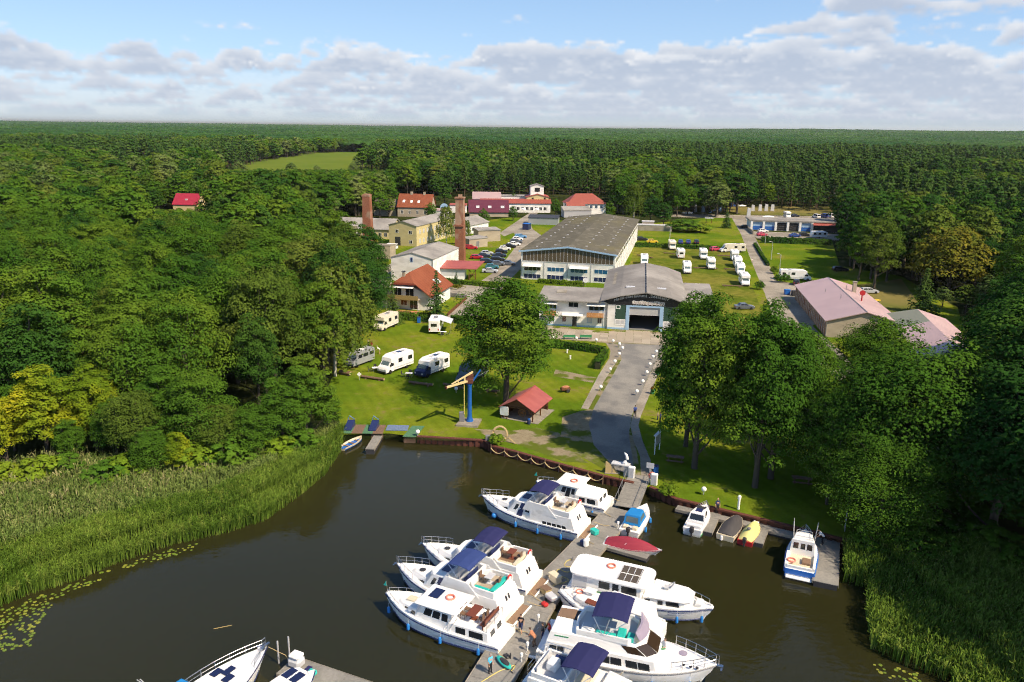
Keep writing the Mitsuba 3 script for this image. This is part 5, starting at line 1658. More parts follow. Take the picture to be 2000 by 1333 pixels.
def make_car(L=4.3, Wd=1.75, kind='hatch'):
    k = Kit()
    h, w = L / 2, Wd / 2
    low = [(-h, .35), (-h, .82), (-h + .1, .92), (h * .42, .95), (h * .88, .82), (h, .62), (h, .32), (h - .1, .22), (-h + .1, .22)]
    b = k.add('body', side_loft(low, -w, w, .035), 'paint')
    r0, r1 = {'hatch': (-h + .12, -h + .55), 'saloon': (-h + .75, -h + 1.35), 'estate': (-h + .1, -h + .35), 'van': (-h + .05, -h + .12)}[kind]
    zr = 1.46 if kind != 'van' else 1.95
    f0, f1 = h * .48, h * .12 if kind != 'van' else h * .35
    base = [(r0, -w + .04, .93), (f0, -w + .04, .95), (f0, w - .04, .95), (r0, w - .04, .93)]
    top = [(r1, -w + .2, zr - .06), (f1, -w + .2, zr), (f1, w - .2, zr), (r1, w - .2, zr - .06)]
    g = k.add('cabin', hexa(base, top), 'paint')
    P_ = lambda a, b, c, d, t: pane(a, b, c, d, t[0], t[1], t[2], t[3], .012, .02)
    k.add('windscreen', P_(base[1], base[2], top[1], top[2], (.06, .94, .08, .9)), 'm_glass', g)
    k.add('rear_window', P_(base[3], base[0], top[3], top[0], (.08, .92, .2, .88)), 'm_glass', g)
    for q in ((0, 1), (2, 3)):
        for a, e in (((.10, .48), 0), ((.52, .93), 1)):
            k.add('side_window', P_(base[q[0]], base[q[1]], top[q[0]], top[q[1]], (a[0], a[1], .14, .88)), 'm_glass', g)
    for x in (-h * .62, h * .62):
        for y in (-w + .08, w - .08):
            t, hb = wheel(x, y)
            i = k.add('wheel', t, 'm_tyre', smooth=40)
            k.add('hub', hb, 'm_alu', i)
    for y in (-w + .35, w - .35):
        k.add('headlight', box(h - .12, h + .015, y - .18, y + .18, .58, .74), 'm_gel_grey')
        k.add('tail_light', box(-h - .015, -h + .1, y - .16, y + .16, .62, .8), 'm_red')
    k.add('bumper', box(h - .06, h + .05, -w + .1, w - .1, .25, .42), 'm_dark')
    return k


CARS = {n: make_car(l, w, n) for n, l, w in (('hatch', 4.1, 1.74), ('saloon', 4.6, 1.78), ('estate', 4.6, 1.78), ('van', 5.2, 1.95))}
for n, c in (('car_red', (.40, .012, .03)), ('car_navy', (.015, .022, .05)), ('car_black', (.012, .012, .016)), ('car_silver', (.40, .42, .45)), ('car_white', (.74, .74, .74)), ('car_teal', (.035, .16, .20)),
             ('car_grey', (.10, .115, .14)), ('car_blue', (.02, .06, .25)), ('car_lightblue', (.12, .30, .55)), ('car_pink', (.5, .05, .10)), ('car_yellow', (.65, .45, .03))):
    mat('m_' + n, c, 0.28, clearcoat=0.6)


def car(px, py, kind, paint, rz, label, group=None):
    x, y = g2(px, py)
    k = thing('car' if kind != 'van' else 'van', label, 'car' if kind != 'van' else 'van', group)
    CARS[kind].stamp(k, frame(x, y, .93, rz), {'paint': 'm_' + paint})


PK = 'cars in the car park left of the large hall'
for px, py, kind, c, rz, lb in (
        (920, 487, 'estate', 'car_red', 0, 'bright red car alone in front of the low concrete shed'), (931, 506, 'hatch', 'car_red', -4, 'dark red hatchback at the left of the parked rows'),
        (944, 503, 'saloon', 'car_navy', 6, 'dark blue car behind the dark red hatchback'), (951, 498, 'hatch', 'car_silver', 4, 'pale silver-blue car farthest back in the left row'),
        (952, 514, 'estate', 'car_navy', -3, 'navy estate car in front of the dark blue one'), (961, 525, 'hatch', 'car_teal', 2, 'teal car behind the nearest silver car'),
        (957, 533, 'saloon', 'car_silver', -3, 'silver saloon nearest to the camera in the car park'), (973, 519, 'hatch', 'car_grey', 0, 'grey car left of the lone dark saloon on the lane'),
        (992, 518, 'saloon', 'car_grey', -8, 'dark grey saloon standing alone on the lane'), (972, 510, 'estate', 'car_black', 0, 'black estate car in the middle of the row'),
        (975, 502, 'saloon', 'car_navy', 3, 'navy saloon above the black estate car'), (979, 495, 'hatch', 'car_black', 0, 'black hatchback below the white one'),
        (986, 489, 'hatch', 'car_white', 4, 'white hatchback in the middle of the long row'), (995, 484, 'saloon', 'car_black', 0, 'black saloon right of the white hatchback'),
        (1004, 480, 'saloon', 'car_white', 3, 'white saloon near the far end of the long row'), (1008, 475, 'estate', 'car_grey', 0, 'grey estate car behind the white saloon'),
        (1011, 470, 'hatch', 'car_white', 2, 'small white car second from the far end of the row'), (1017, 465, 'estate', 'car_lightblue', 5, 'light blue car at the far end of the row')):
    car(px, py, kind, c, rz, lb, PK)
car(762, 487, 'van', 'car_white', 170, 'white van parked in front of the yellow factory')
car(1453, 604, 'saloon', 'car_grey', 2, 'dark grey saloon on the grass left of the straight road')
car(1252, 470, 'estate', 'car_black', 5, 'black car beside the far right wall of the large hall')
car(1274, 475, 'hatch', 'car_yellow', 0, 'yellow car between the black car and the motorhomes')
car(1329, 476, 'hatch', 'car_blue', 80, 'left one of three blue cars on the upper lawn')
car(1344, 476, 'hatch', 'car_blue', 80, 'middle one of three blue cars on the upper lawn')
car(1360, 476, 'hatch', 'car_navy', 80, 'right one of three blue cars on the upper lawn')
car(1397, 490, 'hatch', 'car_pink', 20, 'small pinkish red car on the olive campsite lawn')
car(1555, 556, 'hatch', 'car_black', 70, 'black car by the far corner of the pink-roofed building')
car(1455, 446, 'saloon', 'car_black', 5, 'black car on the straight road beside the garage row')
car(1488, 461, 'hatch', 'car_pink', 10, 'crimson car in the garage yard')
car(1490, 454, 'hatch', 'car_white', 10, 'white car beside the crimson one in the garage yard')
car(1552, 463, 'saloon', 'car_blue', 8, 'blue car in the garage yard')
car(1572, 462, 'estate', 'car_black', 0, 'black estate car in the garage yard')
car(1552, 424, 'saloon', 'car_navy', 10, 'navy car on the road along the forest edge')
car(1594, 426, 'van', 'car_white', 100, 'white van left of the blue one on the forest road')
car(1609, 425, 'van', 'car_blue', 95, 'blue van on the forest road')
car(1622, 425, 'van', 'car_white', 95, 'white van right of the blue one on the forest road')
car(1697, 573, 'estate', 'car_silver', 0, 'silver car half hidden behind the pink roof')
car(1641, 530, 'estate', 'car_black', 0, 'black car in the shade at the right end of the small lawn')
car(1434, 404, 'van', 'car_blue', 0, 'blue van at the far edge of the dry meadow')
car(1058, 402, 'hatch', 'car_white', 0, 'white car in front of the inn')
car(907, 407, 'saloon', 'car_black', 0, 'black car behind the right chimney')


def make_motorhome(L=7.0, alcove=False):
    k = Kit()
    b, f = -L / 2, L / 2
    w = 1.13
    box_ = [(b, .5), (b, 2.75), (b + .15, 2.95), (f - 2.3, 2.98), (f - 1.35, 2.65), (f - 1.15, 2.1), (f - 1.25, 1.9), (f - 1.9, 1.7), (f - 1.9, .5)]
    if alcove:
        box_ = [(b, .5), (b, 2.85), (b + .15, 3.0), (f - 1.2, 3.05), (f - .75, 2.8), (f - .7, 2.25), (f - 1.2, 1.95), (f - 1.9, 1.75), (f - 1.9, .5)]
    bd = k.add('body', side_loft(box_, -w, w, .02), 'shell')
    cab = [(f - 2.0, .35), (f - 2.0, 2.0), (f - 1.2, 2.05), (f - .75, 1.45), (f - .2, 1.15), (f, .85), (f, .35)]
    c = k.add('cab', side_loft(cab, -w + .08, w - .08, .03), 'cabpaint')
    k.add('windscreen', quad_on((f - .76, -.85, 1.47), (f - .76, .85, 1.47), (f - 1.19, .8, 2.02), (f - 1.19, -.8, 2.02), .03), 'm_glass_cab', c)
    for s in (-1, 1):
        y = s * (w - .08)
        q = [(f - 1.9, y, 1.3), (f - .95, y, 1.3), (f - 1.25, y, 1.9), (f - 1.9, y, 1.9)]
        k.add('cab_window', quad_on(*(q if s < 0 else q[::-1]), .02), 'm_glass', c)
        for x0, x1, z0, z1 in ((b + .5, b + 1.5, 1.55, 2.25), (b + 3.0, b + 4.0, 1.6, 2.3)):
            q = [(x0, s * w, z0), (x1, s * w, z0), (x1, s * w, z1), (x0, s * w, z1)]
            k.add('window', quad_on(*(q if s < 0 else q[::-1]), .03), 'm_glass', bd)
        q = [(b + .1, s * w, .75), (f - 2.0, s * w, .75), (f - 2.0, s * w, .95), (b + .1, s * w, .95)]
        k.add('stripe', quad_on(*(q if s < 0 else q[::-1]), .008), 'm_gel_grey', bd)
        for x in (b + 1.8, f - 1.0):
            t, hb = wheel(x, s * (w - .12), .36, .24)
            i = k.add('wheel', t, 'm_tyre', smooth=40)
            k.add('hub', hb, 'm_alu', i)
        k.add('headlight', box(f - .2, f + .02, s * .75 - .17, s * .75 + .17, .7, .92), 'm_gel_grey', c)
        k.add('tail_light', box(b - .03, b + .05, s * .9 - .12, s * .9 + .12, .8, 1.2), 'm_red', bd)
        k.add('mirror', box(f - 1.1, f - .95, s * (w + .05) - .1, s * (w + .05) + .1, 1.35, 1.65), 'm_dark', c)
    q = [(b + 2.05, -w, .6), (b + 2.65, -w, .6), (b + 2.65, -w, 2.45), (b + 2.05, -w, 2.45)]
    k.add('door', quad_on(*q, .035), 'm_gel_grey', bd)
    k.add('roof_hatch', rbox(b + 1.0, b + 1.7, -.4, .4, 2.95, 3.08, .04), 'm_gel_grey', bd)
    k.add('roof_hatch', rbox(b + 3.2, b + 3.9, -.4, .4, 2.96, 3.1, .04), 'm_gel_grey', bd)
    k.add('solar_panel', box(b + 2.0, b + 3.0, -.5, .3, 2.98, 3.03), 'm_solar', bd)
    k.add('rear_window', box(b - .04, b + .05, -.6, .6, 1.6, 2.2), 'm_glass', bd)
    k.add('bumper', box(f - .05, f + .06, -w + .2, w - .2, .35, .55), 'm_dark', c)
    return k


mat('m_glass_cab', (0.10, 0.15, 0.17), 0.12, spec=0.7)
mat('m_shell_beige', (0.66, 0.62, 0.52), 0.35)
MH = {'low': make_motorhome(7.0), 'alcove': make_motorhome(6.6, True), 'big': make_motorhome(8.6)}


def motorhome(px, py, kind, rz, label, group=None, shell='m_paint_white', cab='m_paint_white'):
    x, y = g2(px, py)
    k = thing('motorhome', label, 'motorhome', group)
    MH[kind].stamp(k, frame(x, y, .9, rz), {'shell': shell, 'cabpaint': cab})
    return k, (x, y)


motorhome(754, 641, 'alcove', 248, 'beige alcove motorhome by the birches, upper left of the camping lawn', shell='m_shell_beige', cab='m_shell_beige')
k, (x, y) = motorhome(852, 645, 'low', 88, 'white motorhome with its awning wound out, below the two spruces')
fr_ = frame(x, y, .9, 88)
part(k, 'awning', hexa([(-2.6, -3.4, 2.05), (1.6, -3.4, 2.05), (1.6, -1.15, 2.75), (-2.6, -1.15, 2.75)], [(-2.6, -3.4, 2.1), (1.6, -3.4, 2.1), (1.6, -1.15, 2.82), (-2.6, -1.15, 2.82)]), 'm_gel_grey', tw=fr_)
for xx in (-2.5, 1.5):
    part(k, 'awning_pole', tube([(xx, -3.35, 0), (xx, -3.35, 2.05)], .03, 5), 'm_alu', tw=fr_)
motorhome(773, 722, 'low', 236, 'white motorhome in the middle of three by the log edge')
motorhome(844, 729, 'low', 236, 'white motorhome with a dark blue cab, next to the big lawn tree', cab='m_navy_gloss')
motorhome(922, 742, 'low', 240, 'dark motorhome almost hidden under the big lawn tree', shell='m_car_grey', cab='m_car_grey')
CG = 'motorhomes on the campsite behind the restaurant'
for px, py, kind, rz, lb, sh in (
        (1258, 517, 'low', 262, 'white motorhome nearest to the right wall of the large hall', None), (1312, 487, 'alcove', 265, 'beige motorhome at the hedge of the campsite', 'm_shell_beige'),
        (1328, 503, 'low', 85, 'white motorhome seen from behind, left of the olive lawn', None), (1341, 532, 'low', 262, 'white motorhome closest to the restaurant roof', None),
        (1373, 505, 'alcove', 262, 'white motorhome at the middle of the olive lawn, farther one', None), (1388, 524, 'alcove', 262, 'white motorhome at the middle of the olive lawn, nearer one', None),
        (1434, 508, 'alcove', 260, 'farthest white motorhome of the four along the straight road', None), (1440, 521, 'low', 260, 'second farthest of the four white motorhomes along the straight road', None),
        (1445, 535, 'low', 260, 'second nearest of the four white motorhomes along the straight road', None), (1453, 556, 'alcove', 262, 'nearest white motorhome of the four along the straight road', None)):
    motorhome(px, py, kind, rz, lb, CG, shell=sh or 'm_paint_white', cab=sh or 'm_paint_white')
motorhome(1552, 547, 'big', -6, 'long white motorhome on the right of the straight road')
motorhome(1537, 426, 'alcove', 265, 'white motorhome on the road along the forest edge')
motorhome(1430, 493, 'big', 185, 'cream trailer motorhome with red stripes at the end of the hedge', shell='m_shell_beige')

# silver panel van
k = thing('camper_van', 'silver panel van camper at the left of the three by the log edge', 'van')
x, y = g2(704, 711)
tw = frame(x, y, .9, 240)
pv = [(-2.9, .4), (-2.9, 2.4), (-2.7, 2.6), (1.2, 2.65), (1.75, 2.1), (2.2, 1.45), (2.8, 1.15), (2.95, .8), (2.95, .4)]
b = part(k, 'body', side_loft(pv, -1.0, 1.0, .03), 'm_silver', tw=tw)
part(b, 'windscreen', quad_on((2.18, -.82, 1.48), (2.18, .82, 1.48), (1.72, .75, 2.12), (1.72, -.75, 2.12), .03), 'm_glass_cab', tw=tw)
for s in (-1, 1):
    for a, c in ((.6, 1.7), (-1.0, .3), (-2.5, -1.4)):
        q = [(a, s, 1.5), (c, s, 1.5), (c - (.25 if c > 1 else 0), s, 2.1), (a, s, 2.1)]
        part(b, 'side_window', quad_on(*(q if s < 0 else q[::-1]), .025), 'm_glass', tw=tw)
    for xx in (-1.7, 1.9):
        t, hb = wheel(xx, s * .88, .34, .22)
        i = part(k, 'wheel', t, 'm_tyre', 40, tw=tw)
        part(i, 'hub', hb, 'm_alu', tw=tw)
    part(b, 'headlight', box(2.7, 2.98, s * .7 - .15, s * .7 + .15, .75, .98), 'm_gel_grey', tw=tw)
part(b, 'roof_hatch', rbox(-.9, -.1, -.4, .4, 2.6, 2.74, .04), 'm_gel', tw=tw)
part(b, 'roof_box', rbox(.1, .9, -.5, .5, 2.64, 2.85, .05), 'm_gel', tw=tw)
part(b, 'bumper', box(2.9, 3.02, -.9, .9, .35, .6), 'm_dark', tw=tw)

# caravan by the garage yard
k = thing('caravan', 'white caravan behind the tall dark hedge', 'caravan')
x, y = g2(1598, 465)
tw = frame(x, y, .9, 4)
b = part(k, 'body', side_loft([(-3, .5), (-3.2, 1.3), (-2.9, 2.5), (-2.3, 2.65), (2.2, 2.65), (3.0, 2.3), (3.3, 1.3), (3.1, .5)], -1.1, 1.1, .02), 'm_paint_white', tw=tw)
for a in (-2.4, -.5, 1.5):
    part(b, 'window', quad_on((a, -1.1, 1.35), (a + 1.0, -1.1, 1.35), (a + 1.0, -1.1, 2.05), (a, -1.1, 2.05), .03), 'm_glass', tw=tw)
for yy in (-1, 1):
    t, hb = wheel(0, yy, .33, .2)
    i = part(k, 'wheel', t, 'm_tyre', tw=tw)
    part(i, 'hub', hb, 'm_alu', tw=tw)
part(k, 'drawbar', tube([(3.1, 0, .55), (4.3, 0, .5)], .06, 5), 'm_alu', tw=tw)
# ---------------------------------------------------------------- jetties
def deck_run(key, pts, w, z=.55, seg=2.4, plate='m_pontoon', rim=True, th=.35):
    """A floating walkway in sections along a centre line."""
    n = 0
    for a, b in zip(pts[:-1], pts[1:]):
        a, b = np.asarray(a, float), np.asarray(b, float)
        d = unit(b - a)
        s = np.array([-d[1], d[0]]) * w / 2
        L = np.linalg.norm(b - a)
        m = max(1, round(L / seg))
        for i in range(m):
            o, e = a + d * (L * i / m + .015), a + d * (L * (i + 1) / m - .015)
            q = [o + s * .96, o - s * .96, e - s * .96, e + s * .96]
            part(key, 'deck_panel', hexa([(*x, z - .06) for x in q], [(*x, z) for x in q]), plate)
        for sg in (-1, 1):
            q = [a + sg * s * .965, a + sg * s * 1.0, b + sg * s * 1.0, b + sg * s * .965]
            if sg > 0:
                q = q[::-1]
            part(key, 'edge_beam', hexa([(*x, z - .28) for x in q], [(*x, z + .03) for x in q]), 'm_concrete')
        q = [a + s * .9, a - s * .9, b - s * .9, b + s * .9]
        part(key, 'float', hexa([(*x, -.3) for x in q], [(*x, z - .07) for x in q]), 'm_dark')


k = thing('pontoon', 'long grey floating pontoon between the two rows of cruisers', 'pontoon')
deck_run(k, [(12.6, 80.6), (6.9, 70.4), (2.95, 63.6), (-1.35, 51.9), (-2.4, 49.0)], 3.5)
for x, y in ((11.6, 76.2), (8.1, 72.6), (2.6, 59.4), (1.6, 55.6), (1.1, 54.2)):
    part(k, 'service_light', cat(mv(lathe([(.05, 0), (.05, .5), (.13, .55), (.13, .8), (.02, .88)], 10), x, y, .55)), 'm_lamp_white', 40)
k = thing('gangway', 'sloping grey gangway from the slipway down to the pontoon', 'gangway')
A_, B_ = np.array([15.8, 88.6]), np.array([13.2, 81.0])
d = unit(B_ - A_)
s = np.array([-d[1], d[0]]) * 1.35
for i in range(9):
    o, e = A_ + (B_ - A_) * i / 9, A_ + (B_ - A_) * (i + .96) / 9
    z0, z1 = 1.05 - .42 * i / 9, 1.05 - .42 * (i + .96) / 9
    part(k, 'plank', hexa([(*(o + s), z0 - .07), (*(o - s), z0 - .07), (*(e - s), z1 - .07), (*(e + s), z1 - .07)], [(*(o + s), z0), (*(o - s), z0), (*(e - s), z1), (*(e + s), z1)]), 'm_pontoon')
for sg in (-1, 1):
    p0, p1 = A_ + s * sg * 1.02, B_ + s * sg * 1.02
    part(k, 'handrail', cat(tube([(*p0, 2.0), (*p1, 1.6)], .035, 5), *[tube([(*(p0 + (p1 - p0) * t), 1.05 - .42 * t), (*(p0 + (p1 - p0) * t), 2.0 - .4 * t)], .03, 5) for t in (0, .25, .5, .75, 1)]), 'm_alu')


def finger(label, a, b, w, z=.5):
    k = thing('finger_pontoon', label, 'pontoon', None)
    deck_run(k, [a, b], w, z, 2.2)
    return k


finger('narrow finger pontoon below the red covered boat', (9.7, 73.0), (13.95, 70.6), 1.05)
finger('short finger pontoon right of the top cruiser stern', (10.9, 79.2), (8.2, 80.8), .9)
finger('narrow pontoon where the man in dark clothes stands', (22.9, 80.2), (20.9, 75.9), 1.5)
finger('narrow pontoon right of the yellow covered boat', (28.0, 78.4), (25.7, 73.7), 1.4)
finger('narrow boarding walkway along the dark red quay wall', (18.9, 81.4), (32.2, 74.5), 1.1)
k = finger('broad grey pontoon beside the blue and white fishing cruiser', (34.0, 75.9), (30.0, 66.1), 2.35, .6)
part(k, 'pile', tube([(35.6, 75.6, -1), (35.6, 75.6, 3.4)], .06, 6), 'm_lightgrey')
k = thing('finger_pontoon', 'grey pontoon at the bottom edge with a covered box on it', 'pontoon')
deck_run(k, [(-17.6, 53.5), (-10.5, 50.4)], 2.3, .55)
for x, y in ((-18.4, 54.3), (-17.7, 54.9)):
    part(k, 'pile', tube([(x, y, -1), (x, y, 2.1)], .07, 6), 'm_lightgrey')
k = thing('box', 'white covered equipment box on the bottom pontoon', 'box')
put(uniq(k + '__body'), mv(rbox(-.6, .6, -.5, .5, 0, .8, .2), -16.7, 53.4, .56, -25), 'm_gel_grey')
put(uniq(k + '__cover'), mv(rbox(-.5, .55, -.45, .45, .805, 1.15, .15), -16.7, 53.4, .56, -25), 'm_gel')
k = thing('bag', 'teal and dark sack on the bottom pontoon', 'bag')
put(uniq(k + '__body'), mv(rbox(-.5, .5, -.35, .35, 0, .5, .2), -15.3, 52.3, .56, -25), 'm_teal')
put(uniq(k + '__flap'), mv(rbox(-.5, -.05, -.36, .36, .38, .54, .08), -15.3, 52.3, .56, -25), 'm_navy')

# swimming dock of coloured boards at the campsite shore
k = thing('bathing_dock', 'low timber bathing dock in green, brown and blue boards', 'dock')
for i, (x0, x1, m_) in enumerate(((-23.4, -21.9, 'm_quay_green'), (-21.9, -20.4, 'm_planks_brown'), (-20.4, -19.0, 'm_quay_green'), (-19.0, -17.6, 'm_planks_brown'))):
    n = 6
    for j in range(n):
        a, b = x0 + (x1 - x0) * j / n, x0 + (x1 - x0) * (j + .93) / n
        part(k, 'board', box(a, b, 101.0, 104.2, .95, 1.03), m_)
for j in range(16):
    part(k, 'board', box(-17.4 + j * .19, -17.4 + j * .19 + .175, 102.3, 104.3, .92, 1.0), 'm_planks_blue')
for j in range(8):
    part(k, 'board', hexa([(-14.7 + j * .22, 100.0, .95), (-14.5 + j * .22, 100.0, .95), (-13.7 + j * .22, 104.0, .95), (-13.9 + j * .22, 104.0, .95)], [(-14.7 + j * .22, 100.0, 1.03), (-14.5 + j * .22, 100.0, 1.03), (-13.7 + j * .22, 104.0, 1.03), (-13.9 + j * .22, 104.0, 1.03)]), 'm_quay_green')
part(k, 'bearer', cat(box(-23.4, -17.6, 101.3, 101.5, -.8, .945), box(-17.4, -14.3, 102.5, 102.7, -.5, .91), box(-14.6, -13.0, 100.2, 100.4, -.8, .945)), 'm_planks_brown')
k = thing('finger_pontoon', 'short grey jetty reaching out from the bathing dock', 'jetty')
deck_run(k, [(-18.2, 100.9), (-18.5, 96.2)], 1.2, .75)
for i, (x, y) in enumerate(((-22.6, 103.4), (-19.2, 103.4))):
    k = thing('pedal_boat', 'dark blue slide-like rack on the %s part of the bathing dock' % ('left' if i == 0 else 'middle'), 'rack')
    part(k, 'slab', hexa([(x - .5, y - 1.6, 1.04), (x + .5, y - 1.6, 1.04), (x + .7, y + .6, 1.04), (x - .3, y + .6, 1.04)], [(x - .5, y - 1.6, 1.15), (x + .5, y - 1.6, 1.15), (x + .7, y + .4, 1.9), (x - .3, y + .4, 1.9)]), 'm_navy_gloss')
    part(k, 'rail', tube([(x - .3, y + .5, 1.9), (x - .1, y + .7, 2.4), (x + .6, y + .6, 1.9)], .06, 5), 'm_blue')


# ---------------------------------------------------------------- boats
class Boat:
    def __init__(s, name, label, stern, bow, cat_='boat', group=None):
        s.k = thing(name, label, cat_, group)
        s.L = math.hypot(bow[0] - stern[0], bow[1] - stern[1])
        s.tw = frame(stern[0], stern[1], 0, heading(stern, bow))

    def add(s, name, mesh, m, up=None, smooth=False, label=None):
        return part(up or s.k, name, mesh, m, smooth, s.tw, label)

    def hull(s, B, z0, z1, m='m_gel', fine=2.4, stern=.9, rake=.9, stripe='m_navy_gloss', strake='m_navy_gloss', t0=.38, bulwark=0.0, x0=0.0, bow_w=.02, boot=None, deck=None):
        L = s.L
        T_ = np.concatenate([np.linspace(0, .6, 7)[:-1], np.linspace(.6, 1, 12)])
        s.b = lambda t: B / 2 * (stern + (1 - stern) * min(t / t0, 1) if t < t0 else max(1 - ((t - t0) / (1 - t0)) ** fine, bow_w))
        s.z = lambda t: z0 + (z1 - z0) * t ** 2.2
        R = []
        for t in T_:
            b, z = s.b(t), s.z(t)
            x = x0 + (L - x0) * t
            xw = x - rake * t ** 5
            bw = b * (.94 - .30 * t ** 3)
            R.append([(x, b, z), (x - .3 * (x - xw), b * .985 - .0 * t, z * .6), (xw, bw, .02), (xw, bw * .7, -.45), (xw, -bw * .7, -.45), (xw, -bw, .02), (x - .3 * (x - xw), -b * .985, z * .6), (x, -b, z)])
        h = s.add('hull', loft(R), m, smooth=32)
        for sg in (-1, 1):
            if strake:
                s.add('rubbing_strake', tube([(x0 + (L - x0) * t, sg * (s.b(t) + .01), s.z(t) - .12) for t in T_], .055, 5), strake, h)
            if stripe:
                pts = []
                for t in T_:
                    x = x0 + (L - x0) * t
                    xw = x - rake * t ** 5
                    f = .30 / .6
                    bw = s.b(t) * (.94 - .30 * t ** 3)
                    pts.append((xw + .12 * (x - xw), sg * (bw + (s.b(t) * .985 - bw) * .2 + .005), .16))
                s.add('waterline_stripe', tube(pts, .075, 5), stripe, h)
        return h

    def xb(s, x):
        return s.b(min(max(x / s.L, 0), 1))

    def block(s, name, x0, x1, w0, w1, z0, z1, fx=0., ax=0., tw=.08, c=.25, m='m_gel', up=None, zf=None):
        """A deckhouse: straight sides that lean in, a raked front, chamfered front corners, rounded roof edge. Returns the key and its faces."""
        zf = z1 if zf is None else zf

        def ring(z, k, e=0.0):
            a0, a1, v0, v1 = x0 + ax * k + e, x1 - fx * k - e, w0 - tw * k - e, w1 - tw * k - e
            return [(a0, -v0, z[0]), (a1 - c, -v1, z[1]), (a1, -v1 + c, z[1]), (a1, v1 - c, z[1]), (a1 - c, v1, z[1]), (a0, v0, z[0])]

        key = s.add(name, loft([ring((z0, z0), 0), ring((z1 - .06, zf - .06), 1), ring((z1, zf), 1, .07)]), m, up)
        b, t = ring((z0, z0), 0), ring((z1, zf), 1)
        F = {'R': (b[0], b[1], t[0], t[1]), 'F': (b[2], b[3], t[2], t[3]), 'L': (b[4], b[5], t[4], t[5]), 'B': (b[5], b[0], t[5], t[0]), 'FR': (b[1], b[2], t[1], t[2]), 'FL': (b[3], b[4], t[3], t[4])}
        return key, F

    def window(s, F, side, u0, u1, v0, v1, up, m='m_glass', name='window', out=.02):
        if side == 'S':
            for q in 'RL':
                s.window(F, q, *((u0, u1) if q == 'R' else (1 - u1, 1 - u0)), v0, v1, up, m, name, out)
            return
        s.add(name, pane(*F[side], u0, u1, v0, v1, out, .03), m, up)

    def rail(s, pts, h=.7, posts=None, name='rail', r=.028, mid=True):
        p = [np.asarray(q, float) for q in pts]
        ms = [tube([q + [0, 0, h] for q in p], r, 5)]
        if mid:
            ms.append(tube([q + [0, 0, h * .5] for q in p], r * .7, 4))
        for q in p[::1]:
            ms.append(tube([q, q + [0, 0, h]], r, 4))
        s.add(name, cat(*ms), 'm_steel')

    def pulpit(s, x0, h=.75, rise=.1):
        pts = []
        for t in np.linspace(x0, .995, 5):
            pts.append((s.L * t, s.b(t) - .05, s.z(t)))
        pts += [(s.L * 1.01, 0, s.z(1))]
        for t in np.linspace(.995, x0, 5):
            pts.append((s.L * t, -s.b(t) + .05, s.z(t)))
        s.rail(pts, h, name='pulpit_rail')

    def fender(s, x, sg, ball=False, m='m_fender'):
        y = sg * (s.xb(x) + .17)
        z = s.z(x / s.L)
        if ball:
            b = s.add('fender', sphere((x, y, z * .3), .3, 2), m, smooth=True)
        else:
            b = s.add('fender', mv(lathe([(.03, .34), (.13, .25), (.14, -.25), (.03, -.34)], 9), x, y, z * .36), m, smooth=True)
        s.add('line', tube([(x, y, z * .36 + .3), (x, y - sg * .14, z)], .015, 4), 'm_cloth_white', b)

    def ring(s, x, y, z):
        an = np.linspace(0, 2 * np.pi, 17)[:-1]
        s.add('lifebuoy', tube([(x + .36 * math.cos(a), y + .36 * math.sin(a), z) for a in an], .085, 6, closed=True), 'm_ring', smooth=True)

    def bimini(s, x0, x1, w, z, m='m_navy', base=2.9, sag=.18):
        R = []
        for x, dz in ((x0, -.16), (x0 + (x1 - x0) * .12, -.03), ((x0 + x1) / 2, .10), (x1 - (x1 - x0) * .12, -.03), (x1, -.16)):
            top = [(x, w * t, z + dz - .16 * t ** 2) for t in (-1, -.6, 0, .6, 1)]
            R.append(top + [(a, b_, c_ - .05) for a, b_, c_ in top[::-1]])
        b = s.add('bimini', loft(R), m)
        fr_ = []
        for sg in (-1, 1):
            for xa, xb_ in ((x0 + .1, x0 + .9), (x1 - .1, x0 + 1.1), ((x0 + x1) / 2, x0 + 1.0)):
                fr_.append(tube([(xa, sg * w * .97, z - .32), (xb_, sg * w * 1.0, base)], .03, 4))
        s.add('bimini_frame', cat(*fr_), 'm_steel', b)
        return b

    def flag(s, h=1.1):
        x = s.L - .12
        k = s.add('flag_staff', tube([(x, 0, s.z(1)), (x + .08, 0, s.z(1) + h)], .02, 4), 'm_planks_brown')
        s.add('pennant', hexa([(x + .02, -.01, s.z(1) + h * .55), (x + .42, -.02, s.z(1) + h * .55), (x + .42, .0, s.z(1) + h * .56), (x + .02, .01, s.z(1) + h * .56)], [(x + .09, -.01, s.z(1) + h), (x + .13, -.02, s.z(1) + h), (x + .13, .0, s.z(1) + h), (x + .09, .01, s.z(1) + h)]), 'm_teal', k)


def well(bt, x0, x1, w, z, depth, floor, up=None, wall_m='m_gel', th=.16, c=.5):
    """A sunken cockpit: coaming walls round a floor."""
    o = Polygon([(x0, -w), (x1 - c, -w), (x1, -w + c), (x1, w - c), (x1 - c, w), (x0, w), (x0 - c * .3, 0)]).buffer(.001)
    i = o.buffer(-th)
    bt.add('coaming', prism(o.difference(i), z, z + depth), wall_m, up)
    bt.add('cockpit_floor', prism(i.buffer(-.004), z - .02, z + .04), floor, up)


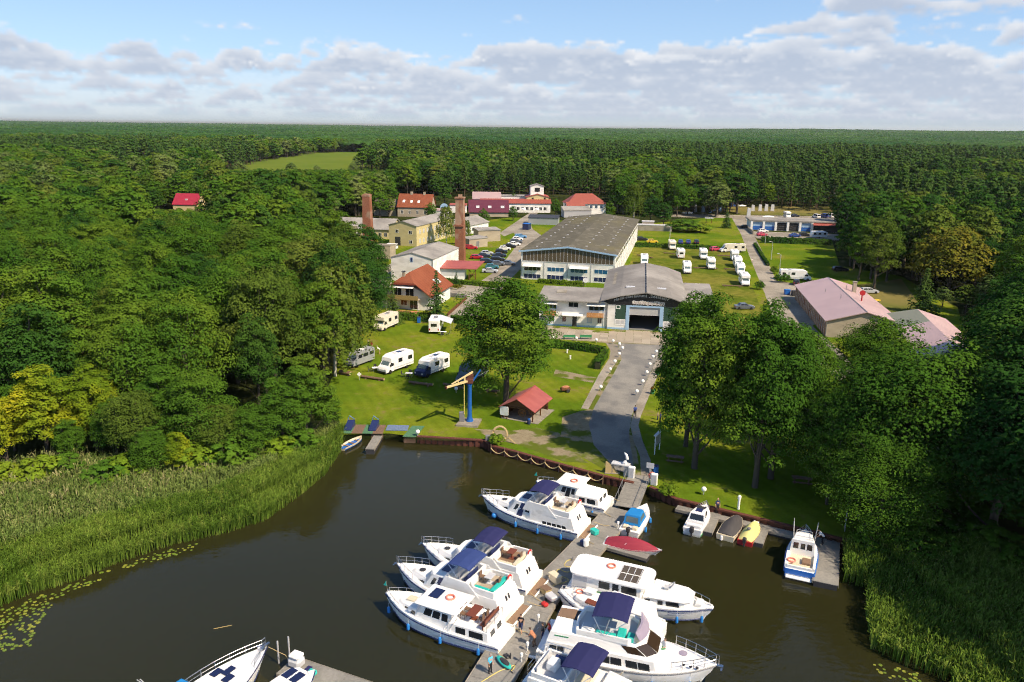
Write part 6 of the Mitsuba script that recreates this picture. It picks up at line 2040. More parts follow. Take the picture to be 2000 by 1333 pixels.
def table_set(bt, x, y, z, top='m_mahogany', chairs=4, seat='m_planks_brown', L_=1.5, W_=.8):
    t = bt.add('table', cat(box(x - W_ / 2, x + W_ / 2, y - L_ / 2, y + L_ / 2, z + .68, z + .74), box(x - .05, x + .05, y - .05, y + .05, z, z + .68), box(x - .3, x + .3, y - .3, y + .3, z, z + .05)), top)
    for i in range(chairs):
        cx, cy = x + (W_ / 2 + .45) * (1 if i % 2 else -1), y + (i // 2 - (chairs / 2 - 1) / 2) * .75
        sg = 1 if i % 2 else -1
        bt.add('chair', cat(box(cx - .22, cx + .22, cy - .22, cy + .22, z + .40, z + .46), box(cx + sg * .2 - .03, cx + sg * .2 + .03, cy - .22, cy + .22, z + .46, z + .9), *[box(cx + a - .02, cx + a + .02, cy + b - .02, cy + b + .02, z, z + .40) for a in (-.19, .19) for b in (-.19, .19)]), seat)


def flybridge(label, stern, bow, group, bim='m_navy', floor='m_teak', accent='m_cream_gel', fsides=(1,), hull_label=None):
    b = Boat('flybridge_cruiser', label, stern, bow, 'cruiser', group)
    L = b.L
    k = L / 13.0
    b.hull(4.25, 1.15, 1.75, fine=2.9, x0=.9, stripe='m_navy_gloss', rake=.9)
    # swim platform
    sp = b.add('swim_platform', cat(rbox(0, 1.25, -1.75, 1.75, .28, .52, .08), rbox(.0, .14, -1.7, 1.7, .521, .68, .03)), 'm_gel')
    b.add('teak_deck', box(.18, 1.7, -1.6, 1.6, .525, .56), floor if floor != 'm_beige' else 'm_teak', sp)
    # after cabin with the cockpit well on top
    ac, F = b.block('aft_cabin', 1.2 * k, 6.4 * k, 1.85, 1.95, 1.1, 2.55, ax=.55, tw=.12, c=.1)
    for i, u in enumerate((.18, .29, .40, .51, .62)):
        b.window(F, 'S', u, u + .085, .10, .30, ac, name='portlight')
    for u in (.40, .53):
        b.window(F, 'B', u, u + .07, .45, .75, ac, name='portlight')
    well(b, 1.95 * k, 4.6 * k, 1.72, 2.555, .55, floor, c=.7)
    well(b, 4.65 * k, 6.6 * k, 1.72, 2.555, .72, 'm_gel_grey', c=.3)
    for sg in (-1, 1):
        b.add('coaming_panel', hexa([(3.3 * k, sg * 1.80 - .03, 2.2), (7.2 * k, sg * 1.80 - .03, 2.3), (7.2 * k, sg * 1.80 + .03, 2.3), (3.3 * k, sg * 1.80 + .03, 2.2)], [(4.4 * k, sg * 1.74 - .03, 3.3), (6.7 * k, sg * 1.74 - .03, 3.35), (6.7 * k, sg * 1.74 + .03, 3.35), (4.4 * k, sg * 1.74 + .03, 3.3)]), 'm_gel')
    b.add('seat', cat(rbox(2.15 * k, 2.65 * k, -1.4, 1.2, 2.6, 3.0, .08), rbox(2.65 * k, 4.1 * k, 1.0, 1.5, 2.6, 3.0, .08)), accent)
    b.add('helm_seat', cat(rbox(4.95 * k, 5.35 * k, -.9, .9, 2.6, 3.1, .06), rbox(4.9 * k, 5.05 * k, -.9, .9, 3.1, 3.5, .05)), 'm_navy_gloss')
    table_set(b, 3.4 * k, -.3, 2.6, 'm_mahogany' if floor == 'm_teak' else 'm_gel_grey', 2, 'm_planks_brown', 1.0, .7)
    b.add('helm_screen', hexa([(6.75 * k, -1.6, 3.2), (6.85 * k, -1.6, 3.2), (6.85 * k, 1.6, 3.2), (6.75 * k, 1.6, 3.2)], [(6.35 * k, -1.45, 3.75), (6.4 * k, -1.45, 3.75), (6.4 * k, 1.45, 3.75), (6.35 * k, 1.45, 3.75)]), 'm_gel_grey')
    b.add('console', rbox(6.2 * k, 6.6 * k, -.2, 1.3, 2.6, 3.2, .06), 'm_gel')
    b.bimini(4.4 * k, 6.6 * k, 1.55, 4.75, bim, 3.25)
    # saloon and foredeck trunk
    sa, F = b.block('saloon', 6.3 * k, 9.6 * k, 1.82, 1.55, 1.25, 2.95, fx=.95, tw=.28, c=.45, zf=2.85)
    b.window(F, 'S', .68, .84, .38, .78, sa)
    b.window(F, 'S', .36, .60, .04, .93, sa, 'm_navy_gloss', name='door')
    b.window(F, 'S', .08, .28, .42, .85, sa)
    b.window(F, 'F', .06, .94, .35, .93, sa, 'm_gel_grey', 'windscreen')
    b.window(F, 'FR', .1, .95, .35, .9, sa, 'm_gel_grey', 'windscreen')
    b.window(F, 'FL', .05, .9, .35, .9, sa, 'm_gel_grey', 'windscreen')
    b.add('roof_hatch', box(7.05 * k, 7.85 * k, -.55, .55, 2.93, 3.0), 'm_navy_gloss', sa)
    tr, F = b.block('fore_trunk', 8.9 * k, 11.6 * k, 1.42, .62, 1.35, 2.0, fx=.5, tw=.22, c=.4, zf=1.85)
    b.add('deck_hatch', mv(lathe([(.3, 0), (.3, .05), (.02, .07)], 12), 10.2 * k, 0, 1.92), 'm_dark', tr)
    b.window(F, 'S', .15, .5, .2, .5, tr, name='portlight')
    for sg in (-1, 1):
        b.add('side_deck', prism([(L * t, sg * (b.b(t) - .12)) for t in np.linspace(.50, .93, 8)] + [(L * t, sg * max(b.b(t) - .55, .1)) for t in np.linspace(.93, .50, 8)], 1.30, 1.37) if False else tube([(L * t, sg * (b.b(t) - .06), b.z(t) + .05) for t in np.linspace(.12, .97, 12)], .05, 4), 'm_gel')
    b.pulpit(.80)
    b.add('anchor', cat(box(L - .2, L + .35, -.06, .06, 1.62, 1.72), box(L + .25, L + .4, -.25, .25, 1.5, 1.6)), 'm_steel')
    for sg in (-1, 1):
        for x in (2.6, 5.2, 7.8):
            b.fender(x * k, sg)
    b.ring_at = None
    an = np.linspace(0, 2 * np.pi, 17)[:-1]
    for sg in (-1, 1):
        b.add('mooring_line', tube([(.5, sg * 1.7, .9), (-.4, sg * 2.0, .62), (-1.1, sg * 2.2, .6)], .03, 4), 'm_rope')
    b.add('lifebuoy', tube([(1.98 * k, -1.2 + .33 * math.cos(a), 3.0 + .33 * math.sin(a)) for a in an], .08, 6, closed=True), 'm_cloth_red')
    return b


FG = 'white flybridge cruisers on the left of the pontoon'
b = flybridge('farthest white flybridge cruiser with navy bimini, blue ball fender at its bow', (8.75, 75.2), (-3.1, 81.3), FG, floor='m_beige')
b.fender(11.0, 1, True)
flybridge('white flybridge cruiser with navy bimini and mahogany table, upper one of the close pair', (3.2, 64.7), (-8.6, 70.5), FG)
flybridge('white flybridge cruiser with lighter blue bimini, lower of the close pair', (1.3, 60.3), (-10.6, 66.7), FG, bim='m_bimini_light', floor='m_beige', accent='m_teal')
mat('m_bimini_light', (0.022, 0.045, 0.17), 0.85)


def wheelhouse(label, stern, bow, furniture, solar, fend=(1,), group=None):
    b = Boat('cabin_cruiser', label, stern, bow, 'cruiser', group)
    L = b.L
    k = L / 11.6
    b.hull(3.9, 1.05, 1.75, fine=3.3, stern=.84, bow_w=.07)
    for sg in (-1, 1):
        b.add('bulwark', tube([(L * t, sg * (b.b(t) - .05), b.z(t) + .06) for t in np.linspace(.02, .99, 14)], .07, 5), 'm_gel')
    ac, F = b.block('aft_cabin', .9 * k, 4.6 * k, 1.55, 1.7, 1.0, 2.0, ax=.15, tw=.1, c=.08)
    b.window(F, 'S', .12, .46, .28, .8, ac)
    b.window(F, 'S', .56, .80, .28, .8, ac)
    for u in (.18, .58):
        b.window(F, 'B', u, u + .24, .35, .8, ac, 'm_glass')
    wh, F = b.block('wheelhouse', 4.3 * k, 8.2 * k, 1.62, 1.5, 1.05, 2.75, fx=.75, tw=.14, c=.3)
    b.window(F, 'S', .10, .28, .50, .88, wh)
    b.window(F, 'S', .34, .56, .06 if not furniture else .5, .88, wh, 'm_glass', 'side_door' if not furniture else 'window')
    b.window(F, 'S', .60, .82, .5, .88, wh)
    b.window(F, 'F', .05, .95, .45, .92, wh, 'm_gel_grey', 'windscreen')
    b.window(F, 'FR', .1, .9, .45, .9, wh, 'm_gel_grey', 'windscreen')
    b.window(F, 'FL', .1, .9, .45, .9, wh, 'm_gel_grey', 'windscreen')
    b.add('roof', rbox(3.75 * k, 7.75 * k, -1.62, 1.62, 2.76, 2.88, .05), 'm_gel', wh)
    tr, F = b.block('fore_cabin', 7.6 * k, 10.5 * k, 1.42, .75, 1.1, 1.95, fx=.45, tw=.12, c=.4, zf=1.8)
    b.window(F, 'S', .12, .34, .35, .75, tr)
    b.window(F, 'S', .5, .68, .35, .75, tr)
    b.add('deck_box', box(8.6 * k, 9.3 * k, -.35, .35, 1.9, 2.0), 'm_cream_gel', tr)
    if solar:
        b.add('solar_panel', box(6.3 * k, 7.2 * k, -1.1, .3, 2.89, 2.93), 'm_solar', wh)
    b.ring(5.4 * k, -.35 if solar else .2, 2.96)
    if furniture:
        table_set(b, 2.9 * k, .1, 2.0, 'm_mahogany', 4, 'm_planks_brown', 1.7, .8)
        b.add('bench', cat(box(1.35 * k, 1.8 * k, -1.2, 1.3, 2.38, 2.46), box(1.30 * k, 1.37 * k, -1.2, 1.3, 2.46, 2.9), *[box(1.5 * k, 1.6 * k, y, y + .06, 2.0, 2.38) for y in (-1.1, 0, 1.2)]), 'm_mahogany')
        b.rail([(1.1 * k, -1.4, 2.0), (1.1 * k, 0, 2.0), (1.1 * k, 1.4, 2.0)], .8, name='stern_rail')
        b.add('ladder', cat(tube([(4.5 * k, 1.72, 1.1), (3.7 * k, 1.62, 2.6)], .03, 4), tube([(4.9 * k, 1.72, 1.1), (4.1 * k, 1.62, 2.6)], .03, 4)), 'm_steel')
    b.rail([(L * t, b.b(t) - .08, b.z(t)) for t in np.linspace(.82, .98, 4)], .5, name='bow_rail', mid=False)
    b.rail([(L * t, -b.b(t) + .08, b.z(t)) for t in np.linspace(.82, .98, 4)], .5, name='bow_rail', mid=False)
    b.flag()
    for sg in (-1, 1):
        b.add('mooring_line', tube([(.3, sg * 1.5, 1.1), (-.4, sg * 1.8, .7), (-1.0, sg * 2.0, .6)], .03, 4), 'm_rope')
        for x in (1.6, 5.0, 8.2, 10.9):
            b.fender(x * k, sg)
    return b


wheelhouse('white cabin cruiser with lifebuoy on its roof, topmost beside the pontoon', (11.2, 81.0), (3.1, 85.2), False, False)
wheelhouse('white cabin cruiser with a mahogany table on its after deck and four blue fenders', (-.1, 56.6), (-10.9, 61.9), True, True)

# canal boat, bow to the right
b = Boat('canal_boat', 'long white canal boat with a green stripe, open roof hatches and lifebuoy', (5.9, 65.5), (18.0, 60.6), 'canal boat')
L = b.L
b.hull(4.0, 1.15, 1.5, fine=3.0, stern=.94, rake=1.0, bow_w=.10)
for sg in (-1, 1):
    b.add('bulwark', tube([(L * t, sg * (b.b(t) - .06), b.z(t) + .06) for t in np.linspace(.0, .99, 14)], .09, 5), 'm_gel')
    for j in (1, 2):
        b.add('bow_stripe', tube([(L * t - .2 * j * t ** 5, sg * (b.b(t) * (1 - .012 * j) + .02), b.z(t) - .12 - .2 * j) for t in np.linspace(.72, .985, 8)], .03, 4), 'm_navy_gloss')
sc, F = b.block('stern_saloon', .5, 7.0, 1.72, 1.72, 1.05, 2.75, fx=.1, ax=.05, tw=.1, c=.1)
b.window(F, 'B', .04, .96, .32, .97, sc, 'm_gel_grey', 'stern_screen')
b.window(F, 'S', .02, .22, .30, .97, sc, 'm_gel_grey', 'stern_screen')
for u0, u1 in ((.40, .56), (.60, .69), (.73, .95)):
    b.window(F, 'S', u0, u1, .5, .9, sc)
b.window(F, 'S', .30, .98, .20, .28, sc, 'm_green', 'stripe')
b.add('roof', prism(shapely.box(1.0, -1.0, 6.8, 1.0).buffer(.85), 2.76, 2.9), 'm_gel', sc)
b.ring(3.6, .6, 2.98)
for y0, y1 in ((-1.25, -.1), (.1, 1.25)):
    f_ = b.add('roof_hatch', cat(box(4.6, 6.5, y0, y1, 2.9, 2.95)), 'm_glass_brown', sc)
    b.add('hatch_bar', cat(*[box(4.6 + i * .6, 4.66 + i * .6, y0, y1, 2.952, 2.98) for i in range(4)]), 'm_gel_grey', f_)
fc, F = b.block('fore_cabin', 7.05, 11.4, 1.66, 1.15, 1.05, 2.0, fx=.3, tw=.12, c=.5)
for u0, u1 in ((.05, .18), (.36, .48), (.56, .86)):
    b.window(F, 'S', u0, u1, .40, .80, fc, 'm_glass')
b.add('fore_roof', prism([(7.6, -1.62), (10.6, -1.35), (11.3, -.8), (11.3, .8), (10.6, 1.35), (7.6, 1.62)], 2.005, 2.06), 'm_gel', fc)
b.add('deck_chair', cat(box(8.6, 9.2, .0, .5, 2.3, 2.36), tube([(8.6, 0, 2.06), (9.4, .1, 2.8)], .03, 4), tube([(8.6, .5, 2.06), (9.4, .5, 2.8)], .03, 4), hexa([(9.15, .0, 2.36), (9.2, .0, 2.36), (9.2, .5, 2.36), (9.15, .5, 2.36)], [(9.45, .0, 2.85), (9.5, .0, 2.85), (9.5, .5, 2.85), (9.45, .5, 2.85)])), 'm_gel_grey')
b.add('bow_seat', rbox(11.5, 12.1, -.5, .5, 1.45, 1.8, .06), 'm_gel')
b.rail([(L * t, b.b(t) - .08, b.z(t)) for t in np.linspace(.60, .97, 7)], .6, name='side_rail', mid=False)
for x in (8.2, 10.2):
    b.fender(x, -1)
b.fender(12.2, -1)
b.fender(3.0, -1)

# big cruiser with people aboard, bow to the right
b = Boat('motor_yacht', 'largest white cruiser, navy bimini over turquoise seats, bow pointing right', (1.9, 57.0), (16.2, 52.4), 'yacht')
L = b.L
k = L / 15.0
b.hull(4.9, 1.35, 1.95, fine=3.0, x0=1.1, rake=1.3, stern=.93, strake='m_grey', stripe='m_dark')
sp = b.add('swim_platform', rbox(0, 2.0, -2.0, 2.0, .30, .55, .08), 'm_gel')
b.add('deck_pad', box(.15, 1.9, -1.85, 1.85, .555, .585), 'm_concrete', sp)
lo, F = b.block('deckhouse', 1.7 * k, 11.0 * k, 2.2, 2.1, 1.3, 2.45, fx=.3, ax=.2, tw=.12, c=.3)
for u0, u1 in ((.04, .18), (.50, .70), (.74, .95)):
    b.window(F, 'S', u0, (u0 + u1) / 2 - .004, .22, .72, lo)
    b.window(F, 'S', (u0 + u1) / 2 + .004, u1, .22, .72, lo)
up_, F = b.block('upper_saloon', 1.9 * k, 10.7 * k, 2.02, 1.75, 2.455, 3.25, fx=1.15, ax=.25, tw=.14, c=.75)
b.window(F, 'F', .02, .98, .12, .88, up_, 'm_glass_brown2', 'windscreen')
b.window(F, 'FR', .02, .98, .12, .88, up_, 'm_glass_brown2', 'windscreen')
b.window(F, 'FL', .02, .98, .12, .88, up_, 'm_glass_brown2', 'windscreen')
b.window(F, 'S', .82, .99, .15, .80, up_, 'm_glass_brown2')
b.window(F, 'S', .06, .22, .55, .65, up_, 'm_green', 'stripe')
mat('m_glass_brown2', (0.035, 0.022, 0.014), 0.1, spec=0.7)
well(b, 4.2 * k, 9.2 * k, 1.72, 3.255, .45, 'm_gel_grey', c=.9)
b.add('stern_stairs', cat(*[box((2.2 + i * .35) * k, (2.55 + i * .35) * k, .15, 1.35, 3.26, 3.30 + .03 * i) for i in range(4)]), 'm_teak')
b.add('stair_well', box(3.55 * k, 4.1 * k, .1, 1.4, 3.26, 3.29), 'm_black')
b.add('sun_seat', rbox(4.5 * k, 5.6 * k, -1.45, -.5, 3.3, 3.75, .08), 'm_gel')
b.add('cushion', box(4.6 * k, 5.4 * k, -1.35, -.6, 3.755, 3.82), 'm_gel_grey')
for x0, x1, y0, y1, z1 in ((5.7, 7.3, -1.55, -1.2, 3.75), (7.35, 8.0, -1.55, -.4, 3.8), (8.15, 8.7, -1.5, -.7, 3.75), (5.7, 7.3, 1.2, 1.55, 3.75)):
    b.add('turquoise_seat', rbox(x0 * k, x1 * k, y0, y1, 3.3, z1, .06), 'm_teal')
b.add('table', cat(box(5.9 * k, 7.2 * k, -1.0, -.1, 3.95, 4.0), box(6.5 * k, 6.6 * k, -.6, -.5, 3.3, 3.95)), 'm_gel_grey')
b.add('console', rbox(8.75 * k, 9.15 * k, -1.3, 1.0, 3.3, 3.95, .08), 'm_cream_gel')
b.add('helm_screen', loft([[(9.25 * k, 1.6, 3.7), (9.6 * k, .8, 3.7), (9.7 * k, 0, 3.7), (9.6 * k, -.8, 3.7), (9.25 * k, -1.6, 3.7), (9.2 * k, -1.6, 3.7), (9.55 * k, -.8, 3.7), (9.65 * k, 0, 3.7), (9.55 * k, .8, 3.7), (9.2 * k, 1.6, 3.7)],
                            [(8.85 * k, 1.5, 4.3), (9.1 * k, .75, 4.3), (9.2 * k, 0, 4.3), (9.1 * k, -.75, 4.3), (8.85 * k, -1.5, 4.3), (8.8 * k, -1.5, 4.3), (9.05 * k, -.75, 4.3), (9.15 * k, 0, 4.3), (9.05 * k, .75, 4.3), (8.8 * k, 1.5, 4.3)]]), 'm_violet_screen')
mat('m_violet_screen', (0.30, 0.26, 0.34), 0.2)
b.bimini(5.4 * k, 8.2 * k, 1.75, 5.5, 'm_navy', 3.7)
tr, F = b.block('foredeck', 10.6 * k, 14.0 * k, 1.75, .55, 1.5, 2.12, fx=.5, tw=.2, c=.4, zf=2.05)
b.add('deck_hatch', mv(lathe([(.34, 0), (.34, .05), (.02, .07)], 12), 12.4 * k, .3, 2.08), 'm_violet_screen', tr)
for i in range(3):
    b.add('deck_fitting', mv(lathe([(.12, 0), (.12, .1), (.02, .12)], 8), (12.6 + i * .5) * k, -1.0, 1.95), 'm_dark')
b.pulpit(.78, .85)
b.add('anchor', cat(box(L - .1, L + .5, -.15, .15, 1.7, 1.9), box(L + .3, L + .45, -.35, .35, 1.4, 1.7)), 'm_steel')
for x in (5.4, 8.2, 10.4):
    b.fender(x * k, -1)
b.fender(13.2 * k, -1, True)
YACHT = b

# double-ended boat between the two
b = Boat('canal_boat', 'white boat squeezed between the canal boat and the largest cruiser, mahogany steps on deck', (13.1, 57.9), (4.5, 62.6), 'canal boat')
L = b.L
b.hull(3.6, 1.15, 1.7, fine=2.6, stern=.6, bow_w=.06, rake=.8)
for sg in (-1, 1):
    b.add('bulwark', tube([(L * t, sg * (b.b(t) - .06), b.z(t) + .08) for t in np.linspace(.02, .99, 14)], .1, 5), 'm_gel')
ac, F = b.block('cabin', .8, 5.4, 1.2, 1.35, 1.1, 2.5, fx=.6, ax=.3, tw=.12, c=.2)
for u in (.15, .4, .65):
    b.window(F, 'S', u, u + .18, .4, .8, ac)
b.window(F, 'F', .08, .92, .4, .9, ac, 'm_gel_grey', 'windscreen')
b.add('cabin_roof', rbox(1.3, 5.0, -1.2, 1.2, 2.51, 2.6, .04), 'm_gel', ac)
fc, F = b.block('fore_cabin', 5.5, 8.3, 1.25, .7, 1.15, 1.95, fx=.3, tw=.1, c=.3)
b.add('steps', cat(*[box(5.6 + .3 * i, 5.9 + .3 * i, .35, 1.0, 1.955, 2.0 + .03 * i) for i in range(4)]), 'm_mahogany', fc)
b.add('deck_table', cat(box(6.4, 7.4, -.9, -.1, 2.3, 2.36), box(6.85, 6.95, -.55, -.45, 1.95, 2.3)), 'm_gel')
b.add('ship_wheel', tube([(5.5, -.2 + .3 * math.cos(a), 2.5 + .3 * math.sin(a)) for a in np.linspace(0, 6.28, 14)], .03, 4), 'm_dark')
an = np.linspace(0, 2 * np.pi, 17)[:-1]
b.add('lifebuoy', tube([(7.9 + .3 * math.cos(a), -.3 + .3 * math.sin(a), 2.03) for a in an], .07, 6, closed=True), 'm_ring')
b.rail([(L * t, b.b(t) - .1, b.z(t)) for t in np.linspace(.6, .97, 5)], .55, name='bow_rail', mid=False)
b.rail([(L * t, -b.b(t) + .1, b.z(t)) for t in np.linspace(.6, .97, 5)], .55, name='bow_rail', mid=False)

# bottom edge: flybridge cruiser at the pontoon's end, stern to it
b = Boat('flybridge_cruiser', 'white cruiser with navy bimini cut by the bottom edge, right of the pontoon', (1.6, 52.0), (12.6, 46.2), 'cruiser')
L = b.L
b.hull(4.1, 1.2, 1.8, stern=.9)
ac, F = b.block('aft_cabin', .6, 6.0, 1.8, 1.85, 1.15, 2.4, ax=.2, tw=.1, c=.1)
b.window(F, 'S', .1, .3, .3, .75, ac)
b.window(F, 'S', .4, .6, .3, .75, ac)
well(b, 1.0, 3.6, 1.6, 2.405, .4, 'm_gel_grey', c=.4)
b.add('stern_screen', box(1.3, 1.36, -1.3, 1.3, 2.45, 3.1), 'm_gel_grey')
b.add('wheel_box', rbox(1.7, 2.5, -.5, .5, 2.45, 3.2, .1), 'm_gel')
b.add('dark_seat', rbox(1.8, 3.0, .6, 1.2, 2.45, 2.9, .08), 'm_navy_gloss')
b.rail([(.75, -1.6, 2.42), (.75, 0, 2.42), (.75, 1.6, 2.42), (2.2, 1.65, 2.42), (3.6, 1.65, 2.42)], .85, name='stern_rail')
b.bimini(3.4, 5.9, 1.6, 4.5, 'm_navy', 2.8)
b.add('cushion', rbox(4.2, 5.4, -1.2, 1.2, 2.42, 2.85, .1), 'm_cream_gel')
sa, F = b.block('saloon', 6.05, 9.2, 1.7, 1.4, 1.2, 2.8, fx=.9, tw=.2, c=.4)
b.window(F, 'S', .1, .75, .45, .85, sa)
b.window(F, 'F', .05, .95, .4, .92, sa, 'm_gel_grey', 'windscreen')
tr, F = b.block('fore_trunk', 8.8, 11.2, 1.3, .6, 1.3, 1.9, fx=.4, tw=.2, c=.4)
b.pulpit(.8)
b.add('davit', tube([(6.2, 1.7, 1.4), (6.9, 1.9, 2.6)], .05, 5), 'm_cream_gel')

# bottom edge, left
b = Boat('motor_yacht', 'white motor yacht with navy solar panels on its foredeck, cut by the bottom edge', (-24.6, 44.5), (-19.25, 54.2), 'yacht')
L = b.L
b.hull(3.9, 1.3, 1.75, fine=2.2, stern=.9, rake=1.2)
tr, F = b.block('foredeck', 4.6, 9.2, 1.6, .65, 1.35, 2.0, fx=.6, tw=.25, c=.4, zf=1.9)
for x0, y0, y1 in ((6.2, -.95, -.35), (6.75, -.3, .25), (6.2, .3, .9)):
    f_ = b.add('solar_panel', box(x0, x0 + 1.0 - abs(y0 + .3) * .2, y0, y1, 1.995, 2.04), 'm_solar', tr)
sa, F = b.block('saloon', 1.2, 5.2, 1.7, 1.55, 1.25, 2.9, fx=1.2, tw=.3, c=.4)
b.window(F, 'S', .2, .8, .4, .85, sa)
b.window(F, 'F', .05, .95, .3, .92, sa, 'm_gel_grey', 'windscreen')
b.add('canopy', prism([(.8, -1.3), (4.1, -1.2), (4.1, 1.2), (.8, 1.3)], 2.92, 3.0), 'm_canopy_blue', sa)
b.rail([(L * t, b.b(t) - .08, b.z(t)) for t in np.linspace(.35, .97, 7)] + [(L * 1.0, .1, b.z(1))], .7, name='side_rail')
b.rail([(L * t, -b.b(t) + .08, b.z(t)) for t in np.linspace(.8, .97, 3)], .6, name='bow_rail')
for y in (.9, 1.25):
    b.add('rod', tube([(2.6, 1.5 + y * .2, 2.4), (2.0 - y * .4, 1.9 + y * .4, 4.2)], .035, 4), 'm_lightgrey')
b.add('mooring_line', tube([(L, -.2, 1.7), (L + .4, -1.6, 1.2), (L + .2, -2.6, .7)], .03, 4), 'm_rope')
b.add('anchor', cat(box(L - .3, L + .3, -.08, .08, 1.78, 1.9), box(L - .7, L - .4, -.3, .3, 1.8, 1.95)), 'm_steel')
b = Boat('cabin_cruiser', 'white cabin roof with two navy solar panels against the bottom pontoon', (-18.9, 46.0), (-14.9, 52.0), 'cruiser')
b.hull(2.6, 1.0, 1.3, fine=3.0)
L = b.L
wh, F = b.block('cabin', .6, L - .7, 1.15, 1.0, .95, 2.1, fx=.4, ax=.2, tw=.12, c=.5)
b.window(F, 'S', .15, .8, .4, .85, wh)
b.window(F, 'F', .05, .95, .4, .9, wh, 'm_glass', 'windscreen')
for y0, y1 in ((-.75, -.1), (.1, .75)):
    b.add('solar_panel', box(L - 2.6, L - 1.5, y0, y1, 2.1, 2.14), 'm_solar', wh)

# small craft
b = Boat('motorboat', 'small white motorboat under a bright blue canopy', (12.6, 75.3), (15.5, 81.3), 'boat')
b.hull(2.35, .75, 1.0, stripe=None, strake='m_gel_grey', fine=2.2)
L = b.L
b.add('cockpit_sole', prism([(.5, -.85), (4.0, -.85), (4.9, -.4), (4.9, .4), (4.0, .85), (.5, .85)], .86, .9), 'm_gel_grey')
cn, F = b.block('canopy', 1.0, 3.7, .92, .86, .95, 2.05, fx=.7, ax=.25, tw=.12, c=.15, m='m_canopy_blue')
b.window(F, 'B', .12, .88, .25, .80, cn, 'm_glass_cab')
b.window(F, 'S', .15, .85, .35, .8, cn, 'm_glass_cab')
b.window(F, 'F', .08, .92, .2, .8, cn, 'm_glass_cab')
b.add('seat', cat(rbox(.35, .9, -.8, -.25, .78, 1.05, .05), rbox(.35, .9, .25, .8, .78, 1.05, .05)), 'm_cream_gel')
b.add('outboard', cat(rbox(-.35, .1, -.2, .2, .7, 1.25, .08), box(-.25, -.05, -.08, .08, -.3, .7)), 'm_dark')
b.add('bow_hatch', box(4.4, 5.0, -.3, .3, 1.0, 1.04), 'm_gel_grey')
b.fender(2.0, -1)
b.fender(4.2, -1)


def covered(label, stern, bow, Bm, hullm, cover, z0, peak, outboard=True, name='motorboat'):
    b = Boat(name, label, stern, bow, 'boat')
    b.hull(Bm, z0, z0 + .2, m=hullm, stripe=None, strake=None, fine=2.1)
    L = b.L
    R = []
    for t in np.linspace(.03, .985, 9):
        w = b.b(t) + .03
        pk = z0 + .06 + peak * math.sin(math.pi * min(t * 1.05, 1)) ** .7
        R.append([(L * t, w * c, b.z(t) - .06 + (pk - b.z(t)) * (1 - abs(c) ** 1.6)) for c in (-1, -.75, -.4, 0, .4, .75, 1)] + [(L * t, w * c, b.z(t) - .08) for c in (.9, 0, -.9)])
    b.add('cover', loft([r[::-1] for r in R]), cover, smooth=50)
    if outboard:
        b.add('outboard', cat(rbox(-.4, .05, -.18, .18, .45, 1.0, .06), box(-.3, -.1, -.07, .07, -.3, .45)), 'm_dark')
    return b


b = covered('small boat fully wrapped in a wine red cover', (9.95, 73.75), (15.5, 71.5), 2.1, 'm_gel_grey', 'm_cover_red', .55, .95, False)
b.add('windscreen_frame', tube([(2.3, -.8, .9), (2.9, 0, 1.5), (2.3, .8, .9)], .03, 4), 'm_steel')
b = covered('small boat under a dark grey tarpaulin between the two narrow pontoons', (22.75, 74.9), (25.6, 79.6), 2.1, 'm_cream_gel', 'm_cover_dark', .6, .75, False)
b.add('fender', mv(lathe([(.02, .3), (.14, .2), (.15, -.2), (.02, -.3)], 9), -.25, .3, .35), 'm_cloth_white')
b = covered('small red-hulled boat with a pale yellow cover', (24.55, 73.9), (27.2, 78.3), 1.75, 'm_red', 'm_cover_yellow', .5, .85)
b.add('vent', mv(lathe([(.22, 0), (.2, .1), (.05, .14)], 10), 1.4, 0, 1.32), 'm_grey')
b.add('bow_deck', rbox(3.9, 4.6, -.3, .3, .68, .8, .04), 'm_gel')

b = Boat('motorboat', 'small white cabin boat with a tinted windscreen, bow to the dark red quay', (19.45, 75.8), (22.2, 81.2), 'boat')
b.hull(2.15, .8, 1.1, stripe='m_green', strake='m_gel_grey')
L = b.L
cb, F = b.block('cabin', 1.7, 4.9, 1.0, .72, .85, 1.75, fx=.9, ax=.35, tw=.2, c=.25)
b.window(F, 'B', .1, .9, .2, .85, cb, 'm_glass')
b.window(F, 'S', .15, .7, .45, .85, cb, 'm_glass')
b.add('roof_hatch', box(2.4, 3.2, -.35, .35, 1.74, 1.8), 'm_navy_gloss', cb)
b.add('roof_window', box(3.3, 3.85, -.5, .5, 1.72, 1.78), 'm_dark', cb)
b.add('cockpit_sole', box(.3, 1.68, -.85, .85, .84, .88), 'm_gel_grey')
b.add('seat', rbox(.4, .9, -.8, .8, .88, 1.1, .05), 'm_gel')
b.add('outboard', cat(rbox(-.4, .05, -.22, .22, .5, 1.15, .08), box(-.3, -.1, -.08, .08, -.3, .5)), 'm_dark')
b.pulpit(.8, .4)

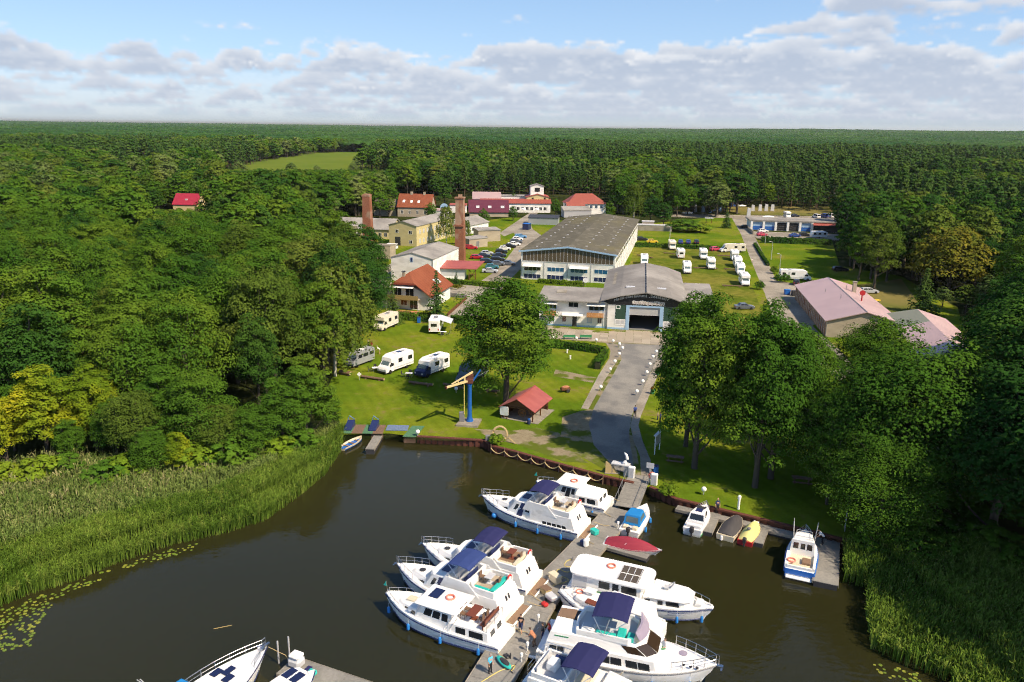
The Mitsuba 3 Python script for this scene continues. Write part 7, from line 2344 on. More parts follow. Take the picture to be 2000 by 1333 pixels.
b = Boat('fishing_cruiser', 'blue and white fishing cruiser with rod holders and an orange lifebuoy, beside the broad pontoon', (28.0, 67.6), (31.2, 75.0), 'cruiser')
b.hull(2.9, 1.0, 1.5, m='m_gel', stripe='m_blue', strake='m_blue', fine=2.3)
L = b.L
for sg in (-1, 1):
    b.add('blue_band', tube([(L * t, sg * (b.b(t) + .0), b.z(t) - .32) for t in np.linspace(.0, .98, 12)], .14, 6), 'm_blue')
b.add('transom', box(-.05, .02, -1.3, 1.3, .45, .98), 'm_blue')
b.add('swim_step', rbox(-.55, -.06, -1.2, 1.2, .22, .38, .05), 'm_gel')
b.add('cockpit_sole', box(.25, 2.9, -1.15, 1.15, 1.02, 1.06), 'm_cream_gel')
b.add('gunwale', cat(box(.15, 2.9, 1.15, 1.4, 1.0, 1.35), box(.15, 2.9, -1.4, -1.15, 1.0, 1.35), box(.1, .3, -1.14, 1.14, 1.0, 1.3)), 'm_gel')
wh, F = b.block('wheelhouse', 2.9, 5.7, 1.2, .95, 1.05, 2.75, fx=1.0, tw=.15, c=.25)
for u0, u1 in ((.1, .32), (.42, .60), (.68, .9)):
    b.window(F, 'B', u0, u1, .42, .78, wh)
b.window(F, 'S', .12, .42, .45, .85, wh)
b.window(F, 'S', .48, .85, .45, .85, wh)
b.window(F, 'F', .06, .94, .4, .9, wh, 'm_glass_cab', 'windscreen')
b.rail([(3.1, -.85, 2.75), (4.4, -.75, 2.75), (4.4, .75, 2.75), (3.1, .85, 2.75), (3.1, -.85, 2.75)], .3, name='roof_rack', mid=False)
for sg in (-1, 1):
    for x in (4.8, 5.5):
        b.add('rod', tube([(x, sg * 1.0, 1.6), (x + .6, sg * 1.15, 3.4)], .03, 4), 'm_lightgrey')
an = np.linspace(0, 2 * np.pi, 17)[:-1]
b.add('lifebuoy', tube([(1.0 + .36 * math.cos(a), .85 + .36 * math.sin(a), 1.4) for a in an], .085, 6, closed=True), 'm_ring')
b.add('engine_box', rbox(1.1, 2.1, -.9, -.1, 1.06, 1.35, .05), 'm_teak')
b.pulpit(.76, .5)
b.add('blue_foredeck', prism([(5.9, -.7), (6.9, -.35), (7.3, 0), (6.9, .35), (5.9, .7)], 1.42, 1.5), 'm_lightblue')

b = Boat('rowing_boat', 'white rowing boat with a blue bottom at the bathing dock', (-22.4, 97.3), (-20.5, 101.2), 'rowing boat')
L = b.L
sec = lambda t, k_, z, e=0: [(L * t, w * (.78 if t < .05 else 1) * .72 * (1 - max(0, (t - .4) / .62) ** 2.2) * k_, z) for w in (1,)]
hw = lambda t: .74 * (.78 + .22 * min(t / .4, 1) if t < .4 else max(1 - ((t - .4) / .6) ** 2.3, .03))
R, Ri = [], []
for t in np.linspace(0, 1, 11):
    w, z = hw(t), .45 + .18 * t ** 2
    R.append([(L * t, w, z), (L * t, w * .9, .2), (L * t, w * .55, -.1), (L * t, -w * .55, -.1), (L * t, -w * .9, .2), (L * t, -w, z), (L * t, -w + .07 * min(1, w * 4), z), (L * t, -w * .6, .08), (L * t, w * .6, .08), (L * t, w - .07 * min(1, w * 4), z)])
b.add('hull', loft(R), 'm_cream_gel')
b.add('lower_hull', loft([[(x, y * 1.03, min(z, .24)) for x, y, z in r[1:5]] + [(r[0][0], -hw(t) * .95, .27), (r[0][0], hw(t) * .95, .27)][::1] for r, t in zip(R, np.linspace(0, 1, 11))], cap=False), 'm_blue')
for x in (.9, 2.0, 3.1):
    b.add('thwart', box(x, x + .25, -hw(x / L) + .05, hw(x / L) - .05, .3, .34), 'm_teak')
# ---------------------------------------------------------------- people
MF = manifold3d.Manifold


def blob(pts):
    """Hull of spheres (x, y, z, r): one bone."""
    return MF.batch_hull([MF.sphere(r, 10).translate((x, y, z)) for x, y, z, r in pts])


def smooth_m(man, edge=.05, it=8):
    m = man.refine_to_length(edge)
    v, f = tri(m)
    t = trimesh.Trimesh(v, f, process=True)
    trimesh.smoothing.filter_taubin(t, iterations=it)
    return t


def J(p, d):
    return np.asarray(p, float) + np.asarray(d, float)


POSES = {
    # joints (x forward, y left, z up) relative to the pelvis, for a body 1.75 m tall: hip height, spine lean, arms (elbow, wrist), legs (knee, ankle)
    'stand': dict(hip=.93, lean=(.02, 0), R=((.02, -.05, -.28), (.08, -.04, -.53)), L=((.0, .06, -.28), (.07, .06, -.53)), kR=(.02, -.02, -.45), aR=(-.02, -.02, -.86), kL=(.03, .02, -.45), aL=(.02, .04, -.86)),
    'walk': dict(hip=.90, lean=(.05, 0), R=((.10, -.05, -.26), (.28, -.04, -.46)), L=((-.12, .06, -.26), (-.08, .06, -.52)), kR=(-.06, 0, -.44), aR=(-.34, -.01, -.76), kL=(.22, .01, -.40), aL=(.30, .02, -.82)),
    'bend': dict(hip=.86, lean=(.34, 0), R=((.14, -.04, -.26), (.34, -.02, -.44)), L=((.12, .04, -.26), (.34, .04, -.42)), kR=(.08, -.02, -.42), aR=(-.04, -.03, -.79), kL=(.10, .03, -.42), aL=(.02, .05, -.79)),
    'sit': dict(hip=.14, lean=(-.06, 0), R=((.10, -.06, -.25), (.30, .0, -.30)), L=((.08, .07, -.25), (.28, .02, -.28)), kR=(.42, -.04, .14), aR=(.66, -.05, -.06), kL=(.44, .06, .10), aL=(.72, .08, -.06)),
}


def person(label, x, y, z, rz, pose, shirt, legs, hair='m_hair', h=1.75, shorts=False, skin='m_skin', long_hair=False):
    p = POSES[pose]
    hip = np.array([0, 0, p['hip']])
    ch = J(hip, (p['lean'][0], 0, .42 - p['lean'][0] ** 2 * .55))
    neck = J(ch, (p['lean'][0] * .25, 0, .12))
    head = J(neck, (.02 + p['lean'][0] * .22, 0, .17))
    arms, leg_ = {}, {}
    for s, sg in (('R', -1), ('L', 1)):
        sh = J(ch, (0, sg * .185, .03))
        arms[s] = (sh, J(sh, p[s][0]), J(sh, p[s][1]))
        hj = J(hip, (0, sg * .09, -.02))
        leg_[s] = (hj, J(hj, p['k' + s]), J(hj, p['a' + s]))
    S = lambda q, r: (*q, r)
    body = [blob([S(neck, .052), S(J(neck, (0, 0, .08)), .05)]), blob([S(J(head, (-.015, 0, .03)), .088), S(J(head, (.03, 0, -.06)), .055), S(J(head, (-.02, 0, .0)), .09)]),
            blob([S(J(head, (.09, 0, .0)), .012), S(J(head, (.105, 0, -.025)), .014)]), blob([S(J(head, (.075, 0, -.065)), .02)]),
            blob([S(J(head, (-.005, .09, -.01)), .02), S(J(head, (-.01, .092, .02)), .018)]), blob([S(J(head, (-.005, -.09, -.01)), .02), S(J(head, (-.01, -.092, .02)), .018)]),
            blob([S(J(ch, (0, .12, -.05)), .09), S(J(ch, (0, -.12, -.05)), .09), S(hip, .11)])]
    hands = []
    for s in 'RL':
        a, e, w = arms[s]
        body += [blob([S(a, .052), S(e, .040)]), blob([S(e, .040), S(w, .027)])]
        d = unit(w - e)
        side = unit(np.cross(d, [1, 0, .2])) if abs(d[0]) < .9 else np.array([0, 1.0, 0])
        pal = w + d * .07
        body.append(blob([S(w, .027), S(pal + side * .025, .017), S(pal - side * .025, .017)]))
        fwd = unit(np.cross(side, d))
        for i, (o, ln) in enumerate(((-.030, .058), (-.010, .072), (.010, .068), (.029, .052))):
            b0 = pal + side * o
            k1 = b0 + d * ln * .55 + fwd * .006
            hands.append(blob([S(b0, .009), S(k1, .0085)]) + blob([S(k1, .0085), S(k1 + d * ln * .4 + fwd * .022, .0075)]))
        t0 = w + d * .025 + side * .028
        hands.append(blob([S(t0, .011), S(t0 + side * .02 + d * .03 + fwd * .012, .009)]))
        hj, kn, an = leg_[s]
        body += [blob([S(hj, .085), S(kn, .055)]), blob([S(kn, .052), S(an, .036)])]
    man = MF.batch_boolean(body, manifold3d.OpType.Add)
    sm = smooth_m(man, .045)
    try:
        m2 = MF(manifold3d.Mesh(np.asarray(sm.vertices, np.float32), np.asarray(sm.faces, np.uint32)))
        full = m2 + MF.batch_boolean(hands, manifold3d.OpType.Add)
        bodym = tri(full) if full.num_tri() > 100 else cat(sm, *hands)
    except Exception:
        bodym = cat(sm, *hands)
    key = thing('person', label, 'person')
    tw = frame(x, y, z, rz, h / 1.75)
    part(key, 'body', bodym, skin, True, tw)
    sh = [blob([S(J(ch, (0, .135, .0)), .085), S(J(ch, (0, -.135, .0)), .085), S(J(hip, (0, .07, .05)), .115), S(J(hip, (0, -.07, .05)), .115)]), blob([S(J(ch, (0, .17, .03)), .068), S(J(ch, (0, -.17, .03)), .068), S(J(neck, (0, 0, -.03)), .07)])]
    for s in 'RL':
        a, e, w = arms[s]
        sh.append(blob([S(a, .070), S(a + (e - a) * .75, .058)]))
    part(key, 'shirt', smooth_m(MF.batch_boolean(sh, manifold3d.OpType.Add), .05), shirt, True, tw)
    tr = [blob([S(J(hip, (0, .075, .0)), .118), S(J(hip, (0, -.075, .0)), .118), S(J(hip, (0, 0, .08)), .12)])]
    for s in 'RL':
        hj, kn, an = leg_[s]
        tr.append(blob([S(hj, .102), S(kn, .074)]))
        if not shorts:
            tr.append(blob([S(kn, .072), S(kn + (an - kn) * .92, .056)]))
    part(key, 'shorts' if shorts else 'trousers', smooth_m(MF.batch_boolean(tr, manifold3d.OpType.Add), .05), legs, True, tw)
    ha = [blob([S(J(head, (-.03, 0, .045)), .095), S(J(head, (.015, 0, .075)), .065), S(J(head, (-.055, 0, -.01)), .075)])]
    if long_hair:
        ha.append(blob([S(J(head, (-.06, 0, 0)), .07), S(J(head, (-.08, 0, -.18)), .06)]))
    part(key, 'hair', smooth_m(MF.batch_boolean(ha, manifold3d.OpType.Add), .05), hair, True, tw)
    part(key, 'eyes', cat(sphere(J(head, (.078, .032, .005)), .011, 1), sphere(J(head, (.078, -.032, .005)), .011, 1)), 'm_black', True, tw)
    for s in 'RL':
        an = leg_[s][2]
        part(key, 'shoe', tri(blob([S(J(an, (-.03, 0, -.035)), .038), S(J(an, (.13, 0, -.045)), .034), S(J(an, (.05, 0, -.03)), .042)])), 'm_cloth_black' if not shorts else 'm_cloth_khaki', True, tw)
    return key


def at3(px, py, z):
    q = G(px, py, z)
    return q[0], q[1], z


Yp = lambda x, y, z: tuple((np.array(YACHT.tw.matrix) @ [x, y, z, 1])[:3])
person('man in a black T-shirt and dark shorts walking along the pontoon', *at3(1017, 1235, .55), -100, 'walk', 'm_cloth_black', 'm_cloth_navy', 'm_hair', 1.8, True)
person('man in a light blue shirt and black trousers near the bottom edge of the pontoon', *at3(957, 1315, .55), -40, 'stand', 'm_cloth_blue', 'm_cloth_black', 'm_hair_grey', 1.78)
person('person in a white top standing at the stern of the canal boat', *at3(1127, 1122, .55), -20, 'bend', 'm_cloth_white', 'm_cloth_navy', 'm_skin', 1.75)
person('person in a red top standing on the stern platform of the largest cruiser', *Yp(1.45, .6, .59), 200, 'stand', 'm_cloth_red', 'm_cloth_black', 'm_hair_grey', 1.74)
person('dark-clothed person with a white bag strap on the stern platform of the largest cruiser', *Yp(1.0, .1, .59), 170, 'stand', 'm_cloth_black', 'm_cloth_navy', 'm_hair', 1.78)
person('person in brown at the outer edge of the stern platform of the largest cruiser', *Yp(.55, -.7, .59), 150, 'bend', 'm_terracotta', 'm_planks_brown', 'm_hair', 1.7)
person('man in dark clothes standing on the narrow pontoon between the small boats', *at3(1400, 1002, .5), -80, 'stand', 'm_cloth_navy', 'm_cloth_black', 'm_skin', 1.8)
person('person in a white shirt leaning over beside the fishing cruiser', *at3(1607, 1063, .6), 165, 'bend', 'm_cloth_white', 'm_cloth_black', 'm_hair', 1.78)
person('person in a blue top walking up the slipway', *at3(1240, 814, .92), 85, 'walk', 'm_cloth_bluetop', 'm_cloth_black', 'm_hair', 1.76)
person('adult in dark clothes in the tree shade right of the footpath', *at3(1289, 828, .92), 150, 'stand', 'm_cloth_navy', 'm_cloth_black', 'm_hair', 1.78)
person('child in the tree shade right of the footpath', *at3(1284, 820, .92), -30, 'stand', 'm_cloth_khaki', 'm_cloth_navy', 'm_hair', 1.25)
person('person in a red shirt behind the silver van', *at3(726, 684, .92), 240, 'stand', 'm_cloth_red', 'm_cloth_khaki', 'm_hair', 1.75, True)
person('person in a grey top beside the one in red behind the silver van', *at3(719, 682, .92), 20, 'stand', 'm_gel_grey', 'm_cloth_black', 'm_hair_grey', 1.72)
person('person in white bending over on the lawn between the silver van and the white motorhome', *at3(742, 692, .92), 190, 'bend', 'm_cloth_white', 'm_cloth_khaki', 'm_hair_grey', 1.74, True)
person('woman with long brown hair sitting on the foredeck of the largest cruiser', *Yp(10.9, .35, 2.11), -150, 'sit', 'm_cloth_white', 'm_green', 'm_hair', 1.7, long_hair=True)
person('person in a pale top walking on the straight road', *at3(1468, 515, .93), -80, 'walk', 'm_cloth_white', 'm_cloth_khaki', 'm_hair', 1.75)
mat('m_cloth_bluetop', (.05, .09, .30), .9)
# ---------------------------------------------------------------- lamps, crane, shelter, furniture of the place
LK = Kit()
LK.add('post', mv(lathe([(.05, 0), (.05, .38), (.09, .40), (.09, .44)], 8)), 'm_lightgrey')
LK.add('globe', sphere((0, 0, .71), .30, 2), 'm_lamp_white', smooth=True)
left_l = [(1080, 665), (1125.5, 667.5), (1164.5, 671), (1197, 673), (1209.5, 679), (1215.5, 687), (1209, 698.5), (1200.5, 713.5), (1191.5, 729), (1173, 764)]
right_l = [(1299.5, 683.5), (1281.5, 694), (1275, 704), (1269, 719), (1263, 735), (1255, 753), (1243.5, 773)]
for i, (px, py) in enumerate(left_l):
    lb = 'white globe lamp on the front edge of the forecourt' if i < 4 else 'white globe lamp along the left edge of the slipway'
    x, y = g2(px, py)
    LK.stamp(thing('globe_lamp', lb, 'lamp', 'globe lamps before the forecourt' if i < 4 else 'globe lamps left of the slipway'), frame(x, y, .92))
for px, py in right_l:
    x, y = g2(px, py)
    LK.stamp(thing('globe_lamp', 'white globe lamp along the right edge of the slipway', 'lamp', 'globe lamps right of the slipway'), frame(x, y, .92))
for px, py, lb in ((816, 853.5, 'white globe lamp at the end of the bathing dock'), (891, 768, 'pale globe lamp in the shade under the crane jib'), (1374, 967, 'white globe lamp in the shade above the small boats')):
    x, y = g2(px, py)
    LK.stamp(thing('globe_lamp', lb, 'lamp'), frame(x, y, .92))
x, y = g2(1442, 996)
k = thing('bollard_light', 'white bollard light on the dark red quay', 'lamp')
part(k, 'post', mv(lathe([(.14, 0), (.14, 1.2), (.10, 1.25)], 10), x, y, .95), 'm_lamp_white')
part(k, 'head', mv(lathe([(.10, 1.25), (.2, 1.3), (.2, 1.6), (.05, 1.75)], 10), x, y, .95), 'm_lamp_white')

for px, py, lb, fl in ((1285.5, 733, 'green planter with red flowers right of the slipway, upper of two', True), (1274.5, 770, 'green planter with red flowers right of the slipway, lower of two', True), (1296, 704, 'small green planter right of the slipway near the forecourt', False)):
    x, y = g2(px, py)
    k = thing('planter', lb, 'planter')
    part(k, 'pot', mv(lathe([(.22, 0), (.34, .7), (.38, .72), (.38, .78), (.3, .78)], 12), x, y, .92), 'm_green')
    r = np.random.default_rng(int(px))
    q = unit(r.normal(size=(90, 3)))
    q[:, 2] = abs(q[:, 2])
    part(k, 'plant', quads(q * [.36, .36, .5] + [x, y, 1.7], unit(q + [0, 0, .4]), r.uniform(.07, .12, 90), r), 'm_leaf')
    if fl:
        q = unit(r.normal(size=(26, 3)))
        q[:, 2] = abs(q[:, 2])
        part(k, 'flowers', quads(q * [.38, .38, .55] + [x, y, 1.7], q, r.uniform(.06, .09, 26), r), 'm_red')

# boat crane
k = thing('crane', 'blue boat crane with a cream-yellow jib standing on a concrete plinth', 'crane')
tw = frame(-5.9, 105.8, .9, 0)
part(k, 'plinth', hexa([(-1.9, -1.5, 0), (1.2, -2.0, 0), (1.7, .9, 0), (-1.2, 1.3, 0)], [(-1.9, -1.5, .3), (1.2, -2.0, .3), (1.7, .9, .3), (-1.2, 1.3, .3)]), 'm_concrete', tw=tw)
part(k, 'column', mv(lathe([(.55, .31), (.48, .5), (.32, 1.0), (.28, 5.6), (.34, 5.62), (.34, 6.0)], 14)), 'm_crane_blue', 40, tw=tw)
part(k, 'slewing_head', cat(rbox(-.5, .5, -.5, .5, 6.01, 6.7, .06), box(-.3, .5, -.2, .3, 6.71, 7.2)), 'm_rust', tw=tw)
a = math.atan2(-3.2, -2.75)
ct, st = math.cos(a), math.sin(a)
rt = lambda u, v, z: (u * ct - v * st, u * st + v * ct, z)
bar = lambda u0, u1, w, z00, z01, z10, z11: hexa([rt(u0, -w, z00), rt(u1, -w, z10), rt(u1, w, z10), rt(u0, w, z00)], [rt(u0, -w, z01), rt(u1, -w, z11), rt(u1, w, z11), rt(u0, w, z01)])
part(k, 'jib', cat(bar(-.2, 4.6, .13, 6.2, 6.5, 6.34, 6.58)), 'm_crane_yellow', tw=tw)
part(k, 'jib_brace', cat(bar(-.6, 3.6, .10, 7.35, 7.6, 6.63, 6.72), bar(.9, 1.15, .06, 6.51, 7.2, 6.51, 7.15), bar(2.2, 2.4, .06, 6.56, 6.95, 6.57, 6.9)), 'm_crane_yellow', tw=tw)
part(k, 'trolley', cat(bar(4.605, 4.75, .16, 6.25, 6.65, 6.25, 6.65)), 'm_rust', tw=tw)
part(k, 'counter_arm', hexa([(.3, .25, 6.2), (.55, .1, 6.2), (.6, .25, 6.2), (.35, .4, 6.2)], [(1.35, 1.15, 7.6), (1.55, 1.0, 7.6), (1.6, 1.1, 7.6), (1.4, 1.3, 7.6)]), 'm_crane_blue', tw=tw)
part(k, 'chain', tube([(-.75, -.45, 6.2), (-.75, -.45, 1.5)], .075, 5), 'm_yellow', tw=tw)
part(k, 'control_box', rbox(-1.5, -.75, -.45, .2, .31, 1.7, .05), 'm_grey', tw=tw)
mat('m_crane_blue', (.012, .10, .36), .4)
mat('m_crane_yellow', (.60, .49, .25), .5)

# shelter
k = thing('shelter', 'open timber shelter with a red gabled roof near the quay', 'shelter')
h = House(k, -1.15, 108.0, -24)
wv, dv, ev, rv = 4.7, 5.9, 1.95, 3.25
pr = lambda x: ev + (rv - ev) * (1 - abs(x - wv / 2) / (wv / 2))
for sg, xs in ((0, (-.5, wv / 2)), (1, (wv / 2, wv + .5))):
    q = [(xs[0], -.55), (xs[1], -.55), (xs[1], dv + .5), (xs[0], dv + .5)]
    h.add('roof', hexa([(a_, b_, pr(a_) + .05) for a_, b_ in q], [(a_, b_, pr(a_) + .15) for a_, b_ in q]), 'm_sheet_red')
h.add('ridge_cap', box(wv / 2 - .12, wv / 2 + .12, -.56, dv + .51, rv + .155, rv + .20), 'm_sheet_red')
h.add('slab', box(-.2, wv + .9, -.3, dv + .3, -.02, .08), 'm_concrete')
for x in (0, wv - .14):
    for y in (0, dv / 2, dv - .14):
        h.add('post', box(x, x + .14, y, y + .14, .081, ev), 'm_wood')
h.add('beam', cat(box(-.1, wv + .1, .02, .12, ev - .2, ev - .05), box(-.1, wv + .1, dv - .12, dv - .02, ev - .2, ev - .05), box(.02, .12, .13, dv - .13, ev - .19, ev - .04), box(wv - .12, wv - .02, .13, dv - .13, ev - .19, ev - .04)), 'm_wood')
h.add('back_wall', box(0, wv, dv - .01, dv + .05, .09, ev), 'm_wood')
for i in range(22):
    h.add('side_board', box(-.045, -.002, .1 + i * .26, .1 + i * .26 + .24, .09, ev - .02), 'm_wood')
h.add('gable_boards', loft([[(0, .15, ev), (wv, .15, ev), (wv / 2, .15, rv - .02)], [(0, .11, ev), (wv, .11, ev), (wv / 2, .11, rv - .02)]]), 'm_wood')
wl = []
for (xc, yc) in ((2.4, 1.4), (3.5, 2.6)):
    an = np.linspace(0, 2 * np.pi, 17)[:-1]
    wl.append(tube([(xc + .55 * math.cos(t), yc, .68 + .55 * math.sin(t)) for t in an], .05, 5, closed=True))
    wl += [tube([(xc - .53 * math.cos(t), yc, .68 - .53 * math.sin(t)), (xc + .53 * math.cos(t), yc, .68 + .53 * math.sin(t))], .035, 4) for t in (0, .785, 1.57, 2.36)]
kk = thing('cart_wheels', 'wooden spoked cart wheels under the red-roofed shelter', 'wheel')
for m_ in wl[:5], wl[5:]:
    part(kk, 'wheel', cat(*m_), 'm_orange_wood', tw=h.tw)
kk = thing('information_board', 'white rounded notice board at the front left of the shelter', 'notice board')
part(kk, 'board', rbox(-.35, .95, -.35, -.27, .55, 1.9, .1), 'm_gel', tw=h.tw)
part(kk, 'legs', cat(box(-.2, -.1, -.345, -.275, 0, .56), box(.7, .8, -.345, -.275, 0, .56)), 'm_wood', tw=h.tw)
kk = thing('barrel', 'small blue barrel at the front right post of the shelter', 'barrel')
part(kk, 'body', mv(lathe([(.2, 0), (.26, .15), (.26, .6), (.2, .75)], 12), *g2(1033, 829), .9), 'm_cloth_navy')
part(kk, 'lid', mv(lathe([(.21, .751), (.21, .8), (.02, .82)], 12), *g2(1033, 829), .9), 'm_blue')

# log benches at the lawn edge
for i, (p0, p1, lb) in enumerate((((664, 731), (684, 735), 'short thick log left of the white signpost'), ((706, 739), (750, 745), 'long log right of the white signpost'), ((799, 750), (845, 756), 'log in front of the blue-cab motorhome'), ((866, 754), (905, 762), 'log in the tree shade left of the crane'),
                                  ((946, 765), (975, 769), 'log in the tree shade right of the crane'))):
    a, b_ = np.array(g2(*p0)), np.array(g2(*p1))
    k = thing('log_bench', lb, 'log')
    r_ = .34 if i == 0 else .22
    part(k, 'log', tube([(*a, .9 + r_ + .12), (*((a + b_) / 2), .9 + r_ + .1), (*b_, .9 + r_ + .12)], r_, 9), 'm_planks_brown', 40)
    part(k, 'cut_end', tube([(*(b_ - unit(b_ - a) * .02), .9 + r_ + .12), (*(b_ + unit(b_ - a) * .03), .9 + r_ + .12)], r_ * .9, 9), 'm_rope')
    for t in (.2, .8):
        c = a + (b_ - a) * t
        part(k, 'support', box(c[0] - .15, c[0] + .15, c[1] - .25, c[1] + .25, .9, 1.08), 'm_planks_brown')
k = thing('sign', 'white diamond signpost between the two logs', 'sign')
x, y = g2(702, 743)
part(k, 'post', tube([(x, y, .9), (x, y, 2.0)], .04, 5), 'm_lightgrey')
part(k, 'plate', hexa([(x - .02, y - .02, 1.45), (x + .02, y - .02, 1.45), (x + .02, y + .02, 1.45), (x - .02, y + .02, 1.45)], [(x - .02, y - .02, 1.46), (x + .02, y - .02, 1.46), (x + .02, y + .02, 1.46), (x - .02, y + .02, 1.46)]) if False else (np.array([(x + dx_, y - .05 + dy_, 1.95 + dz_) for dy_ in (-.02, .02) for dx_, dz_ in ((-.38, 0), (0, -.4), (.38, 0), (0, .4))]), np.array([[0, 1, 2], [0, 2, 3], [4, 6, 5], [4, 7, 6], [0, 4, 5], [0, 5, 1], [1, 5, 6], [1, 6, 2], [2, 6, 7], [2, 7, 3], [3, 7, 4], [3, 4, 0]])), 'm_cloth_white')


def table_chairs(px, py, label, chairs, rz=0, z=.92, top='m_cloth_white', ch='m_dark'):
    x, y = g2(px, py)
    k = thing('camping_table', label, 'table')
    tw = frame(x, y, z, rz)
    part(k, 'top', box(-.6, .6, -.4, .4, .68, .73), top, tw=tw)
    for a_ in (-.52, .48):
        for b_ in (-.34, .3):
            part(k, 'leg', box(a_, a_ + .04, b_, b_ + .04, 0, .68), 'm_alu', tw=tw)
    for i, (cx, cy, r2) in enumerate(chairs):
        q = thing('camping_chair', f'dark folding chair at the {label}', 'chair', f'chairs at the {label}')
        t2 = tw @ T().translate([cx, cy, 0]).rotate([0, 0, 1], r2)
        part(q, 'seat', box(-.24, .24, -.24, .24, .40, .45), ch, tw=t2)
        part(q, 'backrest', box(-.28, -.23, -.24, .24, .46, .95), ch, tw=t2)
        for a_ in (-.22, .19):
            for b_ in (-.22, .19):
                part(q, 'leg', box(a_, a_ + .03, b_, b_ + .03, 0, .40), 'm_alu', tw=t2)


table_chairs(799, 737, 'white table left of the blue-cab motorhome', [(-1.1, .1, 0), (-.2, 1.0, -90), (.2, -1.0, 90)], -10)
table_chairs(734, 726, 'white table left of the middle white motorhome', [(-1.0, .2, 0), (.1, 1.0, -90)], 20)
table_chairs(866, 655, 'table under the awning', [(1.0, 0, 180), (-.1, -.95, 90)], 0)
for px, py, lb in ((1318, 903, 'dark picnic table in the shade by the footpath, nearest the park tree'), (1565, 945, 'dark picnic table deep in the shade of the right-hand trees')):
    x, y = g2(px, py)
    k = thing('picnic_table', lb, 'picnic table')
    tw = frame(x, y, .92, -15)
    part(k, 'top', cat(*[box(-1.1, 1.1, -.42 + i * .17, -.42 + i * .17 + .15, .72, .78) for i in range(5)]), 'm_planks_brown', tw=tw)
    for s in (-1, 1):
        part(k, 'bench', box(-1.1, 1.1, s * .8 - .15, s * .8 + .15, .42, .48), 'm_planks_brown', tw=tw)
        part(k, 'trestle', cat(box(s * .8 - .05, s * .8 + .05, -.85, .85, .34, .42), box(s * .8 - .05, s * .8 + .05, -.3, -.2, 0, .72), box(s * .8 - .05, s * .8 + .05, .2, .3, 0, .72)), 'm_planks_brown', tw=tw)
k = thing('information_board', 'tall green and white information board beside the winding footpath', 'notice board')
x, y = g2(1283, 884)
tw = frame(x, y, .92, 62)
part(k, 'board', box(-1.0, 1.0, -.05, .05, 1.0, 2.6), 'm_board', tw=tw)
part(k, 'roof', box(-1.15, 1.15, -.2, .2, 2.62, 2.74), 'm_cloth_white', tw=tw)
for s in (-1.05, .95):
    part(k, 'post', box(s, s + .1, -.06, .06, 0, 2.61), 'm_cloth_white', tw=tw)
part(k, 'map', box(-.85, .85, -.07, -.051, 1.2, 2.4), 'm_gel_grey', tw=tw)
mat('m_board', (.16, .30, .22), .5)
k = thing('bench', 'row of green benches on the forecourt edge', 'bench')
for i in range(2):
    x, y = g2(1112 + i * 32, 663)
    part(k, 'seat', box(x - 1.2, x + 1.2, y - .2, y + .2, 1.32, 1.38), 'm_green')
    part(k, 'back', box(x - 1.2, x + 1.2, y + .2, y + .26, 1.38, 1.75), 'm_green')
    part(k, 'legs', cat(box(x - 1.1, x - 1.0, y - .18, y + .18, .93, 1.32), box(x + 1.0, x + 1.1, y - .18, y + .18, .93, 1.32)), 'm_dark')
for px, py, lb in ((1108, 690, 'small white post on the park lawn by the hedge'), (1114, 702, 'white post lower on the park lawn')):
    x, y = g2(px, py)
    k = thing('post', lb, 'post')
    part(k, 'shaft', box(x - .12, x + .12, y - .12, y + .12, .9, 1.5), 'm_cloth_white')
    part(k, 'cap', box(x - .16, x + .16, y - .16, y + .16, 1.501, 1.6), 'm_cloth_white')
k = thing('wheelbarrow', 'dark red flower cart on the lawn right of the shelter', 'flower cart')
x, y = g2(1104, 766)
part(k, 'tray', mv(rbox(-.8, .8, -.4, .4, .35, .75, .08), x, y, .9, 20), 'm_wood')
part(k, 'flowers', mv(sphere((0, 0, .85), (.7, .35, .2), 2), x, y, .9, 20), 'm_terracotta')
for s in (-.45, .45):
    part(k, 'wheel', mv(wheel(0, s, .3, .08)[0], x + .3, y, .9, 20), 'm_dark')

# quay furniture at the gangway head
W2 = lambda px, py: g2(px, py)
k = thing('workbench', 'grey metal workbench with a white swan-shaped figure at the quay edge', 'workbench')
x, y = W2(1213, 926)
tw = frame(x, y, .92, -22)
part(k, 'top', box(-1.2, 1.0, -.5, .5, 1.25, 1.38), 'm_gel_grey', tw=tw)
part(k, 'cabinet', box(.4, 1.0, -.45, .45, 0, 1.249), 'm_lightgrey', tw=tw)
part(k, 'leg', cat(box(-1.1, -1.0, -.4, -.3, 0, 1.249), box(-1.1, -1.0, .3, .4, 0, 1.249)), 'm_grey', tw=tw)
part(k, 'figure', tube([(.3, 0, 1.38), (.5, 0, 1.7), (.65, .1, 2.0), (.5, .2, 2.5), (.2, .25, 2.75)], [.3, .24, .2, .17, .05], 8), 'm_cloth_white', True, tw=tw)
k = thing('crane_hook', 'ochre triangular bracket on the quay left of the workbench', 'bracket')
x, y = W2(1190, 925)
part(k, 'plate', hexa([(x - .5, y - .05, .95), (x + 1.2, y - .05, .95), (x + 1.2, y + .05, .95), (x - .5, y + .05, .95)], [(x - .5, y - .05, 2.5), (x - .35, y - .05, 2.5), (x - .35, y + .05, 2.5), (x - .5, y + .05, 2.5)]), 'm_rope')
part(k, 'foot', box(x - .6, x + 1.3, y - .2, y + .2, .93, 1.0), 'm_concrete')
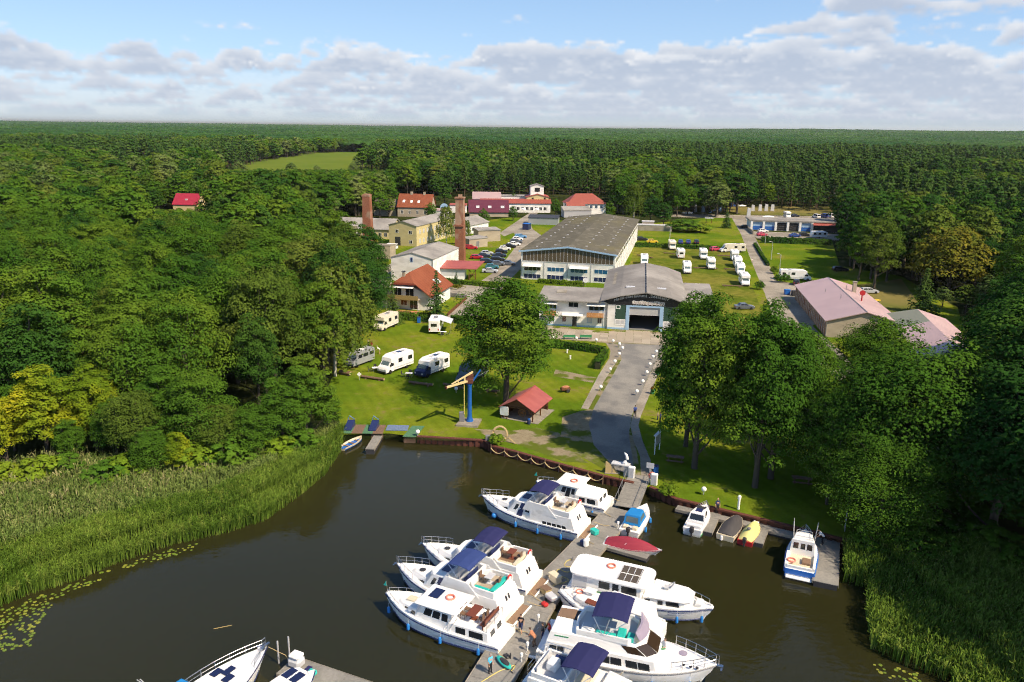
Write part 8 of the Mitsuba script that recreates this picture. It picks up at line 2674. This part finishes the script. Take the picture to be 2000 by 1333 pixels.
for px, py, lb in ((1233, 934, 'white supply cabinet left of the gangway'), (1277, 948, 'white supply cabinet right of the gangway')):
    x, y = W2(px, py)
    k = thing('cabinet', lb, 'cabinet')
    tw = frame(x, y, .92, -22)
    part(k, 'body', rbox(-.4, .4, -.25, .25, 0, 1.5, .08), 'm_gel', tw=tw)
    part(k, 'door', box(-.3, .3, -.28, -.251, .2, 1.35), 'm_gel_grey', tw=tw)
k = thing('lifebuoy_post', 'grey board with a pinkish lifebuoy beside the gangway', 'lifebuoy')
x, y = W2(1268, 944)
tw = frame(x, y, .92, -22)
part(k, 'post', box(-.06, .06, -.06, .06, 0, 1.9), 'm_lightgrey', tw=tw)
part(k, 'sign', box(-.45, .45, -.05, .0, 1.91, 2.6), 'm_gel_grey', tw=tw)
an = np.linspace(0, 2 * np.pi, 17)[:-1]
part(k, 'ring', tube([(.3 + .38 * math.cos(t), -.15, 1.1 + .38 * math.sin(t)) for t in an], .09, 6, closed=True), 'm_ring', True, tw=tw)
k = thing('bin', 'blue bin in the shade right of the footpath end', 'bin')
x, y = W2(1280, 926)
part(k, 'body', mv(rbox(-.3, .3, -.3, .3, 0, 1.0, .05), x, y, .92), 'm_blue')
part(k, 'lid', mv(rbox(-.34, .34, -.34, .34, 1.001, 1.1, .03), x, y, .92), 'm_cloth_navy')
k = thing('bin', 'blue bin at the hedge above the camping lawn', 'bin')
x, y = W2(818, 631)
part(k, 'body', mv(rbox(-.35, .35, -.35, .35, 0, 1.2, .05), x, y, .92), 'm_blue')
part(k, 'lid', mv(rbox(-.38, .38, -.38, .38, 1.201, 1.3, .03), x, y, .92), 'm_cloth_navy')
for px, py, m_, lb in ((1537, 576, 'm_blue', 'blue waste container by the pink-roofed building'), (1551, 578, 'm_dark', 'black waste container beside the blue one')):
    x, y = W2(px, py)
    k = thing('waste_container', lb, 'container')
    part(k, 'body', mv(rbox(-.7, .7, -.5, .5, .1, 1.2, .06), x, y, .92), m_)
    part(k, 'lid', mv(rbox(-.74, .74, -.54, .54, 1.201, 1.36, .05), x, y, .92), m_)
k = thing('kayak', 'yellow kayak behind the pink roof', 'kayak')
x, y = W2(1706, 590)
part(k, 'hull', mv(sphere((0, 0, .4), (1.9, .36, .25), 2), x, y, .9, 5), 'm_yellow_strong')
part(k, 'seat', mv(sphere((0, 0, .58), (.5, .22, .1), 2), x, y, .9, 5), 'm_dark')

# loose things on the pontoon
def on_pontoon(name, label, cat_, px, py, parts_):
    x, y, _ = at3(px, py, .55)
    k = thing(name, label, cat_)
    for nm, me, m_ in parts_:
        part(k, nm, mv(me, x, y, .552, -55), m_)


on_pontoon('crate', 'turquoise crate at the stern of the farthest flybridge cruiser', 'crate', 1161, 1043, [('box', rbox(-.4, .4, -.3, .3, 0, .45, .05), 'm_teal'), ('lid', rbox(-.43, .43, -.33, .33, .451, .52, .03), 'm_teal')])
on_pontoon('luggage', 'blue and white bundle of bags on the pontoon edge', 'luggage', 1141, 1066, [('bag', rbox(-.45, .2, -.35, .35, 0, .6, .15), 'm_navy_gloss'), ('pack', rbox(.0, .5, -.3, .3, .0, .9, .15), 'm_cloth_white')])
on_pontoon('chest', 'cream chest on the pontoon behind the mahogany table cruiser', 'chest', 1084, 1136, [('box', rbox(-.6, .6, -.35, .35, 0, .7, .06), 'm_cream_gel'), ('lid', rbox(-.62, .62, -.37, .37, .701, .8, .04), 'm_cream_gel')])
on_pontoon('crate', 'pale wooden crate on the pontoon left of the grey trolley', 'crate', 1066, 1158, [('box', rbox(-.45, .45, -.35, .35, 0, .5, .03), 'm_rope'), ('rim', box(-.47, .47, -.37, .37, .501, .54), 'm_planks_brown')])
on_pontoon('trolley', 'grey luggage trolley on the pontoon', 'trolley', 1077, 1176, [('tray', rbox(-.55, .55, -.4, .4, .35, .75, .08), 'm_gel_grey'), ('wheel', cat(wheel(-.3, .4, .18, .06)[0], wheel(-.3, -.4, .18, .06)[0]), 'm_tyre'), ('handle', tube([(.5, .3, .6), (1.0, .3, 1.0), (1.0, -.3, 1.0), (.5, -.3, .6)], .025, 5), 'm_steel')])
on_pontoon('bag', 'bright red bag beside the grey trolley', 'bag', 1064, 1184, [('body', rbox(-.35, .35, -.25, .25, 0, .4, .14), 'm_cloth_red'), ('strap', tube([(-.2, 0, .4), (0, 0, .55), (.2, 0, .4)], .02, 4), 'm_dark')])
on_pontoon('kayak', 'turquoise and black kayak lying on the pontoon near the bottom edge', 'kayak', 984, 1298, [('hull', sphere((0, 0, .2), (.95, .33, .18), 2), 'm_teal'), ('cockpit', sphere((.1, 0, .33), (.6, .25, .1), 2), 'm_dark')])
on_pontoon('cushion', 'dark cushion and small pump left of the turquoise kayak', 'cushion', 990, 1283, [('body', rbox(-.3, .3, -.2, .2, 0, .15, .05), 'm_dark'), ('pump', mv(lathe([(.06, 0), (.06, .5), (.02, .55)], 8), .35, .1, 0), 'm_dark')])
hs = [at3(*p, .58) for p in ((1118, 1094), (1105, 1098), (1106, 1107), (1118, 1108), (1108, 1118), (1092, 1112), (1088, 1122), (1102, 1128), (1110, 1133), (1095, 1140), (1080, 1145))]
k = thing('hose', 'yellow hose coiled along the pontoon beside the canal boat', 'hose')
from scipy.interpolate import splprep, splev
tck = splprep(np.array(hs).T, s=0)[0]
part(k, 'hose', tube(np.array(splev(np.linspace(0, 1, 50), tck)).T, .035, 5), 'm_yellow')
part(k, 'tap', box(hs[0][0] - .08, hs[0][0] + .08, hs[0][1] - .08, hs[0][1] + .08, .56, .9), 'm_grey')
k = thing('hose', 'yellow hose crossing the pontoon at the bottom edge', 'hose')
hs = [at3(*p, .58) for p in ((940, 1332), (960, 1320), (978, 1310), (994, 1304), (1003, 1300), (998, 1312))]
tck = splprep(np.array(hs).T, s=0)[0]
part(k, 'hose', tube(np.array(splev(np.linspace(0, 1, 40), tck)).T, .035, 5), 'm_yellow')
part(k, 'nozzle', tube([hs[-1], tuple(np.array(hs[-1]) + [.15, -.2, .02])], .05, 5), 'm_dark')

# fences, street lamps, stones along the far road
k = thing('picket_fence', 'grey picket fence around the garden of the red-tiled house', 'fence')
a, b_ = np.array(g2(862, 578)), np.array(g2(911, 584))
n = 24
for i in range(n):
    c = a + (b_ - a) * i / (n - 1)
    part(k, 'picket', box(c[0] - .12, c[0] + .12, c[1] - .03, c[1] + .03, .92, 2.0 + .12 * math.sin(i * 1.05)), 'm_grey')
for z in (1.2, 1.7):
    part(k, 'rail', tube([(*a, z), (*b_, z)], .05, 4), 'm_grey')
k = thing('board_fence', 'low brown board fence along the paved yard', 'fence')
a, b_ = np.array(g2(911, 585)), np.array(g2(874, 618))
n = 30
d = (b_ - a) / n
for i in range(n):
    c = a + d * i
    q = [c, c + d * .93, c + d * .93 + [.06, 0], c + [.06, 0]]
    part(k, 'board', hexa([(*x, .92) for x in q], [(*x, 1.75) for x in q]), 'm_wood')
for px, py, hh, lb in ((1629, 418, 10, 'tall street lamp at the right end of the forest road'), (1494, 476, 5, 'slim lamp post at the hedge before the garage yard'), (1506, 508, 6, 'slim lamp post on the small lawn, upper one'), (1522, 532, 5.5, 'slim lamp post on the small lawn, lower one'),
                       (1422, 446, 6, 'pale green lamp post beside the dark conifer'), (1359, 413, 8, 'lamp post behind the stone steles left of the dry meadow'), (1308, 468, 5, 'slim lamp post on the upper lawn behind the blue cars')):
    x, y = g2(px, py)
    k = thing('street_lamp', lb, 'street lamp')
    part(k, 'pole', tube([(x, y, .9), (x, y, .9 + hh * .95), (x - .5, y, .9 + hh)], [.11, .07, .05], 6), 'm_lightgrey')
    part(k, 'lamp_head', box(x - 1.2, x - .5, y - .15, y + .15, .85 + hh, 1.02 + hh), 'm_gel_grey')
for i, (px, py, hh, lb) in enumerate(((1470, 413, 3.4, 'leftmost of four white stone steles by the forest road'), (1484, 413, 3.6, 'second of four white stone steles from the left'), (1496, 413, 3.8, 'third of four white stone steles from the left'), (1508, 413, 3.6, 'rightmost of four white stone steles by the forest road'),
                                      (1357, 415, 5.4, 'tall grey stele at the left end of the dry meadow'), (1373, 415, 4.8, 'bluish stele right of the tall grey one'), (1461, 431, 6.0, 'white advertising column beside the garage row'))):
    x, y = g2(px, py)
    k = thing('stele', lb, 'stele')
    part(k, 'foot', box(x - 1.2, x + 1.2, y - .6, y + .6, .9, 1.15), 'm_concrete')
    part(k, 'slab', hexa([(x - .9, y - .3, 1.151), (x + .9, y - .3, 1.151), (x + .9, y + .3, 1.151), (x - .9, y + .3, 1.151)], [(x - .7, y - .25, .9 + hh), (x + .8, y - .25, .9 + hh * .93), (x + .8, y + .25, .9 + hh * .93), (x - .7, y + .25, .9 + hh)]), 'm_gel_grey' if i != 5 else 'm_lightblue')
k = thing('sculpture', 'light blue bent metal sculpture on the dry meadow', 'sculpture')
x, y = g2(1396, 416)
part(k, 'arm', tube([(x - 4, y, 5.8), (x - 1.5, y, 4.2), (x + .5, y, 2.6), (x - 3, y - 1, .9)], .35, 6), 'm_lightblue')
part(k, 'plate', box(x + .2, x + 3.2, y - .2, y + .2, 1.6, 4.6), 'm_lightblue')
for px, py, lb in ((1342, 419, 'white covered boat hull lying left on the dry meadow'), (1447, 405, 'white boat hull at the far edge of the dry meadow'), (1500, 427, 'white skylight dome on the road side of the garage row')):
    x, y = g2(px, py)
    k = thing('boat_hull', lb, 'boat')
    part(k, 'hull', mv(sphere((0, 0, .7), (3.0, .9, .6), 2), x, y, .9, 3), 'm_gel')
    part(k, 'cradle', box(x - 1.2, x + 1.2, y - .5, y + .5, .9, 1.2), 'm_dark')
k = thing('table_shelter', 'small white-roofed garden table on the upper lawn', 'table')
x, y = g2(1384, 436)
part(k, 'top', box(x - 1.8, x + 1.8, y - 1, y + 1, 3.0, 3.2), 'm_gel_grey')
part(k, 'legs', cat(box(x - 1.3, x - 1.1, y - .1, y + .1, .9, 3.0), box(x + 1.1, x + 1.3, y - .1, y + .1, .9, 3.0)), 'm_wood')
k = thing('flower_bed', 'round raised bed of yellow shrubs in the paved yard', 'flower bed')
x, y = g2(891, 563)
part(k, 'kerb', mv(lathe([(2.3, 0), (2.3, .35), (2.1, .4), (2.0, .3)], 20), x, y, .9), 'm_concrete')
r = np.random.default_rng(77)
q = np.column_stack([r.normal(0, .9, (500, 2)), r.uniform(.2, .8, 500)])
part(k, 'shrubs', quads(q + [x, y, .9], unit(r.normal(0, .6, (500, 3)) + [0, 0, 1]), r.uniform(.12, .22, 500), r), 'm_leaf_ochre')
for p0, p1, lb in (((1244, 500), (1275, 506), 'log rail by the nearest motorhome to the hall'), ((1296, 496), (1318, 498), 'log rail left of the motorhome seen from behind'), ((1354, 525), (1402, 527), 'log rail below the middle motorhomes'), ((1400, 501), (1430, 502), 'log rail left of the farthest parked four'),
                   ((1414, 527), (1438, 529), 'log rail left of the second nearest of the four'), ((1410, 560), (1450, 562), 'log rail left of the nearest of the four')):
    a, b_ = np.array(g2(*p0)), np.array(g2(*p1))
    k = thing('log_rail', lb, 'log')
    part(k, 'log', tube([(*a, 1.25), (*b_, 1.25)], .16, 7), 'm_planks_brown')
    part(k, 'support', cat(*[box(c[0] - .12, c[0] + .12, c[1] - .2, c[1] + .2, .9, 1.12) for c in (a + (b_ - a) * .15, a + (b_ - a) * .85)]), 'm_planks_brown')
# ---------------------------------------------------------------- air
scene['air'] = {'type': 'homogeneous', 'albedo': col([.95, .95, .95]), 'sigma_t': 0.000035, 'phase': {'type': 'hg', 'g': 0.3}}
labels['haze'] = {'label': 'thin summer haze over the land', 'category': 'haze', 'kind': 'stuff'}
scene['haze'] = {'type': 'cube', 'to_world': T().translate([0, 8400, 40]).scale([17500, 9000, 43]), 'bsdf': {'type': 'null'}, 'interior': {'type': 'ref', 'id': 'air'}}
scene['camera']['medium'] = {'type': 'ref', 'id': 'air'}
